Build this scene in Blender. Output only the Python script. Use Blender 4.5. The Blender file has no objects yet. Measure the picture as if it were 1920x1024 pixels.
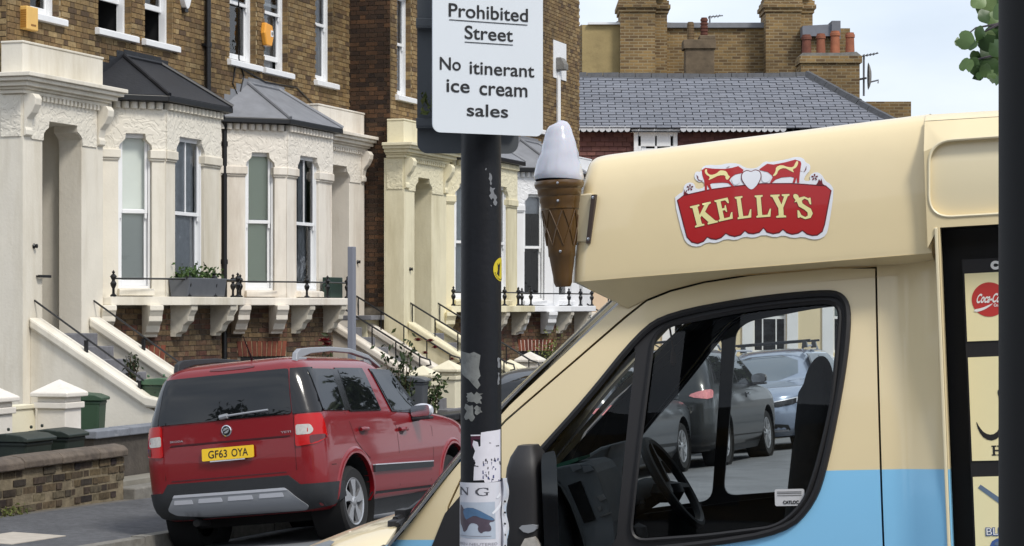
import bpy, bmesh, math, random
from math import sin, cos, pi, radians, sqrt, atan2, hypot
from mathutils import Vector as V, Matrix
from mathutils.geometry import delaunay_2d_cdt
random.seed(11)
SC = bpy.context.scene
COL = SC.collection

# ------------------------------------------------------------------ camera
cam = bpy.data.cameras.new("camera")
cam.sensor_width = 36.0
cam.lens = 36.0 * 4200 / 1920
cam.shift_y = 63 / 1920
cam.clip_start = 0.1
cam.clip_end = 3000
co = bpy.data.objects.new("camera", cam)
co.location = (0, 0, 1.75)
co.rotation_euler = (radians(90), 0, 0)
COL.objects.link(co)
SC.camera = co

# ------------------------------------------------------------------ sky and sun
SUN_EL, SUN_AZ = radians(50), radians(141)      # azimuth: clockwise from +Y (view direction)
W = bpy.data.worlds.new("World")
SC.world = W
W.use_nodes = True
nt = W.node_tree
nt.nodes.clear()
def wn(t): return nt.nodes.new(t)
out = wn('ShaderNodeOutputWorld'); bg = wn('ShaderNodeBackground')
sky = wn('ShaderNodeTexSky'); sky.sky_type = 'NISHITA'; sky.sun_disc = False
sky.sun_elevation = SUN_EL; sky.sun_rotation = SUN_AZ
sky.air_density = 1.0; sky.dust_density = 2.0; sky.ozone_density = 1.0
tc = wn('ShaderNodeTexCoord'); mp = wn('ShaderNodeMapping'); mp.inputs['Scale'].default_value = (1, 1, 2.6)
n1 = wn('ShaderNodeTexNoise'); n1.inputs['Scale'].default_value = 2.6; n1.inputs['Detail'].default_value = 7; n1.inputs['Roughness'].default_value = .58
rp = wn('ShaderNodeValToRGB'); rp.color_ramp.elements[0].position = .36; rp.color_ramp.elements[1].position = .66
n2 = wn('ShaderNodeTexNoise'); n2.inputs['Scale'].default_value = 5.0; n2.inputs['Detail'].default_value = 5
rp2 = wn('ShaderNodeValToRGB')
rp2.color_ramp.elements[0].position = .3; rp2.color_ramp.elements[0].color = (4.9, 5.4, 6.2, 1)
rp2.color_ramp.elements[1].position = .72; rp2.color_ramp.elements[1].color = (6.9, 7.25, 7.8, 1)
mx = wn('ShaderNodeMix'); mx.data_type = 'RGBA'
mr = wn('ShaderNodeMapRange'); mr.inputs['To Min'].default_value = .68; mr.inputs['To Max'].default_value = .97
L = nt.links.new
L(tc.outputs['Generated'], mp.inputs['Vector']); L(mp.outputs['Vector'], n1.inputs['Vector']); L(mp.outputs['Vector'], n2.inputs['Vector'])
L(n1.outputs['Fac'], rp.inputs['Fac']); L(rp.outputs['Color'], mr.inputs['Value'])
L(n2.outputs['Fac'], rp2.inputs['Fac'])
L(mr.outputs['Result'], mx.inputs['Factor']); L(sky.outputs['Color'], mx.inputs['A']); L(rp2.outputs['Color'], mx.inputs['B'])
L(mx.outputs['Result'], bg.inputs['Color']); bg.inputs['Strength'].default_value = .145
L(bg.outputs['Background'], out.inputs['Surface'])
sl = bpy.data.lights.new("sun", 'SUN'); sl.energy = 2.3; sl.angle = radians(12); sl.color = (1, .95, .87)
so = bpy.data.objects.new("sun", sl)
sd = V((sin(SUN_AZ) * cos(SUN_EL), cos(SUN_AZ) * cos(SUN_EL), sin(SUN_EL)))
so.rotation_euler = sd.to_track_quat('Z', 'Y').to_euler()
so.location = (0, -5, 40)
COL.objects.link(so)
SC.view_settings.view_transform = 'Standard'
SC.view_settings.look = 'None'
SC.view_settings.gamma = 1
SC.view_settings.use_curve_mapping = False
SC.view_settings.exposure = 0.18
SC.cycles.max_bounces = 10
SC.cycles.transparent_max_bounces = 24
SC.cycles.use_denoising = True

# ------------------------------------------------------------------ materials
def lin(r, g, b):
    def f(c):
        c /= 255
        return c / 12.92 if c <= .04045 else ((c + .055) / 1.055) ** 2.4
    return (f(r), f(g), f(b))
def mat(name, col, rough=.55, metal=0, var=0.0, vs=4, bump=0, bs=40, coat=0, spec=.5, dirt=None, ds=1.5, dl=.5, streak=False, trans=0):
    m = bpy.data.materials.new(name); m.use_nodes = True
    t = m.node_tree; b = t.nodes['Principled BSDF']; k = t.links.new
    b.inputs['Base Color'].default_value = (*col, 1)
    b.inputs['Roughness'].default_value = rough; b.inputs['Metallic'].default_value = metal
    b.inputs['Specular IOR Level'].default_value = spec
    if coat: b.inputs['Coat Weight'].default_value = coat; b.inputs['Coat Roughness'].default_value = .04
    if trans: b.inputs['Transmission Weight'].default_value = trans
    tcn = t.nodes.new('ShaderNodeTexCoord'); src = None
    if var or dirt:
        nz = t.nodes.new('ShaderNodeTexNoise'); nz.inputs['Scale'].default_value = vs; nz.inputs['Detail'].default_value = 6; nz.inputs['Roughness'].default_value = .62
        k(tcn.outputs['Object'], nz.inputs['Vector'])
        cr = t.nodes.new('ShaderNodeValToRGB')
        lo = tuple(max(0, c * (1 - var)) for c in col); hi = tuple(min(1, c * (1 + var)) for c in col)
        cr.color_ramp.elements[0].position = .3; cr.color_ramp.elements[0].color = (*lo, 1)
        cr.color_ramp.elements[1].position = .7; cr.color_ramp.elements[1].color = (*hi, 1)
        k(nz.outputs['Fac'], cr.inputs['Fac']); src = cr.outputs['Color']
    if dirt:
        n2 = t.nodes.new('ShaderNodeTexNoise'); n2.inputs['Scale'].default_value = ds; n2.inputs['Detail'].default_value = 8; n2.inputs['Roughness'].default_value = .7
        if streak:
            mpn = t.nodes.new('ShaderNodeMapping'); mpn.inputs['Scale'].default_value = (1, 1, .16)
            k(tcn.outputs['Object'], mpn.inputs['Vector']); k(mpn.outputs['Vector'], n2.inputs['Vector'])
        else: k(tcn.outputs['Object'], n2.inputs['Vector'])
        r2 = t.nodes.new('ShaderNodeValToRGB')
        r2.color_ramp.elements[0].position = dl; r2.color_ramp.elements[0].color = (0, 0, 0, 1)
        r2.color_ramp.elements[1].position = min(1, dl + .28); r2.color_ramp.elements[1].color = (1, 1, 1, 1)
        mxn = t.nodes.new('ShaderNodeMix'); mxn.data_type = 'RGBA'
        k(n2.outputs['Fac'], r2.inputs['Fac']); k(r2.outputs['Color'], mxn.inputs['Factor'])
        k(src, mxn.inputs['A']); mxn.inputs['B'].default_value = (*dirt, 1); src = mxn.outputs['Result']
    if src: k(src, b.inputs['Base Color'])
    if bump:
        bn = t.nodes.new('ShaderNodeTexNoise'); bn.inputs['Scale'].default_value = bs; bn.inputs['Detail'].default_value = 5
        bp = t.nodes.new('ShaderNodeBump'); bp.inputs['Strength'].default_value = bump; bp.inputs['Distance'].default_value = .02
        k(tcn.outputs['Object'], bn.inputs['Vector']); k(bn.outputs['Fac'], bp.inputs['Height']); k(bp.outputs['Normal'], b.inputs['Normal'])
    return m
def rand_mat(name, cols, rough=.85, var=.25, vs=30, bump=.35, bs=60, spec=.3, soot=(.62, 1.18)):
    """each piece (object, or loose island of a joined mesh) takes its own colour out of cols"""
    m = bpy.data.materials.new(name); m.use_nodes = True
    t = m.node_tree; b = t.nodes['Principled BSDF']; k = t.links.new
    b.inputs['Roughness'].default_value = rough; b.inputs['Specular IOR Level'].default_value = spec
    g = t.nodes.new('ShaderNodeNewGeometry'); oi = t.nodes.new('ShaderNodeObjectInfo')
    ad = t.nodes.new('ShaderNodeMath'); ad.operation = 'ADD'; fr = t.nodes.new('ShaderNodeMath'); fr.operation = 'FRACT'
    k(g.outputs['Random Per Island'], ad.inputs[0]); k(oi.outputs['Random'], ad.inputs[1]); k(ad.outputs[0], fr.inputs[0])
    cr = t.nodes.new('ShaderNodeValToRGB'); e = cr.color_ramp.elements
    n = len(cols)
    for i, c in enumerate(cols):
        q = e[i] if i < 2 else e.new(i / (n - 1))
        q.position = i / (n - 1)
    for i, c in enumerate(cols): cr.color_ramp.elements[i].color = (*c, 1)
    k(fr.outputs[0], cr.inputs['Fac'])
    tcn = t.nodes.new('ShaderNodeNewGeometry')
    nz = t.nodes.new('ShaderNodeTexNoise'); nz.inputs['Scale'].default_value = vs; nz.inputs['Detail'].default_value = 5
    k(tcn.outputs['Position'], nz.inputs['Vector'])
    mr = t.nodes.new('ShaderNodeMapRange'); mr.inputs['From Min'].default_value = .25; mr.inputs['From Max'].default_value = .75
    mr.inputs['To Min'].default_value = 1 - var; mr.inputs['To Max'].default_value = 1 + var
    k(nz.outputs['Fac'], mr.inputs['Value'])
    # large soot patches
    nb = t.nodes.new('ShaderNodeTexNoise'); nb.inputs['Scale'].default_value = .9; nb.inputs['Detail'].default_value = 4
    k(tcn.outputs['Position'], nb.inputs['Vector'])
    m2 = t.nodes.new('ShaderNodeMapRange'); m2.inputs['From Min'].default_value = .3; m2.inputs['From Max'].default_value = .7
    m2.inputs['To Min'].default_value = soot[0]; m2.inputs['To Max'].default_value = soot[1]
    k(nb.outputs['Fac'], m2.inputs['Value'])
    ml = t.nodes.new('ShaderNodeMath'); ml.operation = 'MULTIPLY'
    k(mr.outputs['Result'], ml.inputs[0]); k(m2.outputs['Result'], ml.inputs[1])
    vm = t.nodes.new('ShaderNodeVectorMath'); vm.operation = 'SCALE'
    k(cr.outputs['Color'], vm.inputs[0]); k(ml.outputs[0], vm.inputs['Scale']); k(vm.outputs['Vector'], b.inputs['Base Color'])
    if bump:
        bn = t.nodes.new('ShaderNodeTexNoise'); bn.inputs['Scale'].default_value = bs; bn.inputs['Detail'].default_value = 4
        bp = t.nodes.new('ShaderNodeBump'); bp.inputs['Strength'].default_value = bump; bp.inputs['Distance'].default_value = .01
        k(tcn.outputs['Position'], bn.inputs['Vector']); k(bn.outputs['Fac'], bp.inputs['Height']); k(bp.outputs['Normal'], b.inputs['Normal'])
    return m
def glass_mat(name, tint=(.8, .83, .83), ior=1.5, boost=1.0, rough=.01, wavy=0):
    m = bpy.data.materials.new(name); m.use_nodes = True
    t = m.node_tree; t.nodes.clear(); k = t.links.new
    o = t.nodes.new('ShaderNodeOutputMaterial'); mxs = t.nodes.new('ShaderNodeMixShader')
    tr = t.nodes.new('ShaderNodeBsdfTransparent'); tr.inputs['Color'].default_value = (*tint, 1)
    gl = t.nodes.new('ShaderNodeBsdfGlossy'); gl.inputs['Roughness'].default_value = rough
    fr = t.nodes.new('ShaderNodeFresnel'); fr.inputs['IOR'].default_value = ior
    mu = t.nodes.new('ShaderNodeMath'); mu.operation = 'MULTIPLY'; mu.inputs[1].default_value = boost; mu.use_clamp = True
    if wavy:
        tcn = t.nodes.new('ShaderNodeTexCoord'); nz = t.nodes.new('ShaderNodeTexNoise'); nz.inputs['Scale'].default_value = 3.5; nz.inputs['Detail'].default_value = 2; bp = t.nodes.new('ShaderNodeBump'); bp.inputs['Strength'].default_value = wavy; bp.inputs['Distance'].default_value = .02
        k(tcn.outputs['Object'], nz.inputs['Vector']); k(nz.outputs['Fac'], bp.inputs['Height']); k(bp.outputs['Normal'], gl.inputs['Normal'])
    k(fr.outputs['Fac'], mu.inputs[0]); k(mu.outputs[0], mxs.inputs['Fac']); k(tr.outputs[0], mxs.inputs[1]); k(gl.outputs[0], mxs.inputs[2]); k(mxs.outputs[0], o.inputs['Surface'])
    return m
def ornament_mat(name, col):
    m = mat(name, col, .7, var=.05, vs=3)
    t = m.node_tree; b = t.nodes['Principled BSDF']; k = t.links.new
    tcn = t.nodes.new('ShaderNodeTexCoord')
    nz = t.nodes.new('ShaderNodeTexNoise'); nz.inputs['Scale'].default_value = 3.2; nz.inputs['Detail'].default_value = 2
    nz.inputs['Scale'].default_value = 6.5; nz.inputs['Detail'].default_value = 1.2; nz.inputs['Distortion'].default_value = 2.2
    rr = t.nodes.new('ShaderNodeValToRGB'); rr.color_ramp.elements[0].position = .44; rr.color_ramp.elements[1].position = .56
    bp = t.nodes.new('ShaderNodeBump'); bp.inputs['Strength'].default_value = .4; bp.inputs['Distance'].default_value = .018
    k(tcn.outputs['Object'], nz.inputs['Vector']); k(nz.outputs['Fac'], rr.inputs['Fac']); k(rr.outputs['Color'], bp.inputs['Height']); k(bp.outputs['Normal'], b.inputs['Normal'])
    return m

# ------------------------------------------------------------------ mesh building
class MB:
    def __init__(s): s.v = []; s.f = []; s.sm = []
    def add(s, vs, fs, smooth=False):
        o = len(s.v); s.v += [tuple(p) for p in vs]
        for f in fs: s.f.append(tuple(i + o for i in f)); s.sm.append(smooth)
        return s
    def hexa(s, p):      # 8 points: bottom 4 then top 4
        return s.add(p, [(0, 3, 2, 1), (4, 5, 6, 7), (0, 1, 5, 4), (1, 2, 6, 5), (2, 3, 7, 6), (3, 0, 4, 7)])
    def box(s, x0, y0, z0, x1, y1, z1):
        return s.hexa([(x0, y0, z0), (x1, y0, z0), (x1, y1, z0), (x0, y1, z0), (x0, y0, z1), (x1, y0, z1), (x1, y1, z1), (x0, y1, z1)])
    def fbox(s, fm, u0, v0, d0, u1, v1, d1):   # box through a mapping fm(u, v, d)
        return s.hexa([fm(u0, v0, d0), fm(u1, v0, d0), fm(u1, v0, d1), fm(u0, v0, d1), fm(u0, v1, d0), fm(u1, v1, d0), fm(u1, v1, d1), fm(u0, v1, d1)])
    def prism(s, poly, fm, d0, d1, smooth=False):
        n = len(poly); a = [fm(u, v, d0) for u, v in poly] + [fm(u, v, d1) for u, v in poly]
        o = len(s.v); s.add(a, [(i, (i + 1) % n, n + (i + 1) % n, n + i) for i in range(n)], smooth)
        for d in (0, 1):
            vs, fs = tri2d(poly, [], None)
            s.add([fm(u, v, d1 if d else d0) for u, v in vs], fs)
        return s
    def tube(s, path, r, n=8, cap=True, smooth=True):
        path = [V(p) for p in path]; m = len(path); rs = r if isinstance(r, (list, tuple)) else [r] * m
        vs = []; up = None
        for i, p in enumerate(path):
            t = (path[min(i + 1, m - 1)] - path[max(i - 1, 0)]).normalized()
            if up is None: up = V((0, 0, 1)) if abs(t.z) < .9 else V((1, 0, 0))
            a = t.cross(up).normalized(); b = a.cross(t).normalized(); up = b
            for j in range(n):
                q = 2 * pi * j / n; vs.append(p + (a * cos(q) + b * sin(q)) * rs[i])
        fs = [(i * n + j, i * n + (j + 1) % n, (i + 1) * n + (j + 1) % n, (i + 1) * n + j) for i in range(m - 1) for j in range(n)]
        s.add(vs, fs, smooth)
        if cap: s.add(vs[:n], [tuple(range(n))]); s.add(vs[-n:], [tuple(range(n))])
        return s
    def lathe(s, prof, c=(0, 0, 0), n=20, axis='z', smooth=True, cap=True):
        vs = []
        for r, h in prof:
            for j in range(n):
                q = 2 * pi * j / n; a, b = r * cos(q), r * sin(q)
                p = {'z': (a, b, h), 'y': (a, h, b), 'x': (h, a, b)}[axis]
                vs.append((p[0] + c[0], p[1] + c[1], p[2] + c[2]))
        m = len(prof)
        s.add(vs, [(i * n + j, i * n + (j + 1) % n, (i + 1) * n + (j + 1) % n, (i + 1) * n + j) for i in range(m - 1) for j in range(n)], smooth)
        if cap: s.add(vs[:n], [tuple(range(n))]); s.add(vs[-n:], [tuple(range(n))])
        return s
    def loft(s, rings, closed=True, smooth=True, caps=False):
        n = len(rings[0]); vs = [p for r in rings for p in r]
        k = n if closed else n - 1
        s.add(vs, [(i * n + j, i * n + (j + 1) % n, (i + 1) * n + (j + 1) % n, (i + 1) * n + j) for i in range(len(rings) - 1) for j in range(k)], smooth)
        if caps: s.add(rings[0], [tuple(range(n))]); s.add(rings[-1], [tuple(range(n))])
        return s
    def panel(s, outline, fm, holes=(), sp=None, thick=0, back=False, smooth=True):
        if sp: outline = resample(outline, sp); holes = [resample(h, sp) for h in holes]
        vs, fs = tri2d(outline, holes, sp)
        s.add([fm(u, v, 0) for u, v in vs], fs, smooth)
        if back: s.add([fm(u, v, thick) for u, v in vs], fs, smooth)
        if thick:
            for lp in [outline] + list(holes):
                n = len(lp)
                s.add([fm(u, v, 0) for u, v in lp] + [fm(u, v, thick) for u, v in lp], [(i, (i + 1) % n, n + (i + 1) % n, n + i) for i in range(n)], False)
        return s
    def mesh(s, name, off=(0, 0, 0)):
        me = bpy.data.meshes.new(name)
        me.from_pydata([(a - off[0], b - off[1], c - off[2]) for a, b, c in s.v], [], s.f)
        me.polygons.foreach_set('use_smooth', s.sm)
        bm = bmesh.new(); bm.from_mesh(me)
        bmesh.ops.remove_doubles(bm, verts=bm.verts, dist=2e-5)
        bmesh.ops.recalc_face_normals(bm, faces=bm.faces)
        bm.to_mesh(me); bm.free()
        if any(s.sm): me.set_sharp_from_angle(angle=radians(38))
        return me
    def build(s, name, m, parent=None, bevel=0, auto=None, label=None, kind=None):
        off = ORG[root_of(parent)] if parent is not None else (0, 0, 0)
        me = s.mesh(name, off)
        if m: me.materials.append(m)
        o = bpy.data.objects.new(name, me); COL.objects.link(o)
        if parent is not None: o.parent = parent
        finish(o, bevel, auto)
        if label: o['label'] = label
        if kind: o['kind'] = kind
        return o
def finish(o, bevel=0, auto=None):
    if auto:
        o.data.shade_smooth()
        o.data.set_sharp_from_angle(angle=radians(auto))
    if bevel:
        b = o.modifiers.new('bevel', 'BEVEL'); b.width = bevel; b.segments = 2; b.limit_method = 'ANGLE'; b.angle_limit = radians(40)
ORG = {}
def root_of(o):
    while o.parent is not None: o = o.parent
    return o
def thing(name, label, cat, frame=None, org=(0, 0, 0), group=None):
    o = bpy.data.objects.new(name, None); COL.objects.link(o); o.empty_display_size = .2
    o.matrix_world = (frame if frame is not None else Matrix.Identity(4)) @ Matrix.Translation(V(org))
    ORG[o] = tuple(org)
    o['label'] = label; o['category'] = cat
    if group: o['group'] = group
    return o
def solo(mb, name, m, label, cat, frame=None, org=(0, 0, 0), group=None, bevel=0, auto=None, kind=None):
    me = mb.mesh(name, org)
    if m: me.materials.append(m)
    o = bpy.data.objects.new(name, me); COL.objects.link(o)
    o.matrix_world = (frame if frame is not None else Matrix.Identity(4)) @ Matrix.Translation(V(org))
    ORG[o] = tuple(org)
    if label: o['label'] = label
    if cat: o['category'] = cat
    if group: o['group'] = group
    if kind: o['kind'] = kind
    finish(o, bevel, auto)
    return o
def piece(name, me, parent, loc=(0, 0, 0), rot=(0, 0, 0), sc=(1, 1, 1), m=None):
    o = bpy.data.objects.new(name, me); o.location = loc; o.rotation_euler = rot; o.scale = sc
    o.parent = parent; COL.objects.link(o)
    return o
def inside(p, poly):
    x, y = p; c = False; n = len(poly); j = n - 1
    for i in range(n):
        xi, yi = poly[i]; xj, yj = poly[j]
        if (yi > y) != (yj > y) and x < (xj - xi) * (y - yi) / (yj - yi) + xi: c = not c
        j = i
    return c
def resample(poly, sp):
    r = []
    for i, a in enumerate(poly):
        b = poly[(i + 1) % len(poly)]; d = hypot(b[0] - a[0], b[1] - a[1]); k = max(1, int(math.ceil(d / sp)))
        for j in range(k): r.append((a[0] + (b[0] - a[0]) * j / k, a[1] + (b[1] - a[1]) * j / k))
    return r
def smoothp(poly, it=2):        # corner-cutting round-off of a closed outline
    for _ in range(it):
        r = []
        for i, a in enumerate(poly):
            b = poly[(i + 1) % len(poly)]
            r += [(a[0] * .75 + b[0] * .25, a[1] * .75 + b[1] * .25), (a[0] * .25 + b[0] * .75, a[1] * .25 + b[1] * .75)]
        poly = r
    return poly
def roundp(poly, r, n=4):       # round the corners of a closed outline by about r
    o = []; m = len(poly)
    for i, p in enumerate(poly):
        a, c = poly[i - 1], poly[(i + 1) % m]; la = hypot(a[0] - p[0], a[1] - p[1]); lc = hypot(c[0] - p[0], c[1] - p[1]); q = min(r, la * .45, lc * .45)
        s_ = (p[0] + (a[0] - p[0]) * q / la, p[1] + (a[1] - p[1]) * q / la); e = (p[0] + (c[0] - p[0]) * q / lc, p[1] + (c[1] - p[1]) * q / lc)
        for j in range(n + 1):
            t = j / n; o.append(((1 - t) ** 2 * s_[0] + 2 * t * (1 - t) * p[0] + t * t * e[0], (1 - t) ** 2 * s_[1] + 2 * t * (1 - t) * p[1] + t * t * e[1]))
    return o
def rrect(x0, y0, x1, y1, r, n=4):
    p = []
    for cx, cy, a in ((x1 - r, y1 - r, 0), (x0 + r, y1 - r, 90), (x0 + r, y0 + r, 180), (x1 - r, y0 + r, 270)):
        for i in range(n + 1):
            q = radians(a + 90 * i / n); p.append((cx + r * cos(q), cy + r * sin(q)))
    return p
def circ(cx, cy, r, n=20, ry=None): return [(cx + r * cos(2 * pi * i / n), cy + (ry or r) * sin(2 * pi * i / n)) for i in range(n)]
def tri2d(outline, holes, sp):
    pts = []; ed = []
    for lp in [outline] + list(holes):
        o = len(pts); n = len(lp); pts += lp; ed += [(o + i, o + (i + 1) % n) for i in range(n)]
    if sp:
        xs = [p[0] for p in outline]; ys = [p[1] for p in outline]
        x = min(xs) + sp * .5
        while x < max(xs):
            y = min(ys) + sp * .5
            while y < max(ys):
                if inside((x, y), outline) and not any(inside((x, y), h) for h in holes): pts.append((x, y))
                y += sp
            x += sp
    r = delaunay_2d_cdt([V(p) for p in pts], ed, [], 0, 1e-6)
    vs = [(p[0], p[1]) for p in r[0]]; fs = []
    for f in r[2]:
        c = (sum(vs[i][0] for i in f) / len(f), sum(vs[i][1] for i in f) / len(f))
        if inside(c, outline) and not any(inside(c, h) for h in holes): fs.append(tuple(f))
    return vs, fs
def ident(u, v, d): return (u, d, v)
_tc = {}
def text2d(s, bold=0.0):
    """verts, faces of a word in the built-in sans, scaled to a unit-free box; returns bounds too"""
    if (s, bold) not in _tc:
        c = bpy.data.curves.new('lettering', 'FONT'); c.body = s; c.size = 1; c.offset = bold; c.resolution_u = 6; c.fill_mode = 'FRONT'
        o = bpy.data.objects.new('lettering', c); COL.objects.link(o)
        me = bpy.data.meshes.new_from_object(o)
        vs = [(p.co.x, p.co.y) for p in me.vertices]; fs = [tuple(p.vertices) for p in me.polygons]
        bpy.data.objects.remove(o); bpy.data.curves.remove(c); bpy.data.meshes.remove(me)
        _tc[(s, bold)] = (vs, fs)
    return _tc[(s, bold)]
def put_text(mb, s, fm, u0, v0, u1, v1, bold=0.0, shear=0.0, warp=None, d=0):
    vs, fs = text2d(s, bold)
    x0 = min(p[0] for p in vs); x1 = max(p[0] for p in vs); y0 = min(p[1] for p in vs); y1 = max(p[1] for p in vs)
    o = []
    for x, y in vs:
        a = (x - x0) / (x1 - x0); b = (y - y0) / (y1 - y0)
        u = u0 + (u1 - u0) * a + shear * b; v = v0 + (v1 - v0) * b
        if warp: u, v = warp(u, v)
        o.append(fm(u, v, d))
    mb.add(o, fs)

# ------------------------------------------------------------------ shared materials
CREAM = lin(224, 218, 204); IVORY = lin(227, 220, 208); YELC = lin(226, 218, 188); WHIT = lin(226, 227, 229)
M_stucco = mat('stucco_cream', CREAM, .72, var=.05, vs=2, bump=.12, bs=26, dirt=lin(188, 178, 156), ds=1.1, dl=.47, streak=True)
M_stucco2 = mat('stucco_ivory', IVORY, .72, var=.05, vs=2, bump=.12, bs=26, dirt=lin(182, 168, 150), ds=1.3, dl=.47, streak=True)
M_stucco3 = mat('stucco_yellow', YELC, .72, var=.05, vs=2, bump=.12, bs=26, dirt=lin(182, 170, 132), ds=1.2, dl=.47, streak=True)
M_stucco4 = mat('stucco_white', WHIT, .65, var=.04, vs=2, bump=.1, bs=26, dirt=lin(185, 185, 182), ds=1.2, dl=.6, streak=True)
ORN = {M_stucco: ornament_mat('relief_cream', CREAM), M_stucco2: ornament_mat('relief_ivory', IVORY), M_stucco3: ornament_mat('relief_yellow', YELC), M_stucco4: ornament_mat('relief_white', WHIT)}
M_grime = mat('weathered_stucco', lin(192, 186, 172), .85, var=.15, vs=6, bump=.25, bs=30, dirt=lin(140, 132, 118), ds=3, dl=.5)
M_white = mat('white_gloss_paint', lin(232, 233, 234), .4, var=.03, vs=6, dirt=lin(190, 188, 182), ds=6, dl=.66)
M_brick = rand_mat('stock_brick', [lin(128, 106, 72), lin(144, 121, 84), lin(104, 83, 60), lin(136, 112, 75), lin(116, 94, 66), lin(152, 131, 95), lin(84, 68, 53), lin(126, 103, 69)], var=.3, vs=26)
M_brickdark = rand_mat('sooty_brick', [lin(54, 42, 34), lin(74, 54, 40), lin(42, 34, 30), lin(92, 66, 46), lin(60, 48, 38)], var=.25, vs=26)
M_brickmix = rand_mat('basement_brick', [lin(92, 76, 58), lin(112, 94, 68), lin(84, 58, 48), lin(104, 86, 64), lin(70, 58, 48), lin(96, 60, 50), lin(120, 104, 80)], var=.38, vs=20)
M_brickgw = rand_mat('garden_brick', [lin(52, 44, 43), lin(84, 72, 60), lin(104, 90, 66), lin(62, 52, 50), lin(92, 80, 60), lin(44, 39, 40), lin(116, 106, 84)], var=.5, vs=22)
M_redbrick = rand_mat('red_rubbed_brick', [lin(116, 64, 52), lin(132, 76, 58), lin(98, 54, 46)], var=.2, vs=26)
M_mortar = mat('mortar', lin(158, 142, 112), .95, var=.3, vs=5, bump=.3, bs=50)
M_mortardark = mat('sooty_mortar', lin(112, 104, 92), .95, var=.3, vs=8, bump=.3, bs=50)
M_mortargw = mat('garden_mortar', lin(122, 111, 90), .95, var=.4, vs=6, bump=.5, bs=40)
M_pinkmortar = mat('pale_pointing', lin(222, 196, 184), .9)
M_black = mat('black_gloss_iron', lin(20, 20, 22), .35)
M_blackmatt = mat('black_plastic', lin(26, 26, 28), .55, bump=.08, bs=300)
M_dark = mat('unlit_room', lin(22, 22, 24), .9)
M_felt = mat('black_felt_roof', lin(29, 30, 34), .5, var=.2, vs=5, bump=.2, bs=20, dirt=lin(84, 84, 86), ds=2.5, dl=.62)
M_lead = mat('grey_lead_roof', lin(124, 126, 131), .6, var=.15, vs=4, bump=.15, bs=12, dirt=lin(130, 131, 134), ds=2.5, dl=.55)
M_pane = glass_mat('window_glass', (.93, .95, .95), 1.5, 1.3, .01, .25)
M_blindg = mat('grey_green_blind', lin(222, 226, 218), .85, var=.04, vs=1.5)
M_blindw = mat('pale_blind', lin(226, 229, 230), .85, var=.03, vs=1.5)
M_curt = mat('pale_curtain', lin(205, 207, 211), .9, var=.12, vs=8)
M_step = mat('step_stone', lin(112, 112, 116), .85, var=.25, vs=5, bump=.2)
M_stone = mat('grey_stone', lin(120, 118, 114), .88, var=.25, vs=6, bump=.3, bs=30)

# ------------------------------------------------------------------ street frame: x along the terrace, y into the houses, z up
SU, CU = sin(math.atan(1420 / 4200)), cos(math.atan(1420 / 4200))
STREET = Matrix.Translation(V((-CU * 15.2, SU * 15.2, 0))) @ Matrix.Rotation(atan2(CU, SU), 4, 'Z')
def wpos(p): return STREET @ V(p)

# ------------------------------------------------------------------ ground
M_asph = mat('asphalt', lin(86, 87, 90), .92, var=.3, vs=14, bump=.45, bs=120, dirt=lin(64, 65, 68), ds=1.1, dl=.46)
M_road = mat('road_asphalt', lin(112, 114, 117), .9, var=.14, vs=2, bump=.35, bs=140, dirt=lin(78, 79, 82), ds=.6, dl=.5)
M_earth = mat('garden_ground', lin(98, 94, 88), .95, var=.25, vs=3, bump=.4, bs=40)
M_kerb = mat('granite_kerb', lin(120, 117, 110), .85, var=.22, vs=12, bump=.3, bs=60, dirt=lin(92, 86, 78), ds=4, dl=.52)
M_slab = mat('paving_slab', lin(176, 168, 156), .85, var=.1, vs=8, bump=.2)
def GZ(s): return -.018 * (min(max(s, 8), 120) - 20)      # the street falls gently away
def strip(name, m, prof, x0, x1, step=4.0, kind='structure'):
    mb = MB(); n = int((x1 - x0) / step) + 1
    mb.loft([[(x0 + (x1 - x0) * i / n, y, z + GZ(x0 + (x1 - x0) * i / n)) for y, z in prof] for i in range(n + 1)], closed=False, smooth=False)
    return solo(mb, name, m, None, None, STREET, (0, 0, 0), kind=kind)
g = MB(); g.add([(-900, -900, -1.6), (900, -900, -1.6), (900, 1500, -1.6), (-900, 1500, -1.6)], [(0, 1, 2, 3)])
solo(g, 'ground', M_earth, None, None, kind='structure')
ROADZ = [(-60, .25), (-30, .32), (-22, .06), (-17, -.1), (-13, -.26), (-10, -.31), (-8, -.34), (-7.0, -.42), (-5.36, -.565)]
strip('road', M_road, ROADZ, -60, 140)
strip('pavement', M_asph, [(-5.21, -.42), (-4.2, -.39), (-3.3, -.35)], -60, 140)
strip('garden', M_earth, [(-3.3, -.354), (-2.9, -.354), (-2.2, -.16), (2, -.16)], -60, 47)
kb = MB()
for i in range(50): kb.hexa([(-60 + 4 * (i + a), y, z + GZ(-60 + 4 * (i + a))) for z in (-1.2, -.47) for a, y in ((0, -5.33), (1, -5.33), (1, -5.22), (0, -5.22))])
kerb = solo(kb, 'kerb', M_kerb, None, None, STREET, kind='structure')
km = MB(); km.box(-.5, -.075, -.2, .5, .075, .0)
kme = []
for i in range(3):
    me = km.mesh('kerb_stone'); me.materials.append(M_kerb); kme.append(me)
x = 12.0; i = 0
while x < 62:
    l = random.uniform(.8, 1.25)
    o = piece('kerb_stone', kme[i % 3], kerb, (x + l / 2, -5.275 + random.uniform(-.006, .006), -.413 + GZ(x + l / 2) + random.uniform(-.008, .008)), (0, .018 + random.uniform(-.006, .006), random.uniform(-.008, .008)), (l - .014, 1, 1))
    finish(o, 0); x += l; i += 1
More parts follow.
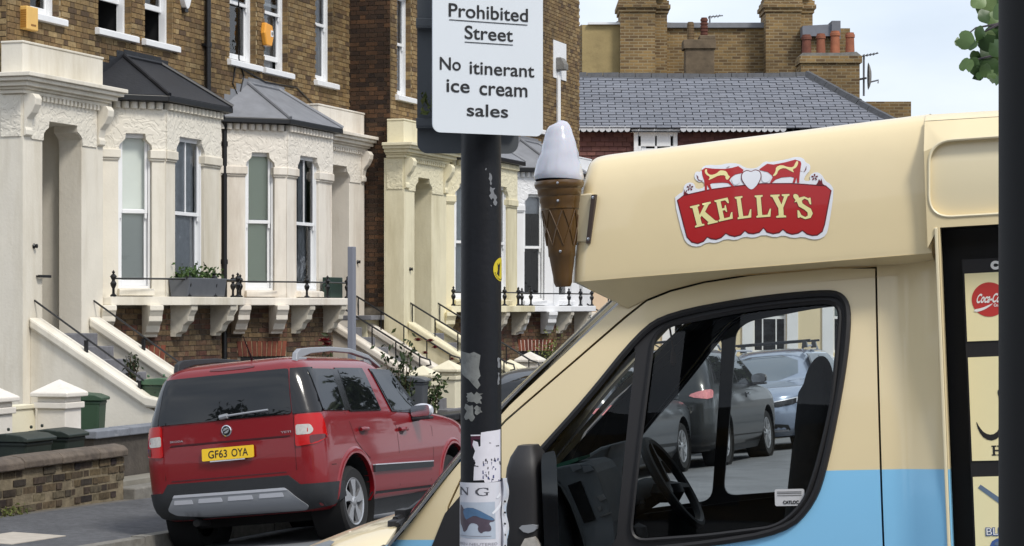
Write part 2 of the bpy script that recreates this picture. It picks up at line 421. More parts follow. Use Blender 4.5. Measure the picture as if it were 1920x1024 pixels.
sb = MB(); sb.panel([(17.35, -4.66), (18.3, -4.66), (18.3, -4.1), (17.35, -4.1)], lambda u, v, d: (u, v, -.39 + .0297 * (v + 4.2) + GZ(u) + .006 - d), thick=.02)
solo(sb, 'paving_slab', M_slab, None, None, STREET, kind='structure')
for j in range(26):       # the stone plates of the near pavement, where the signpost stands
    pass
nb = MB()
nb.add([(-9, -2, -.02), (9, -2, -.02), (9, 6.05, -.02), (.9, 6.25, -.05), (-1.6, 6.9, -.14), (-9, 6.9, -.14)], [(0, 1, 2, 3, 4, 5)])
nb.add([(9, 6.05, -.02), (.9, 6.25, -.05), (-1.6, 6.9, -.14), (-9, 6.9, -.14), (9, 6.05, -.5), (.9, 6.25, -.5), (-1.6, 6.9, -.5), (-9, 6.9, -.5)], [(0, 1, 5, 4), (1, 2, 6, 5), (2, 3, 7, 6)])
solo(nb, 'near_pavement', M_asph, None, None, kind='structure')

# ------------------------------------------------------------------ bricks
def facet(A, B):
    dx, dy = B[0] - A[0], B[1] - A[1]; l = hypot(dx, dy); tx, ty = dx / l, dy / l
    def fm(u, v, d): return (A[0] + tx * u - ty * d, A[1] + ty * u + tx * d, v)
    fm.l = l; fm.a = atan2(ty, tx)
    return fm
def brick_rows(fm, u0, u1, z0, z1, holes=(), ch=.075, mt='std', jit=.002, bl=.2155, proud=.007, gap=.0105):
    r = []; n = int(round((z1 - z0) / ch)); hh = .5 * (bl - .01)
    for i in range(n):
        z = z0 + (i + .5) * ch; iv = [(u0, u1)]
        for a, b, c, d in holes:
            if b < z < d:
                iv = [q for p, s in iv for q in (((p, min(s, a)), (max(p, c), s))) if q[1] - q[0] > .03]
        for p, s in iv:
            # flemish bond
            k = 0; per = bl + hh + .02
            u = math.floor(p / per) * per - (per * .5 if i % 2 else 0) - per
            while u < s:
                w = bl if k % 2 == 0 else hh
                a, b = max(u, p), min(u + w, s)
                if b - a > .035:
                    c = fm((a + b) / 2, z, -proud + random.uniform(-jit, jit))
                    r.append((c, fm.a + random.uniform(-jit, jit), ((b - a) * (1 - (gap - .0105) * 4), .02, (ch - gap) * random.uniform(.96, 1.03)), mt))
                u += w + .01; k += 1
    return r
_ub = {}
def unit_brick(m):
    if m not in _ub:
        b = MB(); b.add([(-.5, -.5, -.5), (.5, -.5, -.5), (.5, .5, -.5), (-.5, .5, -.5), (-.5, -.5, .5), (.5, -.5, .5), (.5, .5, .5), (-.5, .5, .5)],
                        [(0, 1, 5, 4), (1, 2, 6, 5), (3, 0, 4, 7), (4, 5, 6, 7), (0, 3, 2, 1)])
        me = b.mesh('brick'); me.materials.append(m); _ub[m] = me
    return _ub[m]
def scr(p):
    w = wpos(p); return 960 + 4200 * w.x / w.y, 575 - 4200 * (w.z - 1.75) / w.y, w.y
def emit_bricks(root, bricks, mats, limit=300, frame_vis=True):
    off = ORG[root]; key = []
    for i, b in enumerate(bricks):
        x, y, d = scr(b[0])
        vis = -20 < x < 1940 and -20 < y < 1040 and not (860 < x < 942)
        key.append((0 if vis else 1, d, i))
    key.sort(); single = set(k[2] for k in key[:limit])
    rest = {}
    for i, (c, a, s, mt) in enumerate(bricks):
        if i in single:
            piece('brick', unit_brick(mats[mt]), root, (c[0] - off[0], c[1] - off[1], c[2] - off[2]), (0, 0, a), s)
        else:
            mb = rest.setdefault(mt, MB()); ca, sa = cos(a), sin(a)
            vs = []
            for X, Y, Z in ((-.5, -.5, -.5), (.5, -.5, -.5), (.5, .5, -.5), (-.5, .5, -.5), (-.5, -.5, .5), (.5, -.5, .5), (.5, .5, .5), (-.5, .5, .5)):
                X *= s[0]; Y *= s[1]; vs.append((c[0] + X * ca - Y * sa, c[1] + X * sa + Y * ca, c[2] + Z * s[2]))
            mb.add(vs, [(0, 1, 5, 4), (1, 2, 6, 5), (3, 0, 4, 7), (4, 5, 6, 7), (0, 3, 2, 1)])
    for mt, mb in rest.items():
        me = bpy.data.meshes.new('brickwork')
        me.from_pydata([(a - off[0], b - off[1], c - off[2]) for a, b, c in mb.v], [], mb.f); me.materials.append(mats[mt])
        o = bpy.data.objects.new('brickwork', me); COL.objects.link(o); o.parent = root; o['kind'] = 'stuff'

# ------------------------------------------------------------------ sash window through a facet mapping
def sash(root, fm, u0, u1, z0, z1, zm, opened=0.0, back=None, backm=None, bars=0, dep=.12, sill=None, sillm=None, fw=.055):
    f = MB(); d = dep
    f.fbox(fm, u0, z0, d, u0 + fw, z1, d + .1); f.fbox(fm, u1 - fw, z0, d, u1, z1, d + .1)
    f.fbox(fm, u0 + fw, z1 - .06, d, u1 - fw, z1, d + .1); f.fbox(fm, u0 + fw, z0, d, u1 - fw, z0 + .035, d + .1)
    a, b = u0 + fw + .002, u1 - fw - .002; st = .042
    # top sash (outer)
    t0, t1 = zm - .03, z1 - .062
    f.fbox(fm, a, t0, d + .022, a + st, t1, d + .052); f.fbox(fm, b - st, t0, d + .022, b, t1, d + .052)
    f.fbox(fm, a + st, t0, d + .02, b - st, t0 + .05, d + .055); f.fbox(fm, a + st, t1 - .045, d + .022, b - st, t1, d + .052)
    for q in ((a + .0, 1), (b - st, 1)):
        f.fbox(fm, q[0], t0 - .07, d + .024, q[0] + st * .8, t0 - .001, d + .05)
    # bottom sash (inner)
    l0, l1 = z0 + .037 + opened, zm + .03 + opened
    f.fbox(fm, a, l0, d + .058, a + st, l1, d + .09); f.fbox(fm, b - st, l0, d + .058, b, l1, d + .09)
    f.fbox(fm, a + st, l0, d + .057, b - st, l0 + .08, d + .091); f.fbox(fm, a + st, l1 - .05, d + .058, b - st, l1, d + .09)
    for i in range(bars):
        c = a + (b - a) * (i + 1) / (bars + 1)
        f.fbox(fm, c - .011, t0 + .05, d + .026, c + .011, t1 - .045, d + .05)
    w = f.build('window', M_white, root, bevel=.004)
    for (v0, v1, dd) in ((t0 + .05, t1 - .045, d + .04), (l0 + .08, l1 - .05, d + .075)):
        p = MB(); p.add([fm(a + st, v0, dd), fm(b - st, v0, dd), fm(b - st, v1, dd), fm(a + st, v1, dd)], [(0, 1, 2, 3)]); p.build('pane', M_pane, w)
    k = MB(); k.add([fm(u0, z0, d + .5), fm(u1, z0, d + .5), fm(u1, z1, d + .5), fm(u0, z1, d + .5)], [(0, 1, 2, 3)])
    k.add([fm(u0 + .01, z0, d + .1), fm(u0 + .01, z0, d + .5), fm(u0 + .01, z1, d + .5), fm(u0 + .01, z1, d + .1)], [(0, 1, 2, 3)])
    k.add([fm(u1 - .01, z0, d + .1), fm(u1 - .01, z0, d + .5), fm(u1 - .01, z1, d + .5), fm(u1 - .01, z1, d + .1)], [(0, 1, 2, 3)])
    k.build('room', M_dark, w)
    if back:
        if back == 'curtain':
            c = MB(); n = 26; e = u1 - u0
            for (s0, s1) in ((u0, u0 + e * .42), (u1 - e * .34, u1)):
                c.loft([[fm(s0 + (s1 - s0) * i / n, zz, d + .2 + .025 * sin(i * 1.7)) for i in range(n + 1)] for zz in (z0, z1)], closed=False)
            c.build('curtain', backm, w)
        else:
            zb = z0 if back == 'blind' else z0 + back * (z1 - z0)
            c = MB(); n = max(1, int((z1 - zb) / .05)) if backm is M_blindw else 1
            for i in range(n):
                v0 = zb + (z1 - zb) * i / n; v1 = zb + (z1 - zb) * (i + 1) / n
                c.add([fm(u0, v0, d + .115), fm(u1, v0, d + .115), fm(u1, v1, d + .107 if n > 1 else d + .115), fm(u0, v1, d + .107 if n > 1 else d + .115)], [(0, 1, 2, 3)])
            c.build('blind', backm, w)
    if sill:
        s = MB(); s.prism([(-.09, -.10), (.14, -.10), (.14, .0), (-.06, -.006), (-.09, -.02)], lambda p, q, t: fm(sill[0] + t, z0 + q, p), 0, sill[1] - sill[0])
        s.build('sill', sillm or M_white, w, bevel=.006)
    return w
def head(w0, w1, zt, zb, ih=.09):      # shouldered head of an opening, left to right
    return [(w0, zb), (w0 + .012, zb + (zt - zb) * .35), (w0 + .05, zb + (zt - zb) * .5), (w0 + ih - .01, zb + (zt - zb) * .68), (w0 + ih, zt),
            (w1 - ih, zt), (w1 - ih + .01, zb + (zt - zb) * .68), (w1 - .05, zb + (zt - zb) * .5), (w1 - .012, zb + (zt - zb) * .35), (w1, zb)]

def baluster(mb, x, y, z, h):
    mb.lathe([(.045, 0), (.045, .02), (.02, .04), (.018, h * .3), (.04, h * .42), (.045, h * .5), (.022, h * .6), (.03, h * .68), (.05, h * .75), (.03, h * .82), (.012, h * .86), (.024, h * .92), (.0, h)], (x, y, z), 8)
    mb.box(x - .055, y - .006, z + h * .66, x + .055, y + .006, z + h * .78)

def house(label, s0, yo, zo, st, roofm, win, porch, bay, slab, cants, gable=False, lower='porch-left', x0=0, x1=5.6, backs=None, parapet_m=None, rail='low', brick_zmax=8.6, roof_h=5.25, barsF=1, matB=None):
    T_ = lambda x, y, z: (s0 + x, yo + y, zo + z)
    root = thing('terraced_house', label, 'house', STREET, (s0 + (x0 + x1) / 2, yo, -.2), 'brick terraced houses with stucco bays')
    ff = lambda u, v, d: (s0 + u, yo + d, zo + v); ff.a = 0.0
    A, C, D, F = bay; B = []
    orn = ORN[st]
    # --- facade mortar plane, with window openings
    wh = [(a, 5.47, b, 7.4) for a, b, *_ in win]
    wz0 = 4.4
    mb = MB()
    holes = [[(a, 5.47), (b, 5.47), (b, 7.4), (a, 7.4)] for a, b, *_ in win]
    mb.panel([(x0, wz0), (x1, wz0), (x1, 8.8), (x0, 8.8)], ff, holes, thick=.12)
    lo, hi = (F[0] - .05, x1) if lower == 'porch-left' else (x0, A[0] + .05)
    mb.add([ff(lo, -.6, 0), ff(hi, -.6, 0), ff(hi, wz0, 0), ff(lo, wz0, 0)], [(0, 1, 2, 3)])
    wall = mb.build('wall', M_mortar, root)
    B += brick_rows(ff, x0 + .003, x1 - .003, wz0, brick_zmax, wh)
    B += brick_rows(ff, lo, hi, -.3, wz0)
    # reveals lined with bricks, seen on the right jamb
    for a, b, *_ in win:
        fr = facet((s0 + b, yo + .11), (s0 + b, yo + .005))
        fr2 = lambda u, v, d: (s0 + b - .001 - d, yo + .11 - u, v)
    # --- upper windows
    for i, (a, b, zm, op, bk, bm) in enumerate(win):
        sash(root, ff, a, b, 5.57, 7.38, zm, op, bk, bm, dep=.1, sill=(a - .09, b + .09))
        rb = MB()
        for zz in range(24):        # bricks of the right-hand jamb
            z = 5.6 + zz * .075
            if z > 7.3: break
            rb.fbox(ff, b - .007, z, .003, b + .012, z + .064, .097)
        rb.build('reveal_bricks', matB or M_brick, root, kind='stuff'); rb = MB()
        # soldier arch
        for q in range(int((b - a + .2) / .078)):
            u = a - .1 + q * .078
            rb.fbox(ff, u, 7.405, -.01, u + .066, 7.62, .02)
        rb.build('window_arch', matB or M_brick, root)
    # --- porch
    p0, p1, o0, o1 = porch; yf = -.31
    pm = MB()
    pf = lambda u, v, d: T_(u, yf + d, v)
    pm.panel([(p0, -.4), (o0, -.4)] + head(o0, o1, 4.13, 3.86, .14) + [(o1, -.4), (p1, -.4), (p1, 4.44), (p0, 4.44)], pf, thick=.338, smooth=False)
    sd_ = p0 if lower == 'porch-left' else p1
    pm.box(*T_(p0 + .002, .03, -.4), *T_(p0 + .2, .06, 4.44)); pm.box(*T_(p1 - .2, .03, -.4), *T_(p1 - .002, .06, 4.44))
    po = pm.build('porch', st, root, bevel=.006)
    fz = MB(); fz.panel([(p0 + .19, 3.88), (o0, 3.88)] + [(u, v) for u, v in head(o0 - .001, o1 + .001, 4.135, 3.88, .145)][1:-1] + [(o1, 3.88), (p1 - .19, 3.88), (p1 - .19, 4.42), (p0 + .19, 4.42)], lambda u, v, d: pf(u, v, d - .016), thick=.014, smooth=False)
    fz.build('relief', orn, po)
    it = MB()    # inside of the porch
    it.add([T_(o0 - .12, .03, 1.40), T_(o0 - .12, 1.3, 1.40), T_(o0 - .12, 1.3, 4.14), T_(o0 - .12, .03, 4.14)], [(0, 1, 2, 3)])
    it.add([T_(o1 + .12, .03, 1.40), T_(o1 + .12, 1.3, 1.40), T_(o1 + .12, 1.3, 4.14), T_(o1 + .12, .03, 4.14)], [(0, 1, 2, 3)])
    it.add([T_(o0 - .12, .03, 4.14), T_(o1 + .12, .03, 4.14), T_(o1 + .12, 1.3, 4.14), T_(o0 - .12, 1.3, 4.14)], [(0, 1, 2, 3)])
    it.add([T_(o0 - .12, 1.3, 1.40), T_(o1 + .12, 1.3, 1.40), T_(o1 + .12, 1.3, 4.14), T_(o0 - .12, 1.3, 4.14)], [(0, 1, 2, 3)])
    it.build('porch_lining', st, po)
    dr = MB(); dc = (o0 + o1) / 2
    dr.box(*T_(dc - .43, 1.25, 1.42), *T_(dc + .43, 1.295, 3.9))
    for (ua, ub, va, vb) in ((-.35, -.04, 1.6, 2.3), (.04, .35, 1.6, 2.3), (-.35, -.04, 2.45, 3.6), (.04, .35, 2.45, 3.6)): dr.box(*T_(dc + ua, 1.235, va), *T_(dc + ub, 1.252, vb))
    dr.build('front_door', mat('door_paint', lin(60, 66, 70), .4), root)
    pp = MB(); pp.box(*T_(p0, yf, 4.70), *T_(p1, .004, 5.08)); pp.box(*T_(p0 - .012, yf - .012, 5.08), *T_(p1 + .012, .004, 5.11))
    pp.build('parapet', parapet_m or st, root, bevel=.008)
    sr = MB(); sr.box(*T_(p0 - .014, yf + .02, 3.9), *T_(p0 + .001, .0, 4.42)); sr.build('relief', orn, po)
    cn = MB(); z = 4.44
    for dz, pr in ((.05, .05), (.035, .09), (.06, .15), (.05, .21), (.055, .25)):
        cn.box(*T_(p0 - pr, yf - pr, z), *T_(p1 + pr, .003, z + dz - .001)); z += dz
    cor = cn.build('cornice', st, root, bevel=.008)
    dn = MB(); u = p0 + .2
    while u < p1 - .2: dn.box(*T_(u, yf - .06, 4.375), *T_(u + .055, yf + .002, 4.437)); u += .1
    dn.build('dentil_course', st, cor, kind='stuff')
    for cx in (p0 + .01, p1 - .17):
        k = MB(); k.prism([(0, 3.9), (-.05, 3.92), (-.05, 3.98), (-.03, 4.02), (-.05, 4.12), (-.12, 4.2), (-.17, 4.3), (-.18, 4.38), (-.14, 4.438), (0, 4.438)], lambda a, b, t: T_(cx + t, yf + a, b), 0, .16)
        k.build('console', st, root, bevel=.01)
    if not gable == 1 and lower == 'porch-left':
        sc_b = MB(); sc_b.box(*T_(o0 - .16, yf - .06, 2.12), *T_(o0 + .12, yf - .03, 2.155)); sc_b.box(*T_(o0 - .16, yf - .05, 2.125), *T_(o0 - .13, yf - .001, 2.15)); sc_b.build('iron_bracket', M_black, root)
    bo = MB(); bx = (p0 + o0) / 2 if lower == 'porch-left' else (o1 + p1) / 2
    bo.lathe([(.03, 0), (.035, -.01), (.02, -.03), (.03, -.05), (.0, -.06)], T_(bx + .02, yf, 2.52), 10, axis='y')
    bo.build('bell_pull', M_black, root)
    # --- bay
    segs = [(A, C), (C, D), (D, F)]
    wins = [(.41, .83, 'c'), None, (.2, .56, 'c')]
    bw = MB(); bf = MB(); caps_ = []; dt = MB(); base = MB()
    for si, (a, b) in enumerate(segs):
        fm0 = facet((s0 + a[0], yo + a[1]), (s0 + b[0], yo + b[1])); l = fm0.l
        fm = (lambda fm0: (lambda u, v, d: fm0(u, zo + v, d)))(fm0)
        if si == 1: w0, w1 = slab['fw']
        else: w0, w1 = wins[si][0] * l, wins[si][1] * l
        bw.panel([(0, 1.88), (w0, 1.88), (w0, 3.88), (0, 3.88)], fm, thick=.22, smooth=False)
        bw.panel([(w1, 1.88), (l, 1.88), (l, 3.88), (w1, 3.88)], fm, thick=.22, smooth=False)
        bw.panel([(w0, 1.88), (w1, 1.88), (w1, 2.0), (w0, 2.0)], fm, thick=.2, smooth=False)
        bf.panel([(0, 3.88)] + head(w0, w1, 4.12, 3.88, .1) + [(l, 3.88), (l, 4.46), (0, 4.46)], lambda u, v, d: fm(u, v, d - .02), thick=.2, smooth=False)
        for (q0, q1) in ((0.0, w0 + .025), (w1 - .025, l)):
            cp_ = MB(); cp_.fbox(fm, q0 - .01, 3.78, -.045, q1, 3.90, .1); cp_.fbox(fm, q0 - .005, 3.75, -.025, q1 - .01, 3.779, .1); caps_.append(cp_)
        u = .02
        while u < l - .08:
            n = 6; ring = []
            for j in range(n + 1): ring.append((-.02 - .06 * sin(pi * j / n), u + .052 - .052 * cos(pi * j / n)))
            dt.prism([(q, r) for q, r in ring] + [(.02, u + .085), (.02, u - .005)], lambda q, r, t: fm(r, 4.46 + t, q), 0, .09); u += .12
        bk = backs[si] if backs else ('blind', M_blindg)
        if si < 2:
            sash(root, fm, w0 + .005, w1 - .005, 2.0, 4.17, 3.06, 0, bk[0], bk[1], bars=barsF if si == 1 else 0, dep=.035 if si == 1 else .06, sill=(w0 - .01, w1 + .01), sillm=st, fw=.03)
        # basement wall below
        base.add([fm(0, -.8, 0), fm(l, -.8, 0), fm(l, 1.77, 0), fm(0, 1.77, 0)], [(0, 1, 2, 3)])
        fb = fm0
        hz = []
        if si == 0 and cants:
            hz = [(l * .3, -.4 + zo, l * .98, 1.21 + zo)]
            arch = MB(); am = MB()
            q = 0; uu = l * .3; ww = (l * .68) / 10
            pg = .006 if cants == 1 else .011
            am.add([fm(l * .29, .985, -.012), fm(l * .99, .985, -.012), fm(l * .99, 1.225, -.012), fm(l * .29, 1.225, -.012)], [(0, 1, 2, 3)])
            for q in range(10):
                t0 = uu + q * ww; sp = (q - 4.5) * .006
                arch.hexa([fm(t0 + pg, .99, -.025), fm(t0 + ww - pg, .99, -.025), fm(t0 + ww - pg, .99, 0), fm(t0 + pg, .99, 0),
                           fm(t0 + pg + sp, 1.22, -.025), fm(t0 + ww - pg + sp, 1.22, -.025), fm(t0 + ww - pg + sp, 1.22, 0), fm(t0 + pg + sp, 1.22, 0)])
            la = arch.build('lintel', M_redbrick, root); am.build('lintel_pointing', M_pinkmortar if cants == 2 else M_mortar, la)
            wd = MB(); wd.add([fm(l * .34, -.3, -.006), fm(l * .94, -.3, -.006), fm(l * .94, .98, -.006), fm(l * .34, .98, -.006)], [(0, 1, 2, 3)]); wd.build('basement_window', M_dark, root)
        B += brick_rows(fb, 0, l, -.3 + zo, 1.76 + zo, hz, mt='base')
        # corbels
        for cu in slab['corb'][si]:
            pr = slab['proj'][si]
            k = MB(); k.prism([(0, 1.77), (-pr, 1.77), (-pr, 1.70), (-pr * .95, 1.68), (-pr * .86, 1.62), (-pr * .84, 1.55), (-pr * .62, 1.49), (-pr * .5, 1.40), (-pr * .3, 1.37), (-pr * .26, 1.33), (0, 1.33)], lambda q, r, t: fm(cu * l + t, r, q), 0, .19)
            k.build('corbel', M_grime if si else st, root, bevel=.01)
    bwo = bw.build('bay', st, root, bevel=.008); bf.build('relief', orn, bwo); [c_.build('capital', st, bwo, bevel=.012) for c_ in caps_]; dt.build('dentil_course', st, bwo, kind='stuff')
    base.build('basement_wall', M_mortardark, root)
    # eave + roof
    def off(p, q): return p
    cx = (A[0] + F[0]) / 2; cyy = -.1
    def grow(p, e): 
        dx, dy = p[0] - cx, p[1]; k = 1 + e / max(.5, hypot(dx, dy)); return (cx + dx * k, min(0, p[1] * k if p[1] < -.01 else 0))
    gA, gC, gD, gF = [grow(p, .2) for p in (A, C, D, F)]
    ev = MB()
    for a, b in ((gA, gC), (gC, gD), (gD, gF)):
        fm0 = facet((s0 + a[0], yo + a[1]), (s0 + b[0], yo + b[1]))
        ev.fbox(fm0, -.01, zo + 4.56, .0, fm0.l + .01, zo + 4.635, .25)
    ev.build('eave', M_black, root, bevel=.006)
    tl, tr = (A[0] + .32 * (F[0] - A[0]), -.02), (A[0] + .66 * (F[0] - A[0]), -.02)
    rm = MB(); ze, zt = 4.64, roof_h
    P = lambda p, z: T_(p[0], p[1], z)
    rm.add([P(gA, ze), P(gC, ze), P(tl, zt)], [(0, 1, 2)]); rm.add([P(gC, ze), P(gD, ze), P(tr, zt), P(tl, zt)], [(0, 1, 2, 3)]); rm.add([P(gD, ze), P(gF, ze), P(tr, zt)], [(0, 1, 2)])
    rm.add([P(gA, ze), P(gC, ze), P(gD, ze), P(gF, ze)], [(3, 2, 1, 0)])
    ro = rm.build('bay_roof', roofm, root)
    hp = MB()
    for a, b in ((gC, tl), (gD, tr)): hp.tube([V(P(a, ze + .01)), V(P(b, zt + .012))], .035, 8)
    hp.tube([V(P(tl, zt + .012)), V(P(tr, zt + .012))], .03, 8)
    hp.build('hip_roll', roofm, ro)
    fl = MB()    # stepped flashing up the wall
    for a, b in ((gA, tl), (gF, tr)):
        n = 6
        for i in range(n):
            q0 = i / n; xa = a[0] + (b[0] - a[0]) * q0; xb = a[0] + (b[0] - a[0]) * (i + 1) / n; zz = ze + (zt - ze) * (i + 1) / n
            fl.box(*T_(min(xa, xb), -.022, ze + (zt - ze) * q0), *T_(max(xa, xb), -.012, zz + .07))
    fl.box(*T_(tl[0], -.024, zt - .02), *T_(tr[0], -.012, zt + .1))
    fl.build('flashing', roofm, ro)
    # balcony slab and railing
    sl_ = MB(); pl = slab['poly']
    sl_.prism([(x, y) for x, y in pl], lambda u, v, d: T_(u, v, d), 1.77, 1.885); so_ = sl_.build('balcony', st, root, bevel=.012)
    rl = MB(); pts = slab['posts']
    for x, y in pts: baluster(rl, *T_(x, y, 1.885), .36)
    for a, b in zip(slab['rail'][:-1], slab['rail'][1:]): rl.tube([V(T_(a[0], a[1], 2.13)), V(T_(b[0], b[1], 2.13))], .014, 6)
    rl.build('railing', M_black, so_)
    # stairs
    f0, f1 = (o0 - .30, o1 + .22)
    yt, yb = yf - .0, yf - 1.55
    sm = MB(); n = 10
    for i in range(n):
        ys = yf - .24 * (i + 1); zt_ = 1.40 - .166 * i
        sm.box(*T_(o0 - .08, ys, -.5), *T_(o1 + .0, ys + .24 + (.0 if i else .3), zt_ - .001 * i))
    sto = sm.build('stairs', M_step, root, bevel=.01)
    for q in (f0, f1):
        wl = MB(); wl.prism([(yf, -.4), (yf, 1.52), (yb - .25, .42), (yb - .25, -.4)], lambda u, v, d: T_(q + d, u, v), 0, .2)
        w_ = wl.build('stair_wall', st, root, bevel=.006)
        cp = MB(); cp.prism([(yf - .005, 1.48), (yf - .005, 1.62), (yb - .1, .64), (yb - .3, .60), (yb - .3, .48), (yb - .1, .50)], lambda u, v, d: T_(q - .05 + d, u, v), 0, .3)
        cp.build('coping', st, w_, bevel=.03)
        if rail == 'low':
            r = MB(); r.tube([V(T_(q + .1, yf, 1.83)), V(T_(q + .1, yb - .05, .80)), V(T_(q + .1, yb - .16, .745)), V(T_(q + .1, yb - .2, .70)), V(T_(q + .1, yb - .16, .67))], .013, 6)
            for t in (.48, .97): r.box(*T_(q + .08, yf + (yb - yf) * t - .02, 1.60 - 1.0 * t), *T_(q + .12, yf + (yb - yf) * t + .02, 1.82 - 1.03 * t))
        else:
            r = MB(); r.tube([V(T_(q + .1, yf + .2, 1.98)), V(T_(q + .1, yf, 1.93)), V(T_(q + .1, yb - .2, .92)), V(T_(q + .1, yb - .34, .88)), V(T_(q + .1, yb - .36, .8)), V(T_(q + .1, yb - .28, .78))], .016, 6)
            for t in (0.02, .26, .5, .74, .98): r.tube([V(T_(q + .1, yf + (yb - .2 - yf) * t, 1.5 - 1.0 * t)), V(T_(q + .1, yf + (yb - .2 - yf) * t, 1.92 - 1.0 * t))], .012, 6)
        r.build('handrail', M_black, w_)
    # left return of a stepped-forward house
    if gable:
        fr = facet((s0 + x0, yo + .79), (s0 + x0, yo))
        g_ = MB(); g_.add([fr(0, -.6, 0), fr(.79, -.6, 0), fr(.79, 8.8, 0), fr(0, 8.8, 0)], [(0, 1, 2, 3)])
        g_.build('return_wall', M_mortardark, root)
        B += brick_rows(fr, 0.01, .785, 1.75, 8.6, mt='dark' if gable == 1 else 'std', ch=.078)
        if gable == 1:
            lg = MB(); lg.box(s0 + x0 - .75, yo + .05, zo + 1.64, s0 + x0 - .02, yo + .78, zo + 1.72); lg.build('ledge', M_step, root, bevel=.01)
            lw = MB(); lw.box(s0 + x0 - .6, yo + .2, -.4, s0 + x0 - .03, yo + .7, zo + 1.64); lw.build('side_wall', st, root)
    rf = MB(); rf.box(s0 + x0, yo + .02, 8.8, s0 + x1, yo + 8, 8.86)
    rf.prism([(yo, 8.86), (yo + 4, 10.6), (yo + 8, 8.86)], lambda u, v, d: (s0 + x0 + d, u, v), 0, x1 - x0)
    rf.build('roof', M_felt, root)
    emit_bricks(root, B, {'std': matB or M_brick, 'dark': M_brickdark, 'base': M_brickmix}, 300)
    return root, T_

slabL = dict(fw=(.29, 1.17), corb=[(.12, .70), (.07, .80), (.3,)], proj=[.40, .34, .4], poly=[(1.96, 0), (1.96, -.42), (2.84, -1.16), (4.52, -1.16), (5.45, -.5), (5.82, -.5), (5.82, 0)],
             posts=[(2.02, -.42), (2.9, -1.1), (3.7, -1.1), (4.45, -1.1), (5.7, -.42)], rail=[(2.02, -.42), (2.9, -1.1), (4.45, -1.1), (5.38, -.42), (5.7, -.42)])
slabR = dict(fw=(.38, 1.24), corb=[(.20, .74), (.08, .78), (.3,)], proj=[.40, .34, .4], poly=[(5.83, 0), (5.83, -.5), (6.0, -.5), (6.86, -1.16), (8.6, -1.16), (9.5, -.42), (9.5, 0)],
             posts=[(5.95, -.42), (6.9, -1.1), (7.7, -1.1), (8.5, -1.1), (9.42, -.38)], rail=[(5.7, -.42), (5.95, -.42), (6.9, -1.1), (8.5, -1.1), (9.42, -.38)])
bayL = [(2.0, 0), (2.79, -.8), (4.48, -.8), (5.27, 0)]
bayR = [(6.0, 0), (6.8, -.8), (8.57, -.8), (9.35, 0)]
house('cream stucco bay under a black felt roof, left of the downpipe', 24.9, 0, 0, M_stucco, M_felt,
      [(.55, 1.31, 6.5, 0, .0, M_curt), (2.33, 3.29, 6.5, .40, None, None), (3.67, 4.56, 6.5, .44, None, None)],
      (-.12, 1.93, .36, 1.36), bayL, slabL, 1, gable=2, backs=[('blind', M_blindg), (.1, M_curt), ('blind', M_blindg)])
house('ivory stucco bay under a grey lead roof, porch at its right', 24.9, 0, 0, M_stucco2, M_lead,
      [(6.42, 7.40, 6.5, 0.02, None, None), (7.69, 8.62, 6.5, .13, 'curtain', M_curt), (9.72, 10.48, 6.55, 0, 'blind', M_curt)],
      (9.15, 11.13, 9.55, 10.46), bayR, slabR, 1, lower='porch-right', x0=5.6, x1=11.2, backs=[('blind', mat('green_blind', lin(208, 218, 196), .85)), ('curtain', M_curt), ('blind', M_blindg)], rail='tall')
house('yellow-cream stucco porch and bay, partly behind the black signpost', 36.1, -.77, -.12, M_stucco3, M_lead,
      [(.28, .98, 6.5, 0, 'blind', M_curt), (2.33, 3.29, 6.5, 0, None, None), (3.67, 4.56, 6.5, 0, None, None)],
      (-.15, 1.95, .36, 1.2), bayL, slabL, 1, gable=1, backs=[('blind', M_blindw), ('blind', M_blindw), ('blind', M_blindw)], rail='tall')
house('white painted stucco bay house seen between signpost and ice cream van', 36.1, -.77, -.12, M_stucco4, M_lead,
      [(6.42, 7.40, 6.5, 0, None, None), (7.69, 8.62, 6.5, 0, None, None)],
      (9.15, 11.13, 9.55, 10.46), bayR, slabR, 2, lower='porch-right', x0=5.6, x1=11.2, backs=[(.8, M_curt), (.6, M_curt), ('blind', M_blindg)], rail='tall')

# ------------------------------------------------------------------ things fixed to or standing by the terrace
def st(px): return px
# downpipes
def downpipe(s, y, z0, z1, label, m=M_black, r=.045, group=None):
    b = MB(); b.tube([(s, y, z0), (s, y, z1)], r, 10)
    t = thing('downpipe', label, 'drainpipe', STREET, (s, y, z0), group); b.build('pipe', m, t)
    k = MB(); z = z0 + .9
    while z < z1: k.lathe([(r + .012, 0), (r + .012, .07)], (s, y, z), 10); k.box(s - .09, y + .02, z + .015, s + .09, y + .075, z + .055); z += 1.8
    k.build('collar', m, t); return t
downpipe(30.45, -.08, 4.75, 8.8, 'black cast-iron downpipe high on the brick wall between two bay roofs')
downpipe(30.98, -.09, -.3, 4.5, 'black cast-iron downpipe running between the two stucco bays')
hb = MB(); hb.tube([(30.45, -.08, 4.9), (30.47, -.12, 4.7), (30.9, -.12, 4.62), (30.98, -.09, 4.45)], .05, 10)
solo(hb, 'downpipe_offset', M_black, 'black bent pipe joining the two downpipes under the bay roof', 'drainpipe', STREET, (30.7, -.1, 4.6))
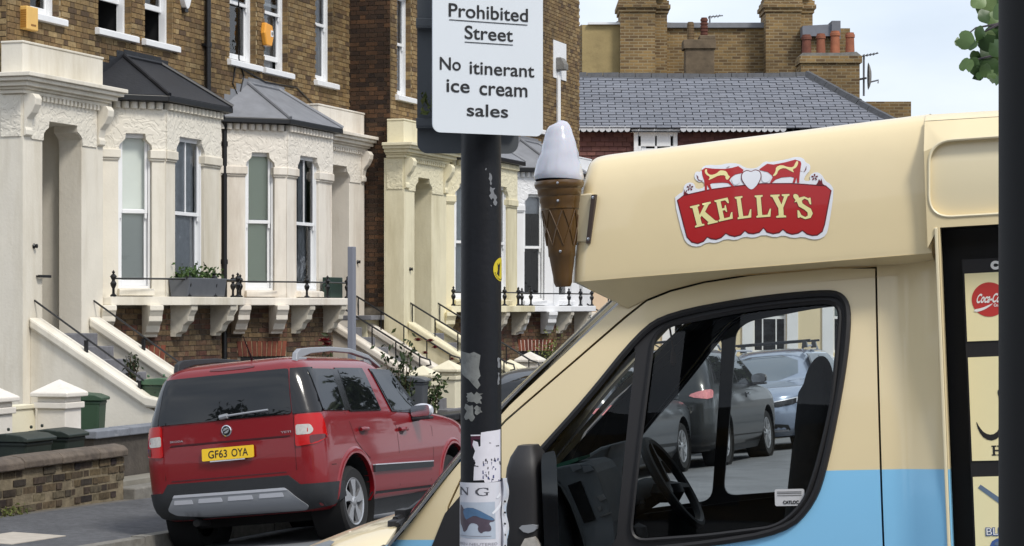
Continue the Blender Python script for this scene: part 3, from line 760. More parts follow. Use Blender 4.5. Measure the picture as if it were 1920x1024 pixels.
# yellow alarm box with slots, far left
t = thing('alarm_box', 'yellow louvred alarm box left of the first-floor window', 'alarm box', STREET, (25.2, 0, 5.55), 'burglar alarm boxes')
YEL = mat('yellow_plastic', lin(228, 184, 104), .45, var=.05, vs=8)
b = MB(); b.box(25.2, -.12, 5.31, 25.48, -.012, 5.61); b.build('case', YEL, t, bevel=.012)
b = MB()
for i in range(8): b.box(25.192, -.11, 5.335 + i * .03, 25.2005, -.03, 5.352 + i * .03)
b.build('louvre', mat('yellow_slot', lin(170, 118, 40), .6), t)
b = MB(); b.box(25.30, -.1225, 5.36, 25.42, -.1205, 5.385); b.build('name_strip', mat('brown_print', lin(140, 98, 44), .6), t)
# hexagonal yellow alarm
t = thing('alarm_box', 'orange hexagonal alarm box between two first-floor windows', 'alarm box', STREET, (32.6, 0, 6.1), 'burglar alarm boxes')
hx = [(-.13, .17), (.12, .14), (.17, -.02), (.1, -.19), (-.1, -.19), (-.17, .0)]
b = MB(); b.prism(hx, lambda u, v, d: (32.6 + u, d, 6.10 + v), -.1, -.012); b.build('case', mat('orange_plastic', lin(236, 164, 62), .45), t, bevel=.02)
b = MB(); b.box(32.64, -.104, 6.06, 32.73, -.1005, 6.16); b.build('badge', M_white, t)
b = MB(); b.lathe([(.03, -.105), (.03, -.1075)], (32.685, 0, 6.11), 12, axis='y'); b.build('emblem', M_stone, t)
# white pear-shaped alarm
t = thing('alarm_box', 'white shield-shaped alarm box beside the upper downpipe', 'alarm box', STREET, (29.9, 0, 6.2), 'burglar alarm boxes')
b = MB(); b.prism(smoothp([(-.14, .3), (.14, .3), (.17, .1), (.06, -.2), (-.06, -.2), (-.17, .1)], 2), lambda u, v, d: (29.75 + u, d, 6.34 + v), -.1, -.012); b.build('case', M_white, t, bevel=.02)
b = MB(); b.prism(circ(0, .12, .08, 14, .05), lambda u, v, d: (29.75 + u, d, 6.34 + v), -.103, -.1); b.build('emblem', mat('blue_print', lin(120, 132, 165), .5), t)
b = MB(); b.box(29.7, -.08, 6.09, 29.8, -.012, 6.15); b.build('strobe', M_black, t)
# wires on the wall
for path, lb in (([(31.6, -.03, 7.4), (31.62, -.03, 5.6), (31.8, -.03, 5.35), (31.62, -.03, 5.0), (31.4, -.03, 5.2), (31.5, -.03, 5.5)], 'thin black cable looping down beside the bay roof'),
                 ([(31.6, -.03, 5.48), (32.6, -.03, 5.33), (33.8, -.03, 5.36), (34.6, -.03, 5.1), (35.9, -.03, 5.15)], 'thin cable drooping below the window sills')):
    b = MB(); b.tube(path, .012, 5); solo(b, 'cable', M_black, lb, 'cable', STREET, path[0], 'cables pinned to the brick wall')

# window box with plant
t = thing('window_box', 'grey planter trough behind the balcony railing with green plants', 'planter', STREET, (28.35, -.98, 1.885))
b = MB(); b.prism([(-.13, 0), (.13, 0), (.17, .26), (-.17, .26)], lambda u, v, d: (27.75 + d, -.98 + u, 1.888 + v), 0, 1.15); b.build('trough', mat('slate_planter', lin(92, 95, 100), .7, var=.1, vs=6), t, bevel=.012)
M_leaf = rand_mat('leaf_green', [lin(50, 78, 34), lin(74, 102, 46), lin(38, 60, 28), lin(96, 118, 62)], rough=.6, var=.2, bump=0)
M_leafd = rand_mat('leaf_dark', [lin(38, 56, 30), lin(60, 78, 44), lin(30, 44, 26), lin(82, 90, 54)], rough=.6, var=.2, bump=0)
M_leafy = rand_mat('leaf_yellowish', [lin(110, 118, 60), lin(84, 96, 44), lin(130, 132, 76), lin(64, 78, 38)], rough=.65, var=.2, bump=0)
def leaves(mb, n, fn, sz, rng):
    for _ in range(n):
        p = V(fn(rng)); a = V((rng.gauss(0, 1), rng.gauss(0, 1), rng.gauss(0, .7))).normalized(); b_ = a.orthogonal().normalized(); q = rng.uniform(0, 6.28)
        b_ = (b_ * cos(q) + a.cross(b_) * sin(q)); c = a.cross(b_); s = sz * rng.uniform(.6, 1.3)
        mb.add([p - b_ * s, p + c * s * .45 + a * s * .12, p + b_ * s, p - c * s * .45 + a * s * .12], [(0, 1, 2, 3)])
rg = random.Random(3)
b = MB(); leaves(b, 420, lambda r: (27.75 + r.uniform(0, 1.15), -.98 + r.uniform(-.15, .15), 2.13 + abs(r.gauss(0, .07)) + .04 * sin(r.random() * 9)), .035, rg); o = b.build('foliage', M_leaf, t, kind='stuff')
b = MB(); b.box(32.95, -1.0, 1.888, 33.45, -.86, 2.22)
solo(b, 'planter', mat('dark_green_planter', lin(30, 52, 44), .5), 'dark green square planter at the foot of a bay window', 'planter', STREET, (33.2, -.93, 1.888), bevel=.01)

# gate piers
M_pier = mat('pier_white', lin(222, 216, 206), .75, var=.05, vs=3, bump=.15, bs=30, dirt=lin(188, 180, 168), ds=2, dl=.55)
M_piery = mat('pier_cream', lin(224, 217, 192), .75, var=.05, vs=3, bump=.15, bs=30, dirt=lin(190, 182, 160), ds=2, dl=.55)
def pier(s, y, ztop, m, label, w=.36):
    t = thing('gate_pier', label, 'gate pier', STREET, (s, y, -.35), 'rendered gate piers with pyramid caps')
    h = w / 2; z = ztop - .2
    b = MB(); b.box(s - h, y - h, -.4, s + h, y + h, z - .13); b.build('shaft', m, t, bevel=.01)
    b = MB(); b.box(s - h - .03, y - h - .03, z - .13, s + h + .03, y + h + .03, z - .06); b.box(s - h + .001, y - h + .001, z - .06, s + h - .001, y + h - .001, z); b.build('neck', m, t, bevel=.01)
    e = h + .06
    b = MB(); b.add([(s - e, y - e, z), (s + e, y - e, z), (s + e, y + e, z), (s - e, y + e, z), (s - e, y - e, z + .05), (s + e, y - e, z + .05), (s + e, y + e, z + .05), (s - e, y + e, z + .05), (s, y, ztop)],
                   [(3, 2, 1, 0), (0, 1, 5, 4), (1, 2, 6, 5), (2, 3, 7, 6), (3, 0, 4, 7), (4, 5, 8), (5, 6, 8), (6, 7, 8), (7, 4, 8)]); b.build('cap', m, t, bevel=.012)
    return t
pier(20.95, -2.2, .93, M_pier, 'white gate pier cut by the left edge of the photo')
t = pier(22.42, -2.2, .93, M_pier, 'white gate pier with pyramid cap beside the dark wheelie bins')
pier(33.95, -2.2, .80, M_piery, 'cream gate pier above the red car bonnet, nearer of the pair')
pier(35.15, -2.2, .86, M_piery, 'cream gate pier half hidden by the black signpost')
pier(38.35, -2.2, .80, M_piery, 'cream pier cap just right of the black signpost')
pier(39.5, -2.2, .92, M_pier, 'pale pier cap left of the van windscreen')
# low walls linking the piers
M_lw = M_pier
b = MB(); b.box(21.1, -1.98, -.4, 22.28, -1.84, .60); b.box(21.1, -2.0, .60, 22.28, -1.82, .65); solo(b, 'pier_wall', M_piery, 'cream low wall linking the two white gate piers', 'wall', STREET, (21.7, -1.9, -.35), bevel=.01)
b = MB(); b.box(22.5, -2.6, -.4, 26.6, -2.42, .25)
wl = thing('low_wall', 'low dark wall with a grey slate coping behind the bins', 'wall', STREET, (24.8, -2.5, -.35))
b.build('wall_face', M_brickdark if False else mat('dark_render', lin(78, 72, 66), .9, var=.3, vs=5, bump=.4, bs=20), wl)
x = 22.45
while x < 26.6:
    l = random.uniform(.5, .8); b = MB(); b.box(x, -2.66, .254, x + l - .012, -2.36, .255 + random.uniform(.085, .10)); b.build('coping_stone', mat('slate_coping', lin(120, 124, 132), .6, var=.2, vs=6, dirt=lin(190, 192, 196), ds=5, dl=.6) if x < 22.5 else bpy.data.materials['slate_coping'], wl, bevel=.012); x += l

# garden brick wall
gw = thing('garden_wall', 'low weathered brick garden wall along the pavement', 'wall', STREET, (20, -3.15, -.35))
WX0, WX1 = 15.0, 22.2
b = MB(); b.box(WX0, -3.14, -.5, WX1 - .012, -2.93, .1); b.build('wall_core', M_mortargw, gw)
fmw = facet((WX0, -3.14), (WX1, -3.14)); fme = facet((WX1 - .012, -3.14), (WX1 - .012, -2.93))
gb = brick_rows(fmw, 0, WX1 - WX0, -.36, .09, ch=.09, jit=.010, bl=.25, mt='gw', proud=-.004, gap=.024) + brick_rows(fme, 0, .21, -.36, .09, ch=.09, jit=.006, bl=.25, mt='gw', proud=-.004, gap=.024)
r2 = random.Random(4)
gb = [b_ for b_ in gb if r2.random() > .05]
emit_bricks(gw, gb, {'gw': M_brickgw}, 300)
M_coping = mat('worn_coping', lin(96, 86, 76), .9, var=.35, vs=7, bump=.4, bs=30, dirt=lin(66, 58, 56), ds=2.5, dl=.5)
x = WX0
while x < WX1 + .02:
    l = min(random.uniform(.55, .8), WX1 + .05 - x)
    if l < .1: break
    b = MB(); dz = random.uniform(-.008, .008)
    b.prism([(-3.20, .10), (-3.20, .17), (-3.15, .215), (-3.03, .235), (-2.92, .215), (-2.88, .17), (-2.88, .10)], lambda u, v, d: (x + d, u, v + dz), 0, l - .012)
    b.build('coping_stone', M_coping, gw, bevel=.012); x += l
# moss and weeds at the foot of the wall
b = MB(); leaves(b, 260, lambda r: (r.uniform(18.6, 20.0), -3.19 - abs(r.gauss(0, .05)), -.35 + abs(r.gauss(0, .05))), .022, rg)
solo(b, 'weeds', M_leafy, None, None, STREET, (19.5, -3.2, -.35), kind='stuff')
es = thing('edging_stone', 'long worn edging stone across the garden entrance', 'stone', STREET, (23.3, -3.2, -.35))
b = MB(); b.box(22.25, -3.26, -.42, 23.35, -3.0, -.27); b.box(23.37, -3.25, -.42, 25.6, -3.0, -.275); b.build('stone', M_kerb, es, bevel=.02)
b = MB(); b.box(22.25, -2.98, -.42, 25.6, -2.62, -.22); solo(b, 'garden_path', mat('path_concrete', lin(132, 128, 118), .9, var=.12, vs=4, bump=.2), None, None, STREET, (23, -2.8, -.3), kind='structure')

w2 = thing('garden_wall', 'dark stretch of garden wall beyond the red car bonnet', 'wall', STREET, (35, -3.1, -.6))
b = MB(); b.box(31.6, -3.15, -.8, 39.5, -2.95, -.02); b.build('wall_core', M_mortardark, w2)
emit_bricks(w2, brick_rows(facet((31.6, -3.15), (39.5, -3.15)), 0, 7.9, -.7, -.03, mt='d'), {'d': M_brickdark}, 60)
x = 31.6
while x < 39.4:
    l = random.uniform(.6, .85); b = MB(); b.box(x, -3.22, -.018, x + l - .012, -2.88, .09 + random.uniform(-.006, .006)); b.build('coping_stone', M_felt, w2, bevel=.02); x += l
# wheelie bins
def wheelie(s, y, z, h, w, d, rz, body, lid, label, group='wheelie bins'):
    fr = STREET @ Matrix.Translation(V((s, y, z))) @ Matrix.Rotation(rz, 4, 'Z')
    t = thing('wheelie_bin', label, 'wheelie bin', fr, (0, 0, 0), group)
    b = MB(); k = .82; hw, hd = w / 2, d / 2
    b.hexa([(-hw * k, -hd * k, .06), (hw * k, -hd * k, .06), (hw * k, hd * .9, .06), (-hw * k, hd * .9, .06), (-hw * .97, -hd * .97, h - .1), (hw * .97, -hd * .97, h - .1), (hw * .97, hd * .97, h - .1), (-hw * .97, hd * .97, h - .1)])
    b.box(-hw, -hd, h - .14, hw, hd, h - .09); b.build('body', body, t, bevel=.02)
    b = MB(); n = 8
    pr = [(-hd - .03, h - .09), (-hd - .03, h - .055), (-hd * .7, h - .015), (0, h), (hd * .8, h - .02), (hd + .02, h - .05), (hd + .02, h - .09)]
    b.prism(pr, lambda u, v, q: (q, u, v), -hw - .02, hw + .02)
    for q in (-.5, .5): b.tube([V((q * w * .55, hd * .9, h - .0)), V((q * w * .55, hd * .9, h + .035))], .018, 6)
    b.build('lid', lid, t, bevel=.012)
    b = MB(); b.tube([(-hw * .7, hd + .06, h - .13), (hw * .7, hd + .06, h - .13)], .015, 6); b.build('handle', body, t)
    for q in (-1, 1):
        b = MB(); b.lathe([(.1, -.03), (.1, .03)], (q * hw * .75, hd * .9, .1), 14, axis='x'); b.build('wheel', M_blackmatt, t)
    return t
GRN = mat('green_plastic', lin(48, 72, 52), .5, var=.12, vs=6); GRND = mat('dark_green_plastic', lin(34, 44, 38), .5, var=.15, vs=6, dirt=lin(90, 96, 90), ds=5, dl=.62)
GRNL = mat('light_green_plastic', lin(74, 104, 78), .5, var=.12, vs=6)
wheelie(23.75, -1.75, -.2, .92, .42, .5, .3, GRN, GRN, 'dark green wheelie bin half hidden behind a white gate pier')
wheelie(25.3, -2.15, -.2, 1.06, .56, .6, -.2, GRN, GRNL, 'mid green wheelie bin with pale lid left of the red car')
wheelie(20.8, -2.66, -.42, .84, .56, .5, 0, GRND, GRND, 'dark green bin with grimy lid behind the garden wall, left one')
wheelie(21.62, -2.62, -.42, .84, .5, .5, .1, GRND, GRND, 'dark green bin right beside the white pier, right one of two')
wheelie(32.3, -2.6, -.3, .98, .5, .55, .2, mat('grey_bin_plastic', lin(74, 78, 84), .5), mat('grey_bin_lid', lin(88, 92, 98), .45), 'grey wheelie bin showing above the red car door mirror')
t = thing('recycling_box', 'bright blue recycling box lid behind the garden wall', 'recycling box', STREET, (20.6, -2.06, -.3))
BLU = mat('blue_plastic', lin(50, 88, 176), .45)
b = MB(); b.hexa([(20.3, -2.22, -.3), (20.95, -2.22, -.3), (20.95, -1.9, -.3), (20.3, -1.9, -.3), (20.24, -2.26, .40), (21.02, -2.26, .40), (21.02, -1.86, .40), (20.24, -1.86, .40)]); b.build('tub', BLU, t, bevel=.02)
b = MB(); b.box(20.2, -2.30, .405, 21.06, -1.82, .47); b.build('lid', BLU, t, bevel=.02)

# street name post (flat grey)
t = thing('grey_post', 'plain grey square post standing in front of the stairs', 'post', STREET, (24.55, -4.9, -.4))
b = MB(); b.box(24.5, -4.93, -.42, 24.6, -4.86, 2.46); b.build('post', mat('grey_paint_post', lin(122, 125, 134), .5, var=.04, vs=3), t, bevel=.006)
# black area railing post at the far left
b = MB(); b.box(21.9, -1.2, -.2, 21.96, -1.12, 1.6); b.lathe([(.05, 0), (.06, .06), (.0, .14)], (21.93, -1.16, 1.6), 8)
solo(b, 'railing_post', M_black, 'black iron post at the left edge of the photo', 'post', STREET, (21.93, -1.16, -.2))

# shrubs
def shrub(label, s, y, z, h, r, n, m, flowers, cat='bush', sz=.05, seed=1, name='rose_bush'):
    rg = random.Random(seed); t = thing(name, label, cat, STREET, (s, y, z), 'garden bushes')
    stems = MB(); tips = []
    for i in range(9):
        a = rg.uniform(0, 6.28); q = r * rg.uniform(.2, 1); hh = h * rg.uniform(.6, 1)
        p = [(s + cos(a) * .05, y + sin(a) * .05, z), (s + cos(a) * q * .5, y + sin(a) * q * .5, z + hh * .55), (s + cos(a) * q, y + sin(a) * q, z + hh)]
        stems.tube(p, [.012, .009, .005], 5); tips += [p[1], p[2], tuple((u + v) / 2 for u, v in zip(p[1], p[2]))]
    stems.build('stem', mat('twig', lin(72, 60, 42), .9), t)
    f = MB(); leaves(f, n, lambda g: (lambda c: (c[0] + g.gauss(0, r * .22), c[1] + g.gauss(0, r * .22), c[2] + g.gauss(0, h * .09)))(g.choice(tips)), sz, rg)
    f.build('foliage', m, t, kind='stuff')
    if flowers:
        fm_ = mat('rose_red', lin(120, 22, 34), .6, var=.25, vs=30)
        for (fs, fy, fz, fr) in flowers:
            b = MB()
            for k in range(3):
                for j in range(6):
                    a = j * 1.047 + k * .5; rr = fr * (1 - .28 * k); c = V((fs, fy, fz + .012 * k))
                    d = V((cos(a), sin(a), .35 + .4 * k)).normalized(); e = V((-sin(a), cos(a), 0))
                    b.add([c, c + d * rr * .7 - e * rr * .45, c + d * rr, c + d * rr * .7 + e * rr * .45], [(0, 1, 2, 3)])
            b.build('flower', fm_, t)
    return t
shrub('rose bush with dark red blooms beside the stairs, behind the red car', 32.0, -2.6, -.2, 1.36, .30, 300, M_leafd, [(31.9, -2.9, 1.22, .09), (32.7, -2.8, 1.2, .08), (32.2, -2.9, 1.02, .07), (32.5, -2.95, 1.1, .07)], seed=5)
shrub('rose with one large crimson bloom against the basement brick', 29.4, -2.5, -.2, 1.32, .28, 240, M_leafd, [(29.15, -2.55, 1.24, .13), (29.3, -2.52, 1.19, .1), (29.75, -2.5, 1.12, .06)], seed=8)
shrub('low leafy rose bush just above the car roof and windscreen', 33.0, -2.7, -.2, .85, .28, 200, M_leafd, [(33.4, -2.9, .9, .06)], seed=9)
shrub('yellow-green shrub at the garden entrance left of the car tail light', 23.95, -3.0, -.35, .62, .3, 700, M_leafy, None, seed=6, sz=.04, name='shrub')
shrub('tall wispy weed growing by the white bay basement', 42.3, -1.75, -.4, 1.55, .32, 600, M_leafy, None, seed=12, sz=.04, name='shrub')
shrub('pot plant standing on the front steps behind the handrail', 25.7, -1.35, .7, .42, .16, 120, M_leafd, None, seed=14, sz=.035, name='pot_plant')

# peach house beyond the terrace
t = thing('peach_house', 'peach rendered building low beyond the terrace', 'house', STREET, (49.6, .4, -.3))
M_peach = mat('peach_render', lin(226, 200, 170), .8, var=.04, vs=2, bump=.1)
b = MB(); b.box(47.6, .1, -.4, 54, 6, 4.1); b.build('wall', M_peach, t)
b = MB(); b.box(47.4, -1.2, -.4, 48.2, .09, 1.55); b.box(47.5, -1.22, 1.5, 48.25, .08, 1.62); b.build('entrance_wall', M_pier, t, bevel=.02)
b = MB(); b.tube([(47.45, -1.4, 1.0), (47.45, -1.4, 2.0), (47.9, -.3, 2.25)], .02, 6); b.tube([(47.9, -.3, 1.6), (47.9, -.3, 2.25)], .015, 6); b.build('handrail', M_black, t)

# extractor hood and white pipe on the end house
t = thing('boiler_flue', 'grey cowl on a white board with a white pipe below', 'flue', STREET, (45.85, -.77, 6.9))
b = MB(); b.box(45.35, -.805, 6.62, 46.25, -.78, 7.42); b.build('board', M_white, t, bevel=.004)
b = MB(); b.prism([(.0, 6.80), (.0, 7.06), (-.10, 7.06), (-.18, 6.92), (-.18, 6.80)], lambda u, v, d: (45.5 + d, -.81 + u, v), 0, .3); b.build('cowl', M_stone, t, bevel=.01)
b = MB(); b.tube([(45.6, -.83, 2.0), (45.6, -.83, 6.75)], .05, 8); b.tube([(45.45, -.82, 2.0), (45.45, -.82, 5.1)], .03, 8); b.build('pipe', M_white, t)

# ------------------------------------------------------------------ slate-roofed house and chimneys across the end of the street
DF = 56.0
def X(px, d=DF): return (px - 960) * d / 4200
def Z(py, d=DF): return 1.75 + (575 - py) * d / 4200
M_slate = rand_mat('roof_slate', [lin(112, 115, 123), lin(118, 121, 129), lin(108, 111, 119), lin(115, 117, 124), lin(121, 124, 132), lin(111, 113, 120)], rough=.6, var=.06, vs=8, bump=.1, bs=20, soot=(.94, 1.05))
M_ridge = mat('ridge_tile', lin(78, 79, 82), .8, var=.2, vs=6, bump=.2)
M_tile = rand_mat('red_clay_tile', [lin(104, 72, 66), lin(114, 78, 72), lin(94, 64, 62), lin(108, 74, 66)], rough=.85, var=.12, vs=12, bump=.2, soot=(.9, 1.08))
M_cream2 = mat('cream_render', lin(224, 208, 172), .8, var=.03, vs=1, bump=.08)
M_chim = M_brick
M_ochre = mat('ochre_render', lin(158, 140, 98), .9, var=.12, vs=2.5, bump=.25, bs=10, dirt=lin(110, 96, 66), ds=1.4, dl=.55)
sh = thing('slate_roof_house', 'house with hipped slate roof, red hung tiles and cream ground floor', 'house', None, (5.5, DF, -.6))
x0, x1 = 1.0, 9.6
fl_ = lambda u, v, d: (u, DF + d, v)
b = MB(); b.box(x0, DF + .02, -1, x1, DF + 7, 3.6)
ho = [(X(1412, DF), X(1475, DF), 0.6, 2.35), (X(1562, DF), X(1625, DF), 0.6, 2.35), (X(1262, DF), X(1325, DF), .6, 2.35)]
b = MB(); b.panel([(x0, -1), (x1, -1), (x1, 4.1), (x0, 4.1)], fl_, [[(a, c), (q, c), (q, d), (a, d)] for a, q, c, d in ho], thick=.3, smooth=False)
b.build('wall', M_cream2, sh)
for a, q, c, d in ho:
    f = MB(); f.fbox(fl_, a - .28, c - .1, -.06, a - .001, d + .35, .05); f.fbox(fl_, q + .001, c - .1, -.06, q + .28, d + .35, .05); f.fbox(fl_, a - .36, d + .352, -.1, q + .36, d + .45, .05); f.fbox(fl_, a - .36, c - .2, -.12, q + .36, c - .101, .05)
    f.fbox(fl_, a, d + .001, -.05, q, d + .35, .05)
    f.build('window_surround', M_white, sh, bevel=.01)
    w = MB(); zm = 1.48
    for (u0, u1, v0, v1) in ((a, a + .05, c, d), (q - .05, q, c, d), (a + .05, q - .05, d - .05, d), (a + .05, q - .05, c, c + .06), (a + .05, q - .05, zm - .04, zm + .03), (a + .235, a + .265, c + .06, zm - .04), (q - .265, q - .235, c + .06, zm - .04), (a + .235, a + .265, zm + .03, d - .05), (q - .265, q - .235, zm + .03, d - .05)):
        w.fbox(fl_, u0, v0, .1, u1, v1, .16)
    w = w.build('window', M_white, sh)
    g_ = MB(); g_.add([fl_(a, c, .13), fl_(q, c, .13), fl_(q, d, .13), fl_(a, d, .13)], [(0, 1, 2, 3)]); g_.build('pane', M_pane, w)
    g_ = MB(); g_.add([fl_(a, zm, .26), fl_(q, zm, .26), fl_(q, d, .26), fl_(a, d, .26)], [(0, 1, 2, 3)]); g_.build('blind', M_blindg, w)
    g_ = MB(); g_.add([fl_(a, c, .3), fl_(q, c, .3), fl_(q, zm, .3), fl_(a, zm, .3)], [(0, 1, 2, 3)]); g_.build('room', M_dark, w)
# tile-hung upper wall
ze = Z(243)
b = MB(); b.box(x0, DF + .05, 4.1, x1, DF + 7, ze); b.build('upper_wall', M_tile, sh)
tl_ = MB(); z = 4.15; row = 0
while z < ze - .05:
    x = x0 + (.11 if row % 2 else 0)
    while x < X(1480):
        if not (X(1185) < x + .1 < X(1272)): tl_.hexa([(x, DF - .005, z), (x + .21, DF - .005, z), (x + .21, DF + .049, z), (x, DF + .049, z), (x, DF + .03, z + .13), (x + .21, DF + .03, z + .13), (x + .21, DF + .049, z + .13), (x, DF + .049, z + .13)])
        x += .22
    z += .115; row += 1
tl_.build('hung_tiles', M_tile, sh, kind='stuff')
dw = MB()
for (a, q, c, d) in ((1188, 1196, 282, 248), (1262, 1270, 282, 248), (1196, 1262, 255, 248), (1196, 1202, 282, 255), (1227, 1232, 282, 255), (1256, 1262, 282, 255), (1202, 1256, 282, 279)):
    dw.box(X(a) + .002, DF - .12 + (.03 if a > 1195 else 0), Z(c + 20), X(q) - .002, DF + .04, Z(d))
dw.box(X(1183), DF - .2, Z(249), X(1275), DF + .2, Z(243))
dwo = dw.build('dormer_window', M_white, sh, bevel=.01)
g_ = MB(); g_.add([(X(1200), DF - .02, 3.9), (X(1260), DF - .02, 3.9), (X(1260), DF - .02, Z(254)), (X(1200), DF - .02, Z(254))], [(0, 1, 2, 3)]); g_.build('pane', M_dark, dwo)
g_ = MB(); g_.add([(X(1202), DF - .03, 3.9), (X(1213), DF - .03, 3.9), (X(1211), DF - .03, Z(256)), (X(1202), DF - .03, Z(256))], [(0, 1, 2, 3)]); g_.build('curtain', M_curt, dwo)
# scalloped bargeboard
M_barge = mat('grey_white_paint', lin(196, 198, 202), .6, dirt=lin(120, 120, 124), ds=6, dl=.62, var=.05)
for a, q in ((1076, 1184), (1274, 1478)):
    bb = MB()
    u = X(a); n = int((X(q) - X(a)) / .155)
    for i in range(n):
        c = u + (i + .5) * .155
        bb.prism([(c - .076, ze + .06), (c - .076, ze - .02), (c - .05, ze - .065), (c, ze - .085), (c + .05, ze - .065), (c + .076, ze - .02), (c + .076, ze + .06)], lambda p, q_, d: (p, DF - .3 + d, q_), 0, .03)
    bb.build('bargeboard', M_barge, sh)
# slates: eave line to ridge, hip at the right
zr = Z(122); run = 2.6; rows = 21
sag = lambda x: -.05 * sin(pi * (x - 1) / 7) + (.07 if x < 2 else 0) * 0
sl_me = []
b = MB(); b.hexa([(-.5, -.024, 0), (.5, -.024, 0), (.5, 0, 0), (-.5, 0, 0), (-.5, -.006, 1), (.5, -.006, 1), (.5, 0, 1), (-.5, 0, 1)])
smesh = b.mesh('roof_slate'); smesh.materials.append(M_slate)
hipx = lambda t: X(1690) + (X(1538) - X(1690)) * t
deck = MB(); deck.add([(x0, DF - .26, ze - .09), (hipx(0), DF - .26, ze - .09), (hipx(1), DF + run, zr - .09), (x0, DF + run, zr - .09)], [(0, 1, 2, 3)])
deck.add([(hipx(0), DF - .3, ze), (hipx(0), DF + 6, ze), (hipx(1), DF + run, zr)], [(0, 1, 2)])
deck.add([(x0, DF + run, zr), (hipx(1), DF + run, zr), (hipx(0), DF + 6, ze), (x0, DF + 6, ze)], [(0, 1, 2, 3)])
ro = deck.build('roof', M_felt, sh)
ang = atan2(run + .3, zr - ze); sl_len = hypot(run + .3, zr - ze) / rows
slots = []
for r in range(rows):
    t = r / rows; wd = .385; x = x0 + (wd / 2 if r % 2 else 0) - .1
    while x < hipx(t) - .05:
        w = min(wd - .022, hipx(t + .5 / rows) - x)
        if w > .06: slots.append((x + w / 2, t, w))
        x += wd
rr = random.Random(2); rr.shuffle(slots); off = ORG[sh]
slots.sort(key=lambda s_: 0 if 1.5 < s_[0] < 9.2 else 1)
rest = MB(); lo = V((0, -.3, ze)); up_ = V((0, run + .3, zr - ze)); nn = V((0, -(zr - ze), run + .3)).normalized()
for i, (cx, t, w) in enumerate(slots):
    sg = -.045 * sin(pi * min(1, max(0, (cx - 1) / 7))) * t
    dz = rr.uniform(-.003, .006); p = V((cx, DF, 0)) + lo + up_ * t + nn * (.012 + dz) + V((0, 0, sg)); tw = rr.uniform(-.01, .01)
    if i < 300:
        piece('slate', smesh, ro, (p.x - off[0], p.y - off[1], p.z - off[2]), (-ang, 0, tw), (w, 1, sl_len * 1.12))
    else:
        e = up_.normalized() * sl_len * 1.12; q = V((w / 2, 0, 0)); k = nn * .024
        a = [p - q + k, p + q + k, p + q, p - q, p - q + e + k * .3, p + q + e + k * .3, p + q + e, p - q + e]
        rest.hexa([tuple(v_) for v_ in a])
rest.build('slates', M_slate, ro, kind='stuff')
rt = MB(); x = X(1076)
rme = MB(); rme.hexa([(-.5, -.16, -.1), (.5, -.16, -.1), (.5, .16, -.1), (-.5, .16, -.1), (-.5, -.07, .12), (.5, -.07, .12), (.5, .07, .12), (-.5, .07, .12)])
rmesh = rme.mesh('ridge_tile'); rmesh.materials.append(M_ridge)
while x < hipx(1):
    piece('ridge_tile', rmesh, ro, (x + .2 - off[0], run, zr - .02 - .045 * sin(pi * min(1, max(0, (x - 1) / 7))) - off[2] + rr.uniform(-.01, .01)), (0, rr.uniform(-.02, .02), 0), (.405, 1, 1)); x += .42
a = V((hipx(1), DF + run, zr + .02)); c = V((hipx(0), DF - .3, ze + .02)); L_ = (c - a).length; n = int(L_ / .42)
q_ = (c - a).to_track_quat('X', 'Z').to_euler()
for i in range(n):
    p = a + (c - a) * ((i + .5) / n); piece('ridge_tile', rmesh, ro, (p.x - off[0], p.y - off[1], p.z - off[2] + rr.uniform(-.01, .01)), q_, (L_ / n - .015, .9, .9))

# brick chimneys and walls behind
def brickbox(mb, x0, z0, x1, z1, d, dep):
    mb.box(x0, d, z0, x1, d + dep, z1)
M_bt = bpy.data.materials.new('far_brick'); M_bt.use_nodes = True
t_ = M_bt.node_tree; bs = t_.nodes['Principled BSDF']; bs.inputs['Roughness'].default_value = .9
tcn = t_.nodes.new('ShaderNodeTexCoord'); bk = t_.nodes.new('ShaderNodeTexBrick'); mpn = t_.nodes.new('ShaderNodeMapping'); mpn.inputs['Rotation'].default_value = (radians(90), 0, 0)
sep = t_.nodes.new('ShaderNodeSeparateXYZ'); cmb = t_.nodes.new('ShaderNodeCombineXYZ'); ad = t_.nodes.new('ShaderNodeMath')
t_.links.new(tcn.outputs['Object'], sep.inputs[0]); t_.links.new(sep.outputs['X'], ad.inputs[0]); t_.links.new(sep.outputs['Y'], ad.inputs[1]); t_.links.new(ad.outputs[0], cmb.inputs['X']); t_.links.new(sep.outputs['Z'], cmb.inputs['Y'])
t_.links.new(cmb.outputs[0], bk.inputs['Vector'])
bk.inputs['Scale'].default_value = 1; bk.inputs['Brick Width'].default_value = .25; bk.inputs['Row Height'].default_value = .085; bk.inputs['Mortar Size'].default_value = .012; bk.inputs['Bias'].default_value = -.1
bk.inputs['Color1'].default_value = (*lin(146, 119, 76), 1); bk.inputs['Color2'].default_value = (*lin(92, 71, 48), 1); bk.inputs['Mortar'].default_value = (*lin(150, 134, 104), 1)
nz = t_.nodes.new('ShaderNodeTexNoise'); nz.inputs['Scale'].default_value = .8; nz.inputs['Detail'].default_value = 6; t_.links.new(tcn.outputs['Object'], nz.inputs['Vector'])
mrr = t_.nodes.new('ShaderNodeMapRange'); mrr.inputs['From Min'].default_value = .3; mrr.inputs['From Max'].default_value = .7; mrr.inputs['To Min'].default_value = .62; mrr.inputs['To Max'].default_value = 1.2; t_.links.new(nz.outputs['Fac'], mrr.inputs['Value'])
vm = t_.nodes.new('ShaderNodeVectorMath'); vm.operation = 'SCALE'; t_.links.new(bk.outputs['Color'], vm.inputs[0]); t_.links.new(mrr.outputs['Result'], vm.inputs['Scale']); t_.links.new(vm.outputs['Vector'], bs.inputs['Base Color'])
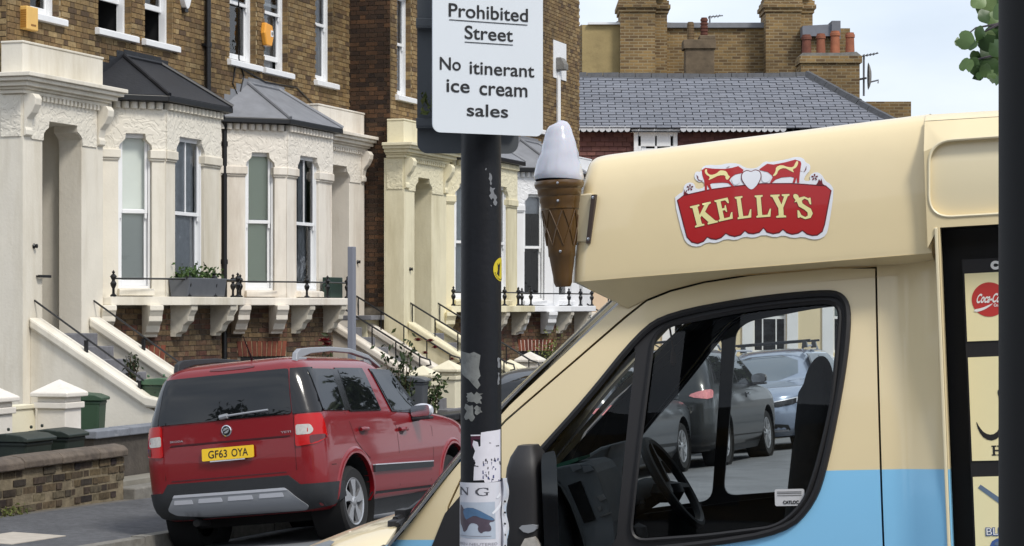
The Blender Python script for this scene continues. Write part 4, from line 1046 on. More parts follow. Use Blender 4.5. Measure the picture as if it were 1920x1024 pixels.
bp = t_.nodes.new('ShaderNodeBump'); bp.inputs['Strength'].default_value = .6; bp.inputs['Distance'].default_value = .02; t_.links.new(bk.outputs['Fac'], bp.inputs['Height']); bp.invert = True; t_.links.new(bp.outputs['Normal'], bs.inputs['Normal'])
D2 = 62.0
def X2(p): return (p - 960) * D2 / 4200
def Z2(p): return 1.75 + (575 - p) * D2 / 4200
pt = thing('brick_building', 'tall brick building with parapet wall and two square chimney stacks', 'building', None, (5, D2, -.6))
b = MB(); b.box(X2(1245), D2 + .6, 0, X2(1600), D2 + 6, Z2(48)); b.build('wall', M_bt, pt)
b = MB(); b.box(X2(1250), D2 + .5, Z2(48), X2(1440), D2 + .9, Z2(38)); b.build('coping', M_lead, pt, bevel=.01)
b = MB(); b.box(X2(1092), D2 + .3, 0, X2(1166), D2 + 5, Z2(44)); b.build('render_wall', M_ochre, pt)
b = MB(); b.box(X2(1103), D2 + .2, Z2(44), X2(1164), D2 + .6, Z2(40)); b.build('white_coping', M_white, pt)
b = MB(); b.hexa([(X2(1077), D2 + .9, 0), (X2(1091.5), D2 + .3, 0), (X2(1091.5), D2 + 4, 0), (X2(1077), D2 + 4, 0), (X2(1077), D2 + .9, Z2(50)), (X2(1091.5), D2 + .3, Z2(43)), (X2(1091.5), D2 + 4, Z2(43)), (X2(1077), D2 + 4, Z2(50))]); b.build('side_wall', M_bt, pt)
b = MB(); b.prism([(X2(1128), Z2(42)), (X2(1165), Z2(22)), (X2(1300), Z2(26)), (X2(1300), Z2(42))], lambda u, v, d: (u, D2 + 2 + d, v), 0, 3); b.build('roof', M_slate, pt)
for a, q in ((1163, 1252), (1436, 1526)):
    b = MB(); w0, w1 = X2(a), X2(q)
    b.box(w0, D2, 0, w1 - .35, D2 + 1.3, Z2(22)); b.box(w1 - .35, D2 + .25, 0, w1, D2 + 1.5, Z2(22))
    z = Z2(22)
    for i, e in enumerate((.04, .09, .05, .0)):
        b.box(w0 - e, D2 - e, z, w1 - .35 + e * .5, D2 + 1.3 + e, z + .11); b.box(w1 - .35 + e * .5 + .002, D2 + .25 - e, z, w1 + e, D2 + 1.5 + e, z + .11); z += .112
    b.box(w0 + .03, D2 + .03, z, w1 - .05, D2 + 1.3, z + .5)
    b.build('chimney', M_bt, pt)
sc_ = MB(); sc_.box(X2(1279), D2 - 1.2, 4, X2(1332), D2 - .6, Z2(101)); sc_.box(X2(1275), D2 - 1.25, Z2(101), X2(1335), D2 - .55, Z2(84)); sc_.box(X2(1305), D2 - 1.22, Z2(84), X2(1334), D2 - .6, Z2(76))
t2 = thing('small_chimney', 'squat weathered chimney with two dark banded pots', 'chimney', None, (X2(1305), D2 - 1, 6)); sc_.build('stack', mat('sooty_stone', lin(104, 90, 72), .9, var=.3, vs=4, bump=.3), t2, bevel=.02)
for cx, w, zt in ((1290, 6.5, 56), (1315, 7, 48)):
    c = MB(); r = w * D2 / 4200; z0 = Z2(86); z1 = Z2(zt); pr = []
    for i in range(7): h = z0 + (z1 - z0) * i / 6; pr += [(r, h), (r, h + .06), (r * .8, h + .065), (r * .8, h + .1)]
    c.lathe(pr, (X2(cx), D2 - .9, 0), 12, smooth=False); c.build('chimney_pot', mat('dark_pot', lin(96, 58, 46) if cx > 1300 else lin(112, 92, 66), .9, var=.2, vs=6), t2)
# chimney with orange pots, right
t3 = thing('chimney_stack', 'wide brick chimney stack carrying four orange clay pots', 'chimney', None, (X2(1555), D2 - 2, 6)); d3 = DF + 3.2
X3 = lambda p: (p - 960) * d3 / 4200; Z3 = lambda p: 1.75 + (575 - p) * d3 / 4200
b = MB(); b.box(X3(1502), d3, 4, X3(1612), d3 + .9, Z3(118)); b.box(X3(1499), d3 - .06, Z3(118), X3(1616), d3 + .96, Z3(105)); b.build('stack', M_bt, t3)
b = MB(); b.prism([(X3(1500), Z3(105)), (X3(1616), Z3(105)), (X3(1606), Z3(97)), (X3(1575), Z3(99)), (X3(1505), Z3(99))], lambda u, v, d: (u, d3 + d, v), 0, .9); b.build('flaunching', M_stone, t3)
for cx, zt, w, cl in ((1516, 62, 9, (110, 66, 52)), (1543, 60, 8.5, (136, 84, 62)), (1570, 55, 9, (158, 98, 70)), (1598, 58, 8.5, (150, 92, 68))):
    c = MB(); r = w * d3 / 4200; z0 = Z3(101); z1 = Z3(zt)
    c.lathe([(r * 1.05, z0), (r, z0 + .2), (r * .92, z1 - .14), (r * 1.08, z1 - .13), (r * 1.08, z1 - .05), (r * .9, z1 - .04), (r * .9, z1), (r * .7, z1), (r * .7, z1 - .1)], (X3(cx), d3 + .4, 0), 14); c.build('chimney_pot', mat('clay_pot', lin(*cl), .85, var=.2, vs=5, dirt=lin(70, 48, 40), ds=3, dl=.6), t3)
b = MB(); b.box(X3(1530), d3 + 2.5, 5, X3(1597), d3 + 4, Z3(49)); b.build('rear_wall', M_bt, t3)
b = MB(); b.prism([(X3(1526), Z3(48)), (X3(1584), Z3(48)), (X3(1582), Z3(25)), (X3(1526), Z3(28))], lambda u, v, d: (u, d3 + 2.3 + d, v), 0, .5); b.box(X3(1582), d3 + 2.2, Z3(55), X3(1599), d3 + 2.9, Z3(19)); b.build('rear_roof', M_slate, t3)
b = MB(); b.box(X3(1635), d3 + 1, 3, X3(1721), d3 + 2, Z3(184)); solo(b, 'parapet_wall', M_bt, 'stub of brick parapet wall beside the slate hip', 'wall', None, (X3(1680), d3 + 1, 5))
# aerials and dish
t4 = thing('tv_aerial', 'pole with TV aerial and grey satellite dish on the chimney side', 'aerial', None, (X3(1623), d3 + .3, Z3(175)))
b = MB(); b.tube([(X3(1623), d3 + .3, Z3(178)), (X3(1623), d3 + .3, Z3(100))], .03, 6); b.tube([(X3(1616), d3 + .3, Z3(104)), (X3(1648), d3 + .1, Z3(99))], .018, 5)
for i in range(5): b.tube([(X3(1620 + i * 6), d3 - .1, Z3(103 - i)), (X3(1620 + i * 6), d3 + .6, Z3(103 - i))], .012, 4)
b.build('mast', M_lead, t4)
b = MB(); pr = [(0.0, .0), (.14, .015), (.25, .05), (.33, .10)]
b.lathe(pr, (0, 0, 0), 18, axis='x', cap=False); b.v = [(X3(1630) - p[0] * .9 + .06 + 0, d3 + p[1] * .55, Z3(143) + p[2] * 1.1) for p in b.v]; b.build('dish', M_stone, t4)
b = MB(); b.tube([(X3(1628), d3, Z3(155)), (X3(1646), d3 - .1, Z3(151)), (X3(1645), d3 - .1, Z3(157))], .022, 5); b.tube([(X3(1614), d3 + .3, Z3(147)), (X3(1627), d3 + .2, Z3(145))], .03, 5); b.build('arm', M_lead, t4)
b = MB(); b.tube([(X2(1335), D2 + .7, Z2(40)), (X2(1335), D2 + .7, Z2(24))], .025, 5); b.tube([(X2(1332), D2 + .7, Z2(26)), (X2(1360), D2 + .7, Z2(23))], .018, 4)
for i in range(4): b.tube([(X2(1334 + 6 * i), D2 + .4, Z2(26 - i * .6)), (X2(1334 + 6 * i), D2 + 1, Z2(26 - i * .6))], .012, 4)
solo(b, 'tv_aerial', M_lead, 'small TV aerial on the parapet between the chimney stacks', 'aerial', None, (X2(1335), D2 + .7, Z2(40)))
b = MB(); b.box(X2(1255), D2 + 3, Z2(42), X2(1293), D2 + 4.5, Z2(27)); solo(b, 'roof_hatch', M_lead, 'lead-clad roof hatch above the brick parapet', 'roof hatch', None, (X2(1274), D2 + 3.5, Z2(42)))

# ------------------------------------------------------------------ cars
M_tyre = mat('tyre_rubber', lin(28, 28, 29), .85, bump=.1, bs=200)
M_alloy = mat('alloy_silver', lin(176, 177, 180), .3, metal=.7)
M_chrome = mat('chrome', lin(215, 216, 220), .12, metal=1)
M_cglass = mat('car_glass', (.006, .007, .008), .02, spec=.6)
M_gblack = mat('gloss_black_trim', (.012, .012, .013), .12)
M_plast = mat('grey_black_plastic', lin(38, 40, 43), .6, var=.1, vs=8, bump=.08, bs=250)
M_silv = mat('silver_plastic', lin(150, 153, 158), .42, metal=.2)
M_silvb = mat('bright_silver', lin(205, 207, 214), .35, metal=.3)
M_tred = mat('tail_lens_red', (.42, .004, .004), .15)
M_tdark = mat('tail_lens_dark', lin(84, 8, 14), .12, coat=.5)
M_twhite = mat('tail_lens_clear', lin(182, 178, 172), .15, coat=.5, var=.15, vs=40)
M_plate = mat('plate_yellow', lin(232, 190, 40), .35)
M_platew = mat('plate_white', lin(222, 222, 220), .35)
M_ink = mat('print_black', lin(24, 24, 26), .6)
M_under = mat('underbody', lin(14, 14, 15), .95)
def pchip(xs, ys):
    n = len(xs); h = [xs[i + 1] - xs[i] for i in range(n - 1)]; d = [(ys[i + 1] - ys[i]) / h[i] for i in range(n - 1)]
    m = [0] * n; m[0], m[-1] = d[0], d[-1]
    for i in range(1, n - 1): m[i] = 0 if d[i - 1] * d[i] <= 0 else 2 * d[i - 1] * d[i] / (d[i - 1] + d[i])
    def f(x):
        x = min(max(x, xs[0]), xs[-1]); i = 0
        while i < n - 2 and x > xs[i + 1]: i += 1
        t = (x - xs[i]) / h[i]
        return (2 * t ** 3 - 3 * t ** 2 + 1) * ys[i] + (t ** 3 - 2 * t ** 2 + t) * h[i] * m[i] + (-2 * t ** 3 + 3 * t ** 2) * ys[i + 1] + (t ** 3 - t ** 2) * h[i] * m[i + 1]
    return f
class Shell:
    """a car body as a stack of rounded plan outlines: x forward from the rear axle, y left, z up"""
    def __init__(s, sl, Rr=.18, Rf=.42, br=.04, bf=.12):
        z = [q[0] for q in sl]; s.z0, s.z1 = z[0], z[-1]
        s.xr, s.xf, s.w = (pchip(z, [q[i] for q in sl]) for i in (1, 2, 3)); s.Rr, s.Rf, s.br, s.bf = Rr, Rf, br, bf; s.c = {}
    def half(s, z):
        k = round(z, 3)
        if k in s.c: return s.c[k]
        xr, xf, w = s.xr(z), s.xf(z), s.w(z); L = xf - xr; Rr = min(s.Rr, w * .6, L * .3); Rf = min(s.Rf, w * .7, L * .35)
        br = s.br * (w / .9) ** 2; bf = s.bf * (w / .9) ** 2; p = []
        for j in range(7): y = (w - Rr) * j / 6; p.append((xr - br * (1 - (y / w) ** 2), y))
        for j in range(1, 9):
            a = pi / 2 * j / 8; y = w - Rr + Rr * sin(a); p.append((xr + Rr - Rr * cos(a) - br * (1 - (y / w) ** 2), y))
        x0, x1 = xr + Rr, xf - Rf
        for j in range(1, 25): p.append((x0 + (x1 - x0) * j / 24, w + .012 * sin(pi * j / 24)))
        for j in range(1, 9):
            a = pi / 2 * j / 8; y = w - Rf + Rf * cos(a); p.append((x1 + Rf * sin(a) + bf * (1 - (y / w) ** 2) - bf * (1 - 1) * 0, y))
        for j in range(1, 7): y = (w - Rf) * (1 - j / 6); p.append((xf + bf * (1 - (y / w) ** 2), y))
        s.c[k] = p; return p
    def ring(s, z):
        h = s.half(z); return [(x, -y, z) for x, y in h] + [(x, y, z) for x, y in h[-2:0:-1]]
    def at(s, t, z, off=0):      # t: arc length from the middle of the tail, negative = right-hand side
        h = s.half(z); a = abs(t); sg = -1 if t < 0 else 1; l = 0
        for i in range(len(h) - 1):
            dx, dy = h[i + 1][0] - h[i][0], h[i + 1][1] - h[i][1]; q = hypot(dx, dy)
            if l + q >= a or i == len(h) - 2:
                k = (a - l) / q if q else 0
                nx, ny = -dy / q, dx / q           # outward normal
                return (h[i][0] + dx * k + nx * off, sg * (h[i][1] + dy * k + ny * off), z)
            l += q
    def atf(s, t, z, off=0):     # the same from the middle of the nose
        h = s.half(z)[::-1]; a = abs(t); sg = -1 if t < 0 else 1; l = 0
        for i in range(len(h) - 1):
            dx, dy = h[i + 1][0] - h[i][0], h[i + 1][1] - h[i][1]; q = hypot(dx, dy)
            if l + q >= a or i == len(h) - 2:
                k = (a - l) / q if q else 0; nx, ny = dy / q, -dx / q
                return (h[i][0] + dx * k - nx * -off, sg * (h[i][1] + dy * k - ny * -off), z)
            l += q
    def side(s, x, z):
        h = s.half(z)
        for i in range(7, 38):
            if h[i][0] <= x <= h[i + 1][0]:
                k = (x - h[i][0]) / max(1e-6, h[i + 1][0] - h[i][0]); return h[i][1] + (h[i + 1][1] - h[i][1]) * k
        return h[7][1] if x < h[7][0] else h[38][1]
def cut(o, cutter):
    m = o.modifiers.new('cut', 'BOOLEAN'); m.object = cutter; m.solver = 'EXACT'; m.operation = 'DIFFERENCE'
    bpy.context.view_layer.update()
    me = bpy.data.meshes.new_from_object(o.evaluated_get(bpy.context.evaluated_depsgraph_get()))
    o.modifiers.remove(m); old = o.data; o.data = me; me.name = old.name
    bpy.data.objects.remove(cutter)
def wheel(root, x, y, z, r, rim, sgn, spokes=5, ri=.225, wd=.2, style=0):
    b = MB(); yo = sgn * wd / 2
    b.lathe([(ri, -wd / 2 + .01), (r * .9, -wd / 2), (r - .015, -wd / 2 + .025), (r, -wd / 2 + .05), (r, wd / 2 - .05), (r - .015, wd / 2 - .025), (r * .9, wd / 2), (ri, wd / 2 - .01)], (x, y, z), 36, axis='y', cap=False)
    w = b.build('wheel', M_tyre, root)
    b = MB(); f = y + sgn * (wd / 2 - .012)
    b.lathe([(ri - .03, -sgn * .06), (ri - .018, -sgn * .004), (ri - .004, sgn * .004), (ri + .006, -sgn * .006)], (x, f, z), 36, axis='y', cap=False)
    b.lathe([(0, .012 * sgn), (.032, .012 * sgn), (.05, 0), (.06, -.02 * sgn)], (x, f, z), 16, axis='y', cap=False)
    for i in range(spokes):
        a = 2 * pi * i / spokes + .35
        fmp = lambda u, v, d: (x + u * cos(a) - v * sin(a), f - sgn * d, z + u * sin(a) + v * cos(a))
        if style == 0:
            b.prism([(.045, -.028), (.11, -.052), (ri - .03, -.068), (ri - .02, -.02), (ri - .02, .05), (.1, .018), (.045, .022)], fmp, .0, .03)
        else:
            for q in (-1, 1): b.prism([(.04, -.008), (.12, q * .028 - .012), (ri - .02, q * .045 - .012), (ri - .02, q * .045 + .012), (.12, q * .028 + .012), (.04, .012)], fmp, .0, .025)
    b.build('rim', rim, w, auto=40)
    b = MB(); b.lathe([(0, 0), (ri - .01, 0)], (x, y + sgn * (wd / 2 - .075), z), 24, axis='y', cap=False); b.build('dark_backing', M_under, w)  # black disc: the dark behind the spokes put into colour
def lines(root, paths, m, w=.008, name='shut_line'):
    b = MB()
    for p in paths:
        for a, c in zip(p[:-1], p[1:]):
            a, c = V(a), V(c); t = (c - a).normalized(); n = V((0, 0, 1)) if abs(t.z) < .7 else V((1, 0, 0)); e = t.cross(n).normalized() * .004; q = t.cross(e).normalized() * w / 2
            b.add([a - q, c - q, c + q, a + q], [(0, 1, 2, 3)])
    return b.build(name, m, root)
RED = (.19, .004, .008)
def car(name, label, cat_, M4, sl, paint, wheels, wr, side_w, rear=None, front=None, rimm=None, spokes=5, style=0, mirror=None, mirror_m=None, group=None, arch_r=.425, sillz=(.17, .40), Rf=.42, light=True, handles=((.16, 1.0), (1.17, .97)), extra=None, simple=False):
    root = thing(name, label, cat_, M4, (0, 0, 0), group)
    sh = Shell(sl, Rf=Rf); b = MB(); zs = []; n = 96
    for i in range(n + 1): zs.append(sh.z0 + (sh.z1 - sh.z0) * (i / n))
    b.loft([sh.ring(z) for z in zs], caps=True)
    body = b.build('body', paint, root)
    cm = MB()
    for wx in wheels:
        pf = [(wx + arch_r * cos(pi * i / 24), wr + .03 + arch_r * sin(pi * i / 24)) for i in range(25)] + [(wx - arch_r * .985, -.2), (wx + arch_r * .985, -.2)]
        for y0, y1 in ((-1.2, -.55), (.55, 1.2)): cm.prism(pf, lambda u, v, d: (u, d, v), y0, y1)
    me = cm.mesh('arch'); c = bpy.data.objects.new('arch', me); COL.objects.link(c); c.matrix_world = root.matrix_world.copy()
    bpy.context.view_layer.update()
    cut(body, c); finish(body, 0, 32)
    u = MB(); u.box(sl[0][1] + .25, -.62, .2, sl[0][2] - .2, .62, .75); u.build('underbody', M_under, root)
    for wx in wheels:
        for sg in (-1, 1):
            wheel(root, wx, sg * (sh.w(.5) - .115), wr, wr, rimm or M_alloy, sg, spokes, ri=wr * .67, style=style)
            a_ = MB(); a_.lathe([(arch_r + .0, sg * .30), (arch_r - .004, -sg * .0)], (wx, sg * (sh.side(wx, .6) - .31), wr + .03), 40, axis='y', cap=False); a_.build('arch_liner', M_under, root)
            if not simple:
                f_ = MB(); rings = []
                for i in range(25):
                    a = radians(-6 + 192 * i / 24); ring = []
                    for (rr_, dy) in ((arch_r - .004, -.03), (arch_r - .006, .014), (arch_r + .03, .016), (arch_r + .055, .002), (arch_r + .075, -.02)):
                        px, pz = wx + rr_ * cos(a), wr + .03 + rr_ * sin(a); ring.append((px, sg * (sh.side(px, max(.25, pz)) + dy), pz))
                    rings.append(ring)
                f_.loft(rings, closed=False); f_.build('wheel_arch', paint, root)
    sf = lambda sg, off: (lambda x, z, d: (x, sg * (sh.side(x, z) + off - d), z))
    for sg in (-1, 1):
        for k, (poly, nm, mm, off) in enumerate(side_w):
            p = MB(); p.panel(roundp(poly, .035) if nm == 'window' else poly, sf(sg, off + .009), sp=.06, thick=.012); p.build(nm, mm, root)
        xs0, xs1 = wheels[0] + arch_r - .01, wheels[1] - arch_r + .01
        p = MB(); p.panel([(xs0, sillz[0]), (xs1, sillz[0]), (xs1, sillz[1] - .02), (xs0, sillz[1])], sf(sg, .008), sp=.15, thick=.02); p.build('sill', M_plast, root)
        for hx, hz in handles:
            yy = sg * (sh.side(hx + .1, hz) + .022)
            h = MB(); h.panel(smoothp([(hx - .02, hz + .03), (hx + .16, hz + .02), (hx + .12, hz - .05), (hx + .02, hz - .05)], 1), sf(sg, .0015)); h.build('handle_shade', M_under if simple else mat('recess_shade_red', (.05, .004, .006), .4), root)  # flat dark patch paints the shade of the handle hollow
            h = MB(); h.tube([(hx, yy, hz), (hx + .06, yy + sg * .012, hz + .003), (hx + .15, yy + sg * .012, hz + .001), (hx + .2, yy - sg * .005, hz - .004)], .018, 8); h.build('door_handle', paint if not simple else M_chrome, root)
        if mirror:
            mx, my, mz = mirror; rg_ = []
            for i in range(9):
                t = i / 8; a = sin(pi * min(.97, .08 + t * .84)) ** .5; rg_.append([(mx + .09 * a * cos(q) * (1 if cos(q) > 0 else .55), sg * (my + .22 * (t - .5)), mz + .075 * a * sin(q)) for q in [2 * pi * j / 14 for j in range(14)]])
            h = MB(); h.loft(rg_, caps=True); mo = h.build('mirror', mirror_m or paint, root)
            h = MB(); h.box(mx - .03, sg * (my - .24), mz - .10, mx + .06, sg * (my - .05), mz - .05); h.box(mx - .055, sg * (my - .1), mz - .09, mx + .06, sg * (my + .1), mz - .06); h.build('mirror_base', M_plast, root, bevel=.01)
            h = MB(); h.panel(smoothp(rrect(-.1, -.055, .1, .055, .03), 1), lambda u_, v, d: (mx - .052, sg * my + u_, mz + v)); h.build('mirror_glass', M_chrome, mo)
    if extra: extra(root, sh, sf)
    return root, sh

def red_extra(root, sh, sf):
    R = lambda t, z, d: sh.at(t, z, -d)
    def rp(name, poly, m, off, par=root, sp=.06, th=.008):
        p = MB(); p.panel(poly, lambda t, z, d: sh.at(t, z, off - d), sp=sp, thick=th); return p.build(name, m, par)
    rp('rear_window', roundp([(-.645, 1.19), (.71, 1.19), (.645, 1.61), (-.60, 1.61)], .03), M_cglass, .010)
    rp('pillar_trim', [(-.98, 1.19), (-.655, 1.19), (-.61, 1.61), (-.88, 1.61)], M_gblack, .008)
    rp('pillar_trim', [(.715, 1.19), (1.0, 1.19), (.88, 1.61), (.655, 1.61)], M_gblack, .008)
    rp('rear_bumper', [(-1.30, .40), (-1.0, .335), (-.6, .30), (.6, .30), (1.0, .335), (1.30, .40), (1.30, .56), (.70, .565), (.64, .645), (-.575, .638), (-.68, .548), (-1.30, .54)], M_plast, .014, th=.03)
    rp('skid_plate', roundp([(-.72, .345), (-.535, .53), (.57, .54), (.67, .40), (.60, .35), (.30, .315), (-.66, .305)], .03), M_silv, .036, th=.03)
    for a, c in ((.588, .385), (.335, .085), (.035, -.22), (-.275, -.52)): rp('skid_slot', roundp([(c, .448), (a, .451), (a - .012, .490), (c + .012, .487)], .008), M_silvb, .0385, sp=.1, th=.003)
    rp('skid_lip', [(-.56, .505), (-.535, .53), (.57, .54), (.59, .515)], M_silvb, .041, sp=.1, th=.006)
    rp('bumper_trim', [(-.56, .664), (.6, .664), (.6, .672), (-.56, .672)], mat('bumper_groove', lin(70, 30, 36), .5), .003, sp=.1, th=.002)
    rp('brake_light', smoothp([(-.25, 1.645), (.2, 1.645), (.2, 1.672), (-.25, 1.672)], 1), M_tdark, .006)
    rp('crease_shade', [(-.62, 1.0), (.58, 1.0), (.58, .985), (-.62, .985)], mat('crease_shade_red', (.05, .002, .004), .3), .003, th=.002)  # dark strip: shade of the tailgate crease painted on
    rp('number_plate_recess', smoothp([(-.48, .80), (.47, .80), (.40, .985), (-.42, .985)], 1), bpy.data.materials['car_red'], .001, th=.002)
    for sg in (-1, 1):
        L_ = rp('tail_light', roundp([(sg * .668, .89), (sg * .86, .905), (sg * 1.0, .955), (sg * .98, 1.06), (sg * .93, 1.178), (sg * .672, 1.182)], .03), M_tred, .012)
        rp('lens', roundp([(sg * .68, .995), (sg * .81, .995), (sg * .84, 1.03), (sg * .81, 1.085), (sg * .68, 1.09)], .02), M_twhite, .0135, L_, th=.0015)
        rp('lens', roundp([(sg * .80, .905), (sg * .99, .955), (sg * .96, .985), (sg * .80, .985)], .02), M_tdark, .0135, L_, th=.0015)
    # shut lines
    S_ = lambda t, z: sh.at(t, z, .0025)
    lines(root, [[S_(-.66, .68), S_(-.662, .9), S_(-.66, 1.2), S_(-.63, 1.4), S_(-.595, 1.62)], [S_(.66, .68), S_(.66, 1.2)], [S_(t / 10 * .66, .985 + .0 * t) for t in range(-9, 10)]], M_under, .007)
    for sg in (-1, 1):
        P = lambda x, z: (x, sg * (sh.side(x, z) + .0025), z)
        lines(root, [[P(-.10, 1.17), P(-.02, 1.05), P(.05, .9), P(.2, .8), P(.37, .72)], [P(1.0, 1.17), P(1.12, 1.0), P(1.13, .8), P(1.12, .42)], [P(2.06, 1.12), P(2.12, .95), P(2.1, .7), P(2.0, .42)], [P(-.56, .70), P(-.45, .70)]], M_under, .006)
        p = MB(); p.panel([(.42, .585), (2.02, .565), (2.02, .62), (.42, .65)], sf(sg, .026), sp=.2, thick=.03); r = p.build('rubbing_strip', M_plast, root)
        p = MB(); p.panel([(.42, .65), (2.02, .62), (2.02, .63), (.42, .66)], sf(sg, .03), sp=.2, thick=.03); p.build('strip_trim', M_silvb, r)
        p = MB(); rr = []
        for x, z, w in ((-.54, 1.66, .05), (-.51, 1.715, .08), (-.42, 1.748, .085), (-.2, 1.772, .058), (.3, 1.79, .045), (.8, 1.776, .045), (1.2, 1.715, .042), (1.45, 1.615, .03)):
            y = .605 if x < .9 else .605 + (x - .9) * .06
            rr.append([(x, sg * (y - .028), z - w * .5), (x, sg * (y + .028), z - w * .5), (x, sg * (y + .024), z + w * .5), (x, sg * (y - .024), z + w * .5)])
        p.loft(rr, caps=True, smooth=False)
        for x, z in ((-.40, 1.66), (1.2, 1.64)): p.box(x - .09, sg * .605 - .03, z - .06, x + .09, sg * .605 + .03, z + .05)
        p.build('roof_rail', M_silv if sg < 0 else M_plast, root, bevel=.008)
    # number plate
    pc = sh.at(0, .885, .03); t = .12
    fm = lambda u, v, d: (pc[0] - d + t * (v) * .9, -u - 0.01, pc[2] + v)
    b = MB(); b.prism(rrect(-.26, -.056, .26, .056, .012), fm, -.012, .0); pl = b.build('number_plate', M_plate, root)
    b = MB(); put_text(b, 'GF63', fm, -.195, -.036, -.005, .036, bold=.012, d=.0015); put_text(b, 'OYA', fm, .04, -.036, .205, .036, bold=.012, d=.0015); b.build('lettering', M_ink, pl)
    b = MB(); b.prism([(-.18, -.068), (.17, -.068), (.17, -.0585), (-.18, -.0585)], fm, -.01, .002); b.build('plate_trim', M_silvb, pl)
    c = sh.at(0, 1.09, .0)
    b = MB(); b.lathe([(.052, .0), (.052, -.012), (.044, -.018), (.04, -.012)], (c[0], c[1], c[2]), 28, axis='x', cap=False); em = b.build('emblem', M_chrome, root)
    b = MB(); b.lathe([(0, -.011), (.041, -.011)], (c[0], c[1], c[2]), 28, axis='x', cap=False); b.build('emblem_field', M_gblack, em)
    b = MB(); fe = lambda u, v, d: (c[0] - .013 - d, c[1] - u, c[2] + v)
    for poly in ([(-.03, -.02), (.0, .0), (.032, .012), (.02, -.012), (0, -.024)], [(-.012, .006), (.03, .018), (.012, .03), (-.02, .024)], [(-.034, -.004), (-.004, .006), (-.022, .02)]): b.prism(poly, fe, 0, .004)
    b.build('emblem_arrow', M_chrome, em)
    b = MB(); fb_ = lambda u, v, d: sh.at(-u, v, .003); put_text(b, 'YETI', fb_, .53, 1.022, .63, 1.04, bold=.02); put_text(b, 'SKODA', fb_, -.59, 1.022, -.45, 1.04, bold=.02); b.build('badge', M_alloy, root)
    b = MB(); b.tube([sh.at(.0, 1.225, .02), sh.at(-.2, 1.235, .02), sh.at(-.42, 1.245, .02)], .011, 6); b.tube([sh.at(.06, 1.215, .015), sh.at(-.02, 1.225, .025)], .024, 8); b.build('rear_wiper', M_silv, root)
    b = MB(); b.tube([(-.28, -.07, 1.73), (-.34, -.07, 1.80), (-.44, -.065, 1.96)], [.016, .008, .005], 6); b.build('antenna', M_gblack, root)
    b = MB(); b.tube([(-.74, .42, .27), (-.5, .42, .26)], .035, 10); b.build('exhaust', M_under, root)
    # headrests and seats seen dimly through the tailgate glass are left to the reflections

CARM = Matrix.Translation(V((-2.2587, 21.2108, 1.75 - 2.2399))) @ Matrix.Rotation(1.252, 4, 'Z') @ Matrix.Rotation(.0244, 4, 'Y') @ Matrix.Rotation(-.1008, 4, 'X')
M_red = mat('car_red', RED, .3, coat=.7, spec=.4)
YT = [(.29, -.60, 3.25, .78), (.34, -.70, 3.40, .855), (.45, -.765, 3.48, .885), (.60, -.785, 3.50, .895), (.80, -.79, 3.49, .90), (.95, -.785, 3.40, .895), (1.02, -.78, 3.22, .89), (1.08, -.775, 2.85, .885),
      (1.13, -.77, 2.4, .878), (1.18, -.765, 2.12, .865), (1.30, -.745, 1.93, .83), (1.45, -.715, 1.72, .785), (1.58, -.675, 1.52, .74), (1.655, -.63, 1.36, .69), (1.705, -.54, 1.15, .60), (1.732, -.38, .85, .45), (1.742, -.1, .5, .25)]
side_red = [([(-.58, 1.20), (-.09, 1.19), (-.07, 1.59), (-.56, 1.595)], 'window', M_cglass, .006),
            ([(-.085, 1.19), (.055, 1.19), (.085, 1.585), (-.065, 1.59)], 'pillar_trim', M_gblack, .003),
            ([(.06, 1.19), (.78, 1.185), (.72, 1.575), (.09, 1.585)], 'window', M_cglass, .006),
            ([(.02, 1.175), (.80, 1.17), (.735, 1.595), (.05, 1.60)], 'window_seal', M_gblack, .002),
            ([(1.12, 1.17), (1.80, 1.14), (1.40, 1.55), (.94, 1.57)], 'window', M_cglass, .006),
            ([(1.08, 1.155), (1.92, 1.12), (1.45, 1.575), (.92, 1.59)], 'window_seal', M_gblack, .002)]
car('parked_car', 'red estate-style SUV with yellow rear plate parked at the kerb', 'car', CARM, YT, M_red, (0, 2.72), .335, side_red, mirror=(1.62, 1.0, 1.14), mirror_m=M_silvb, extra=red_extra, group='cars parked along the kerb')

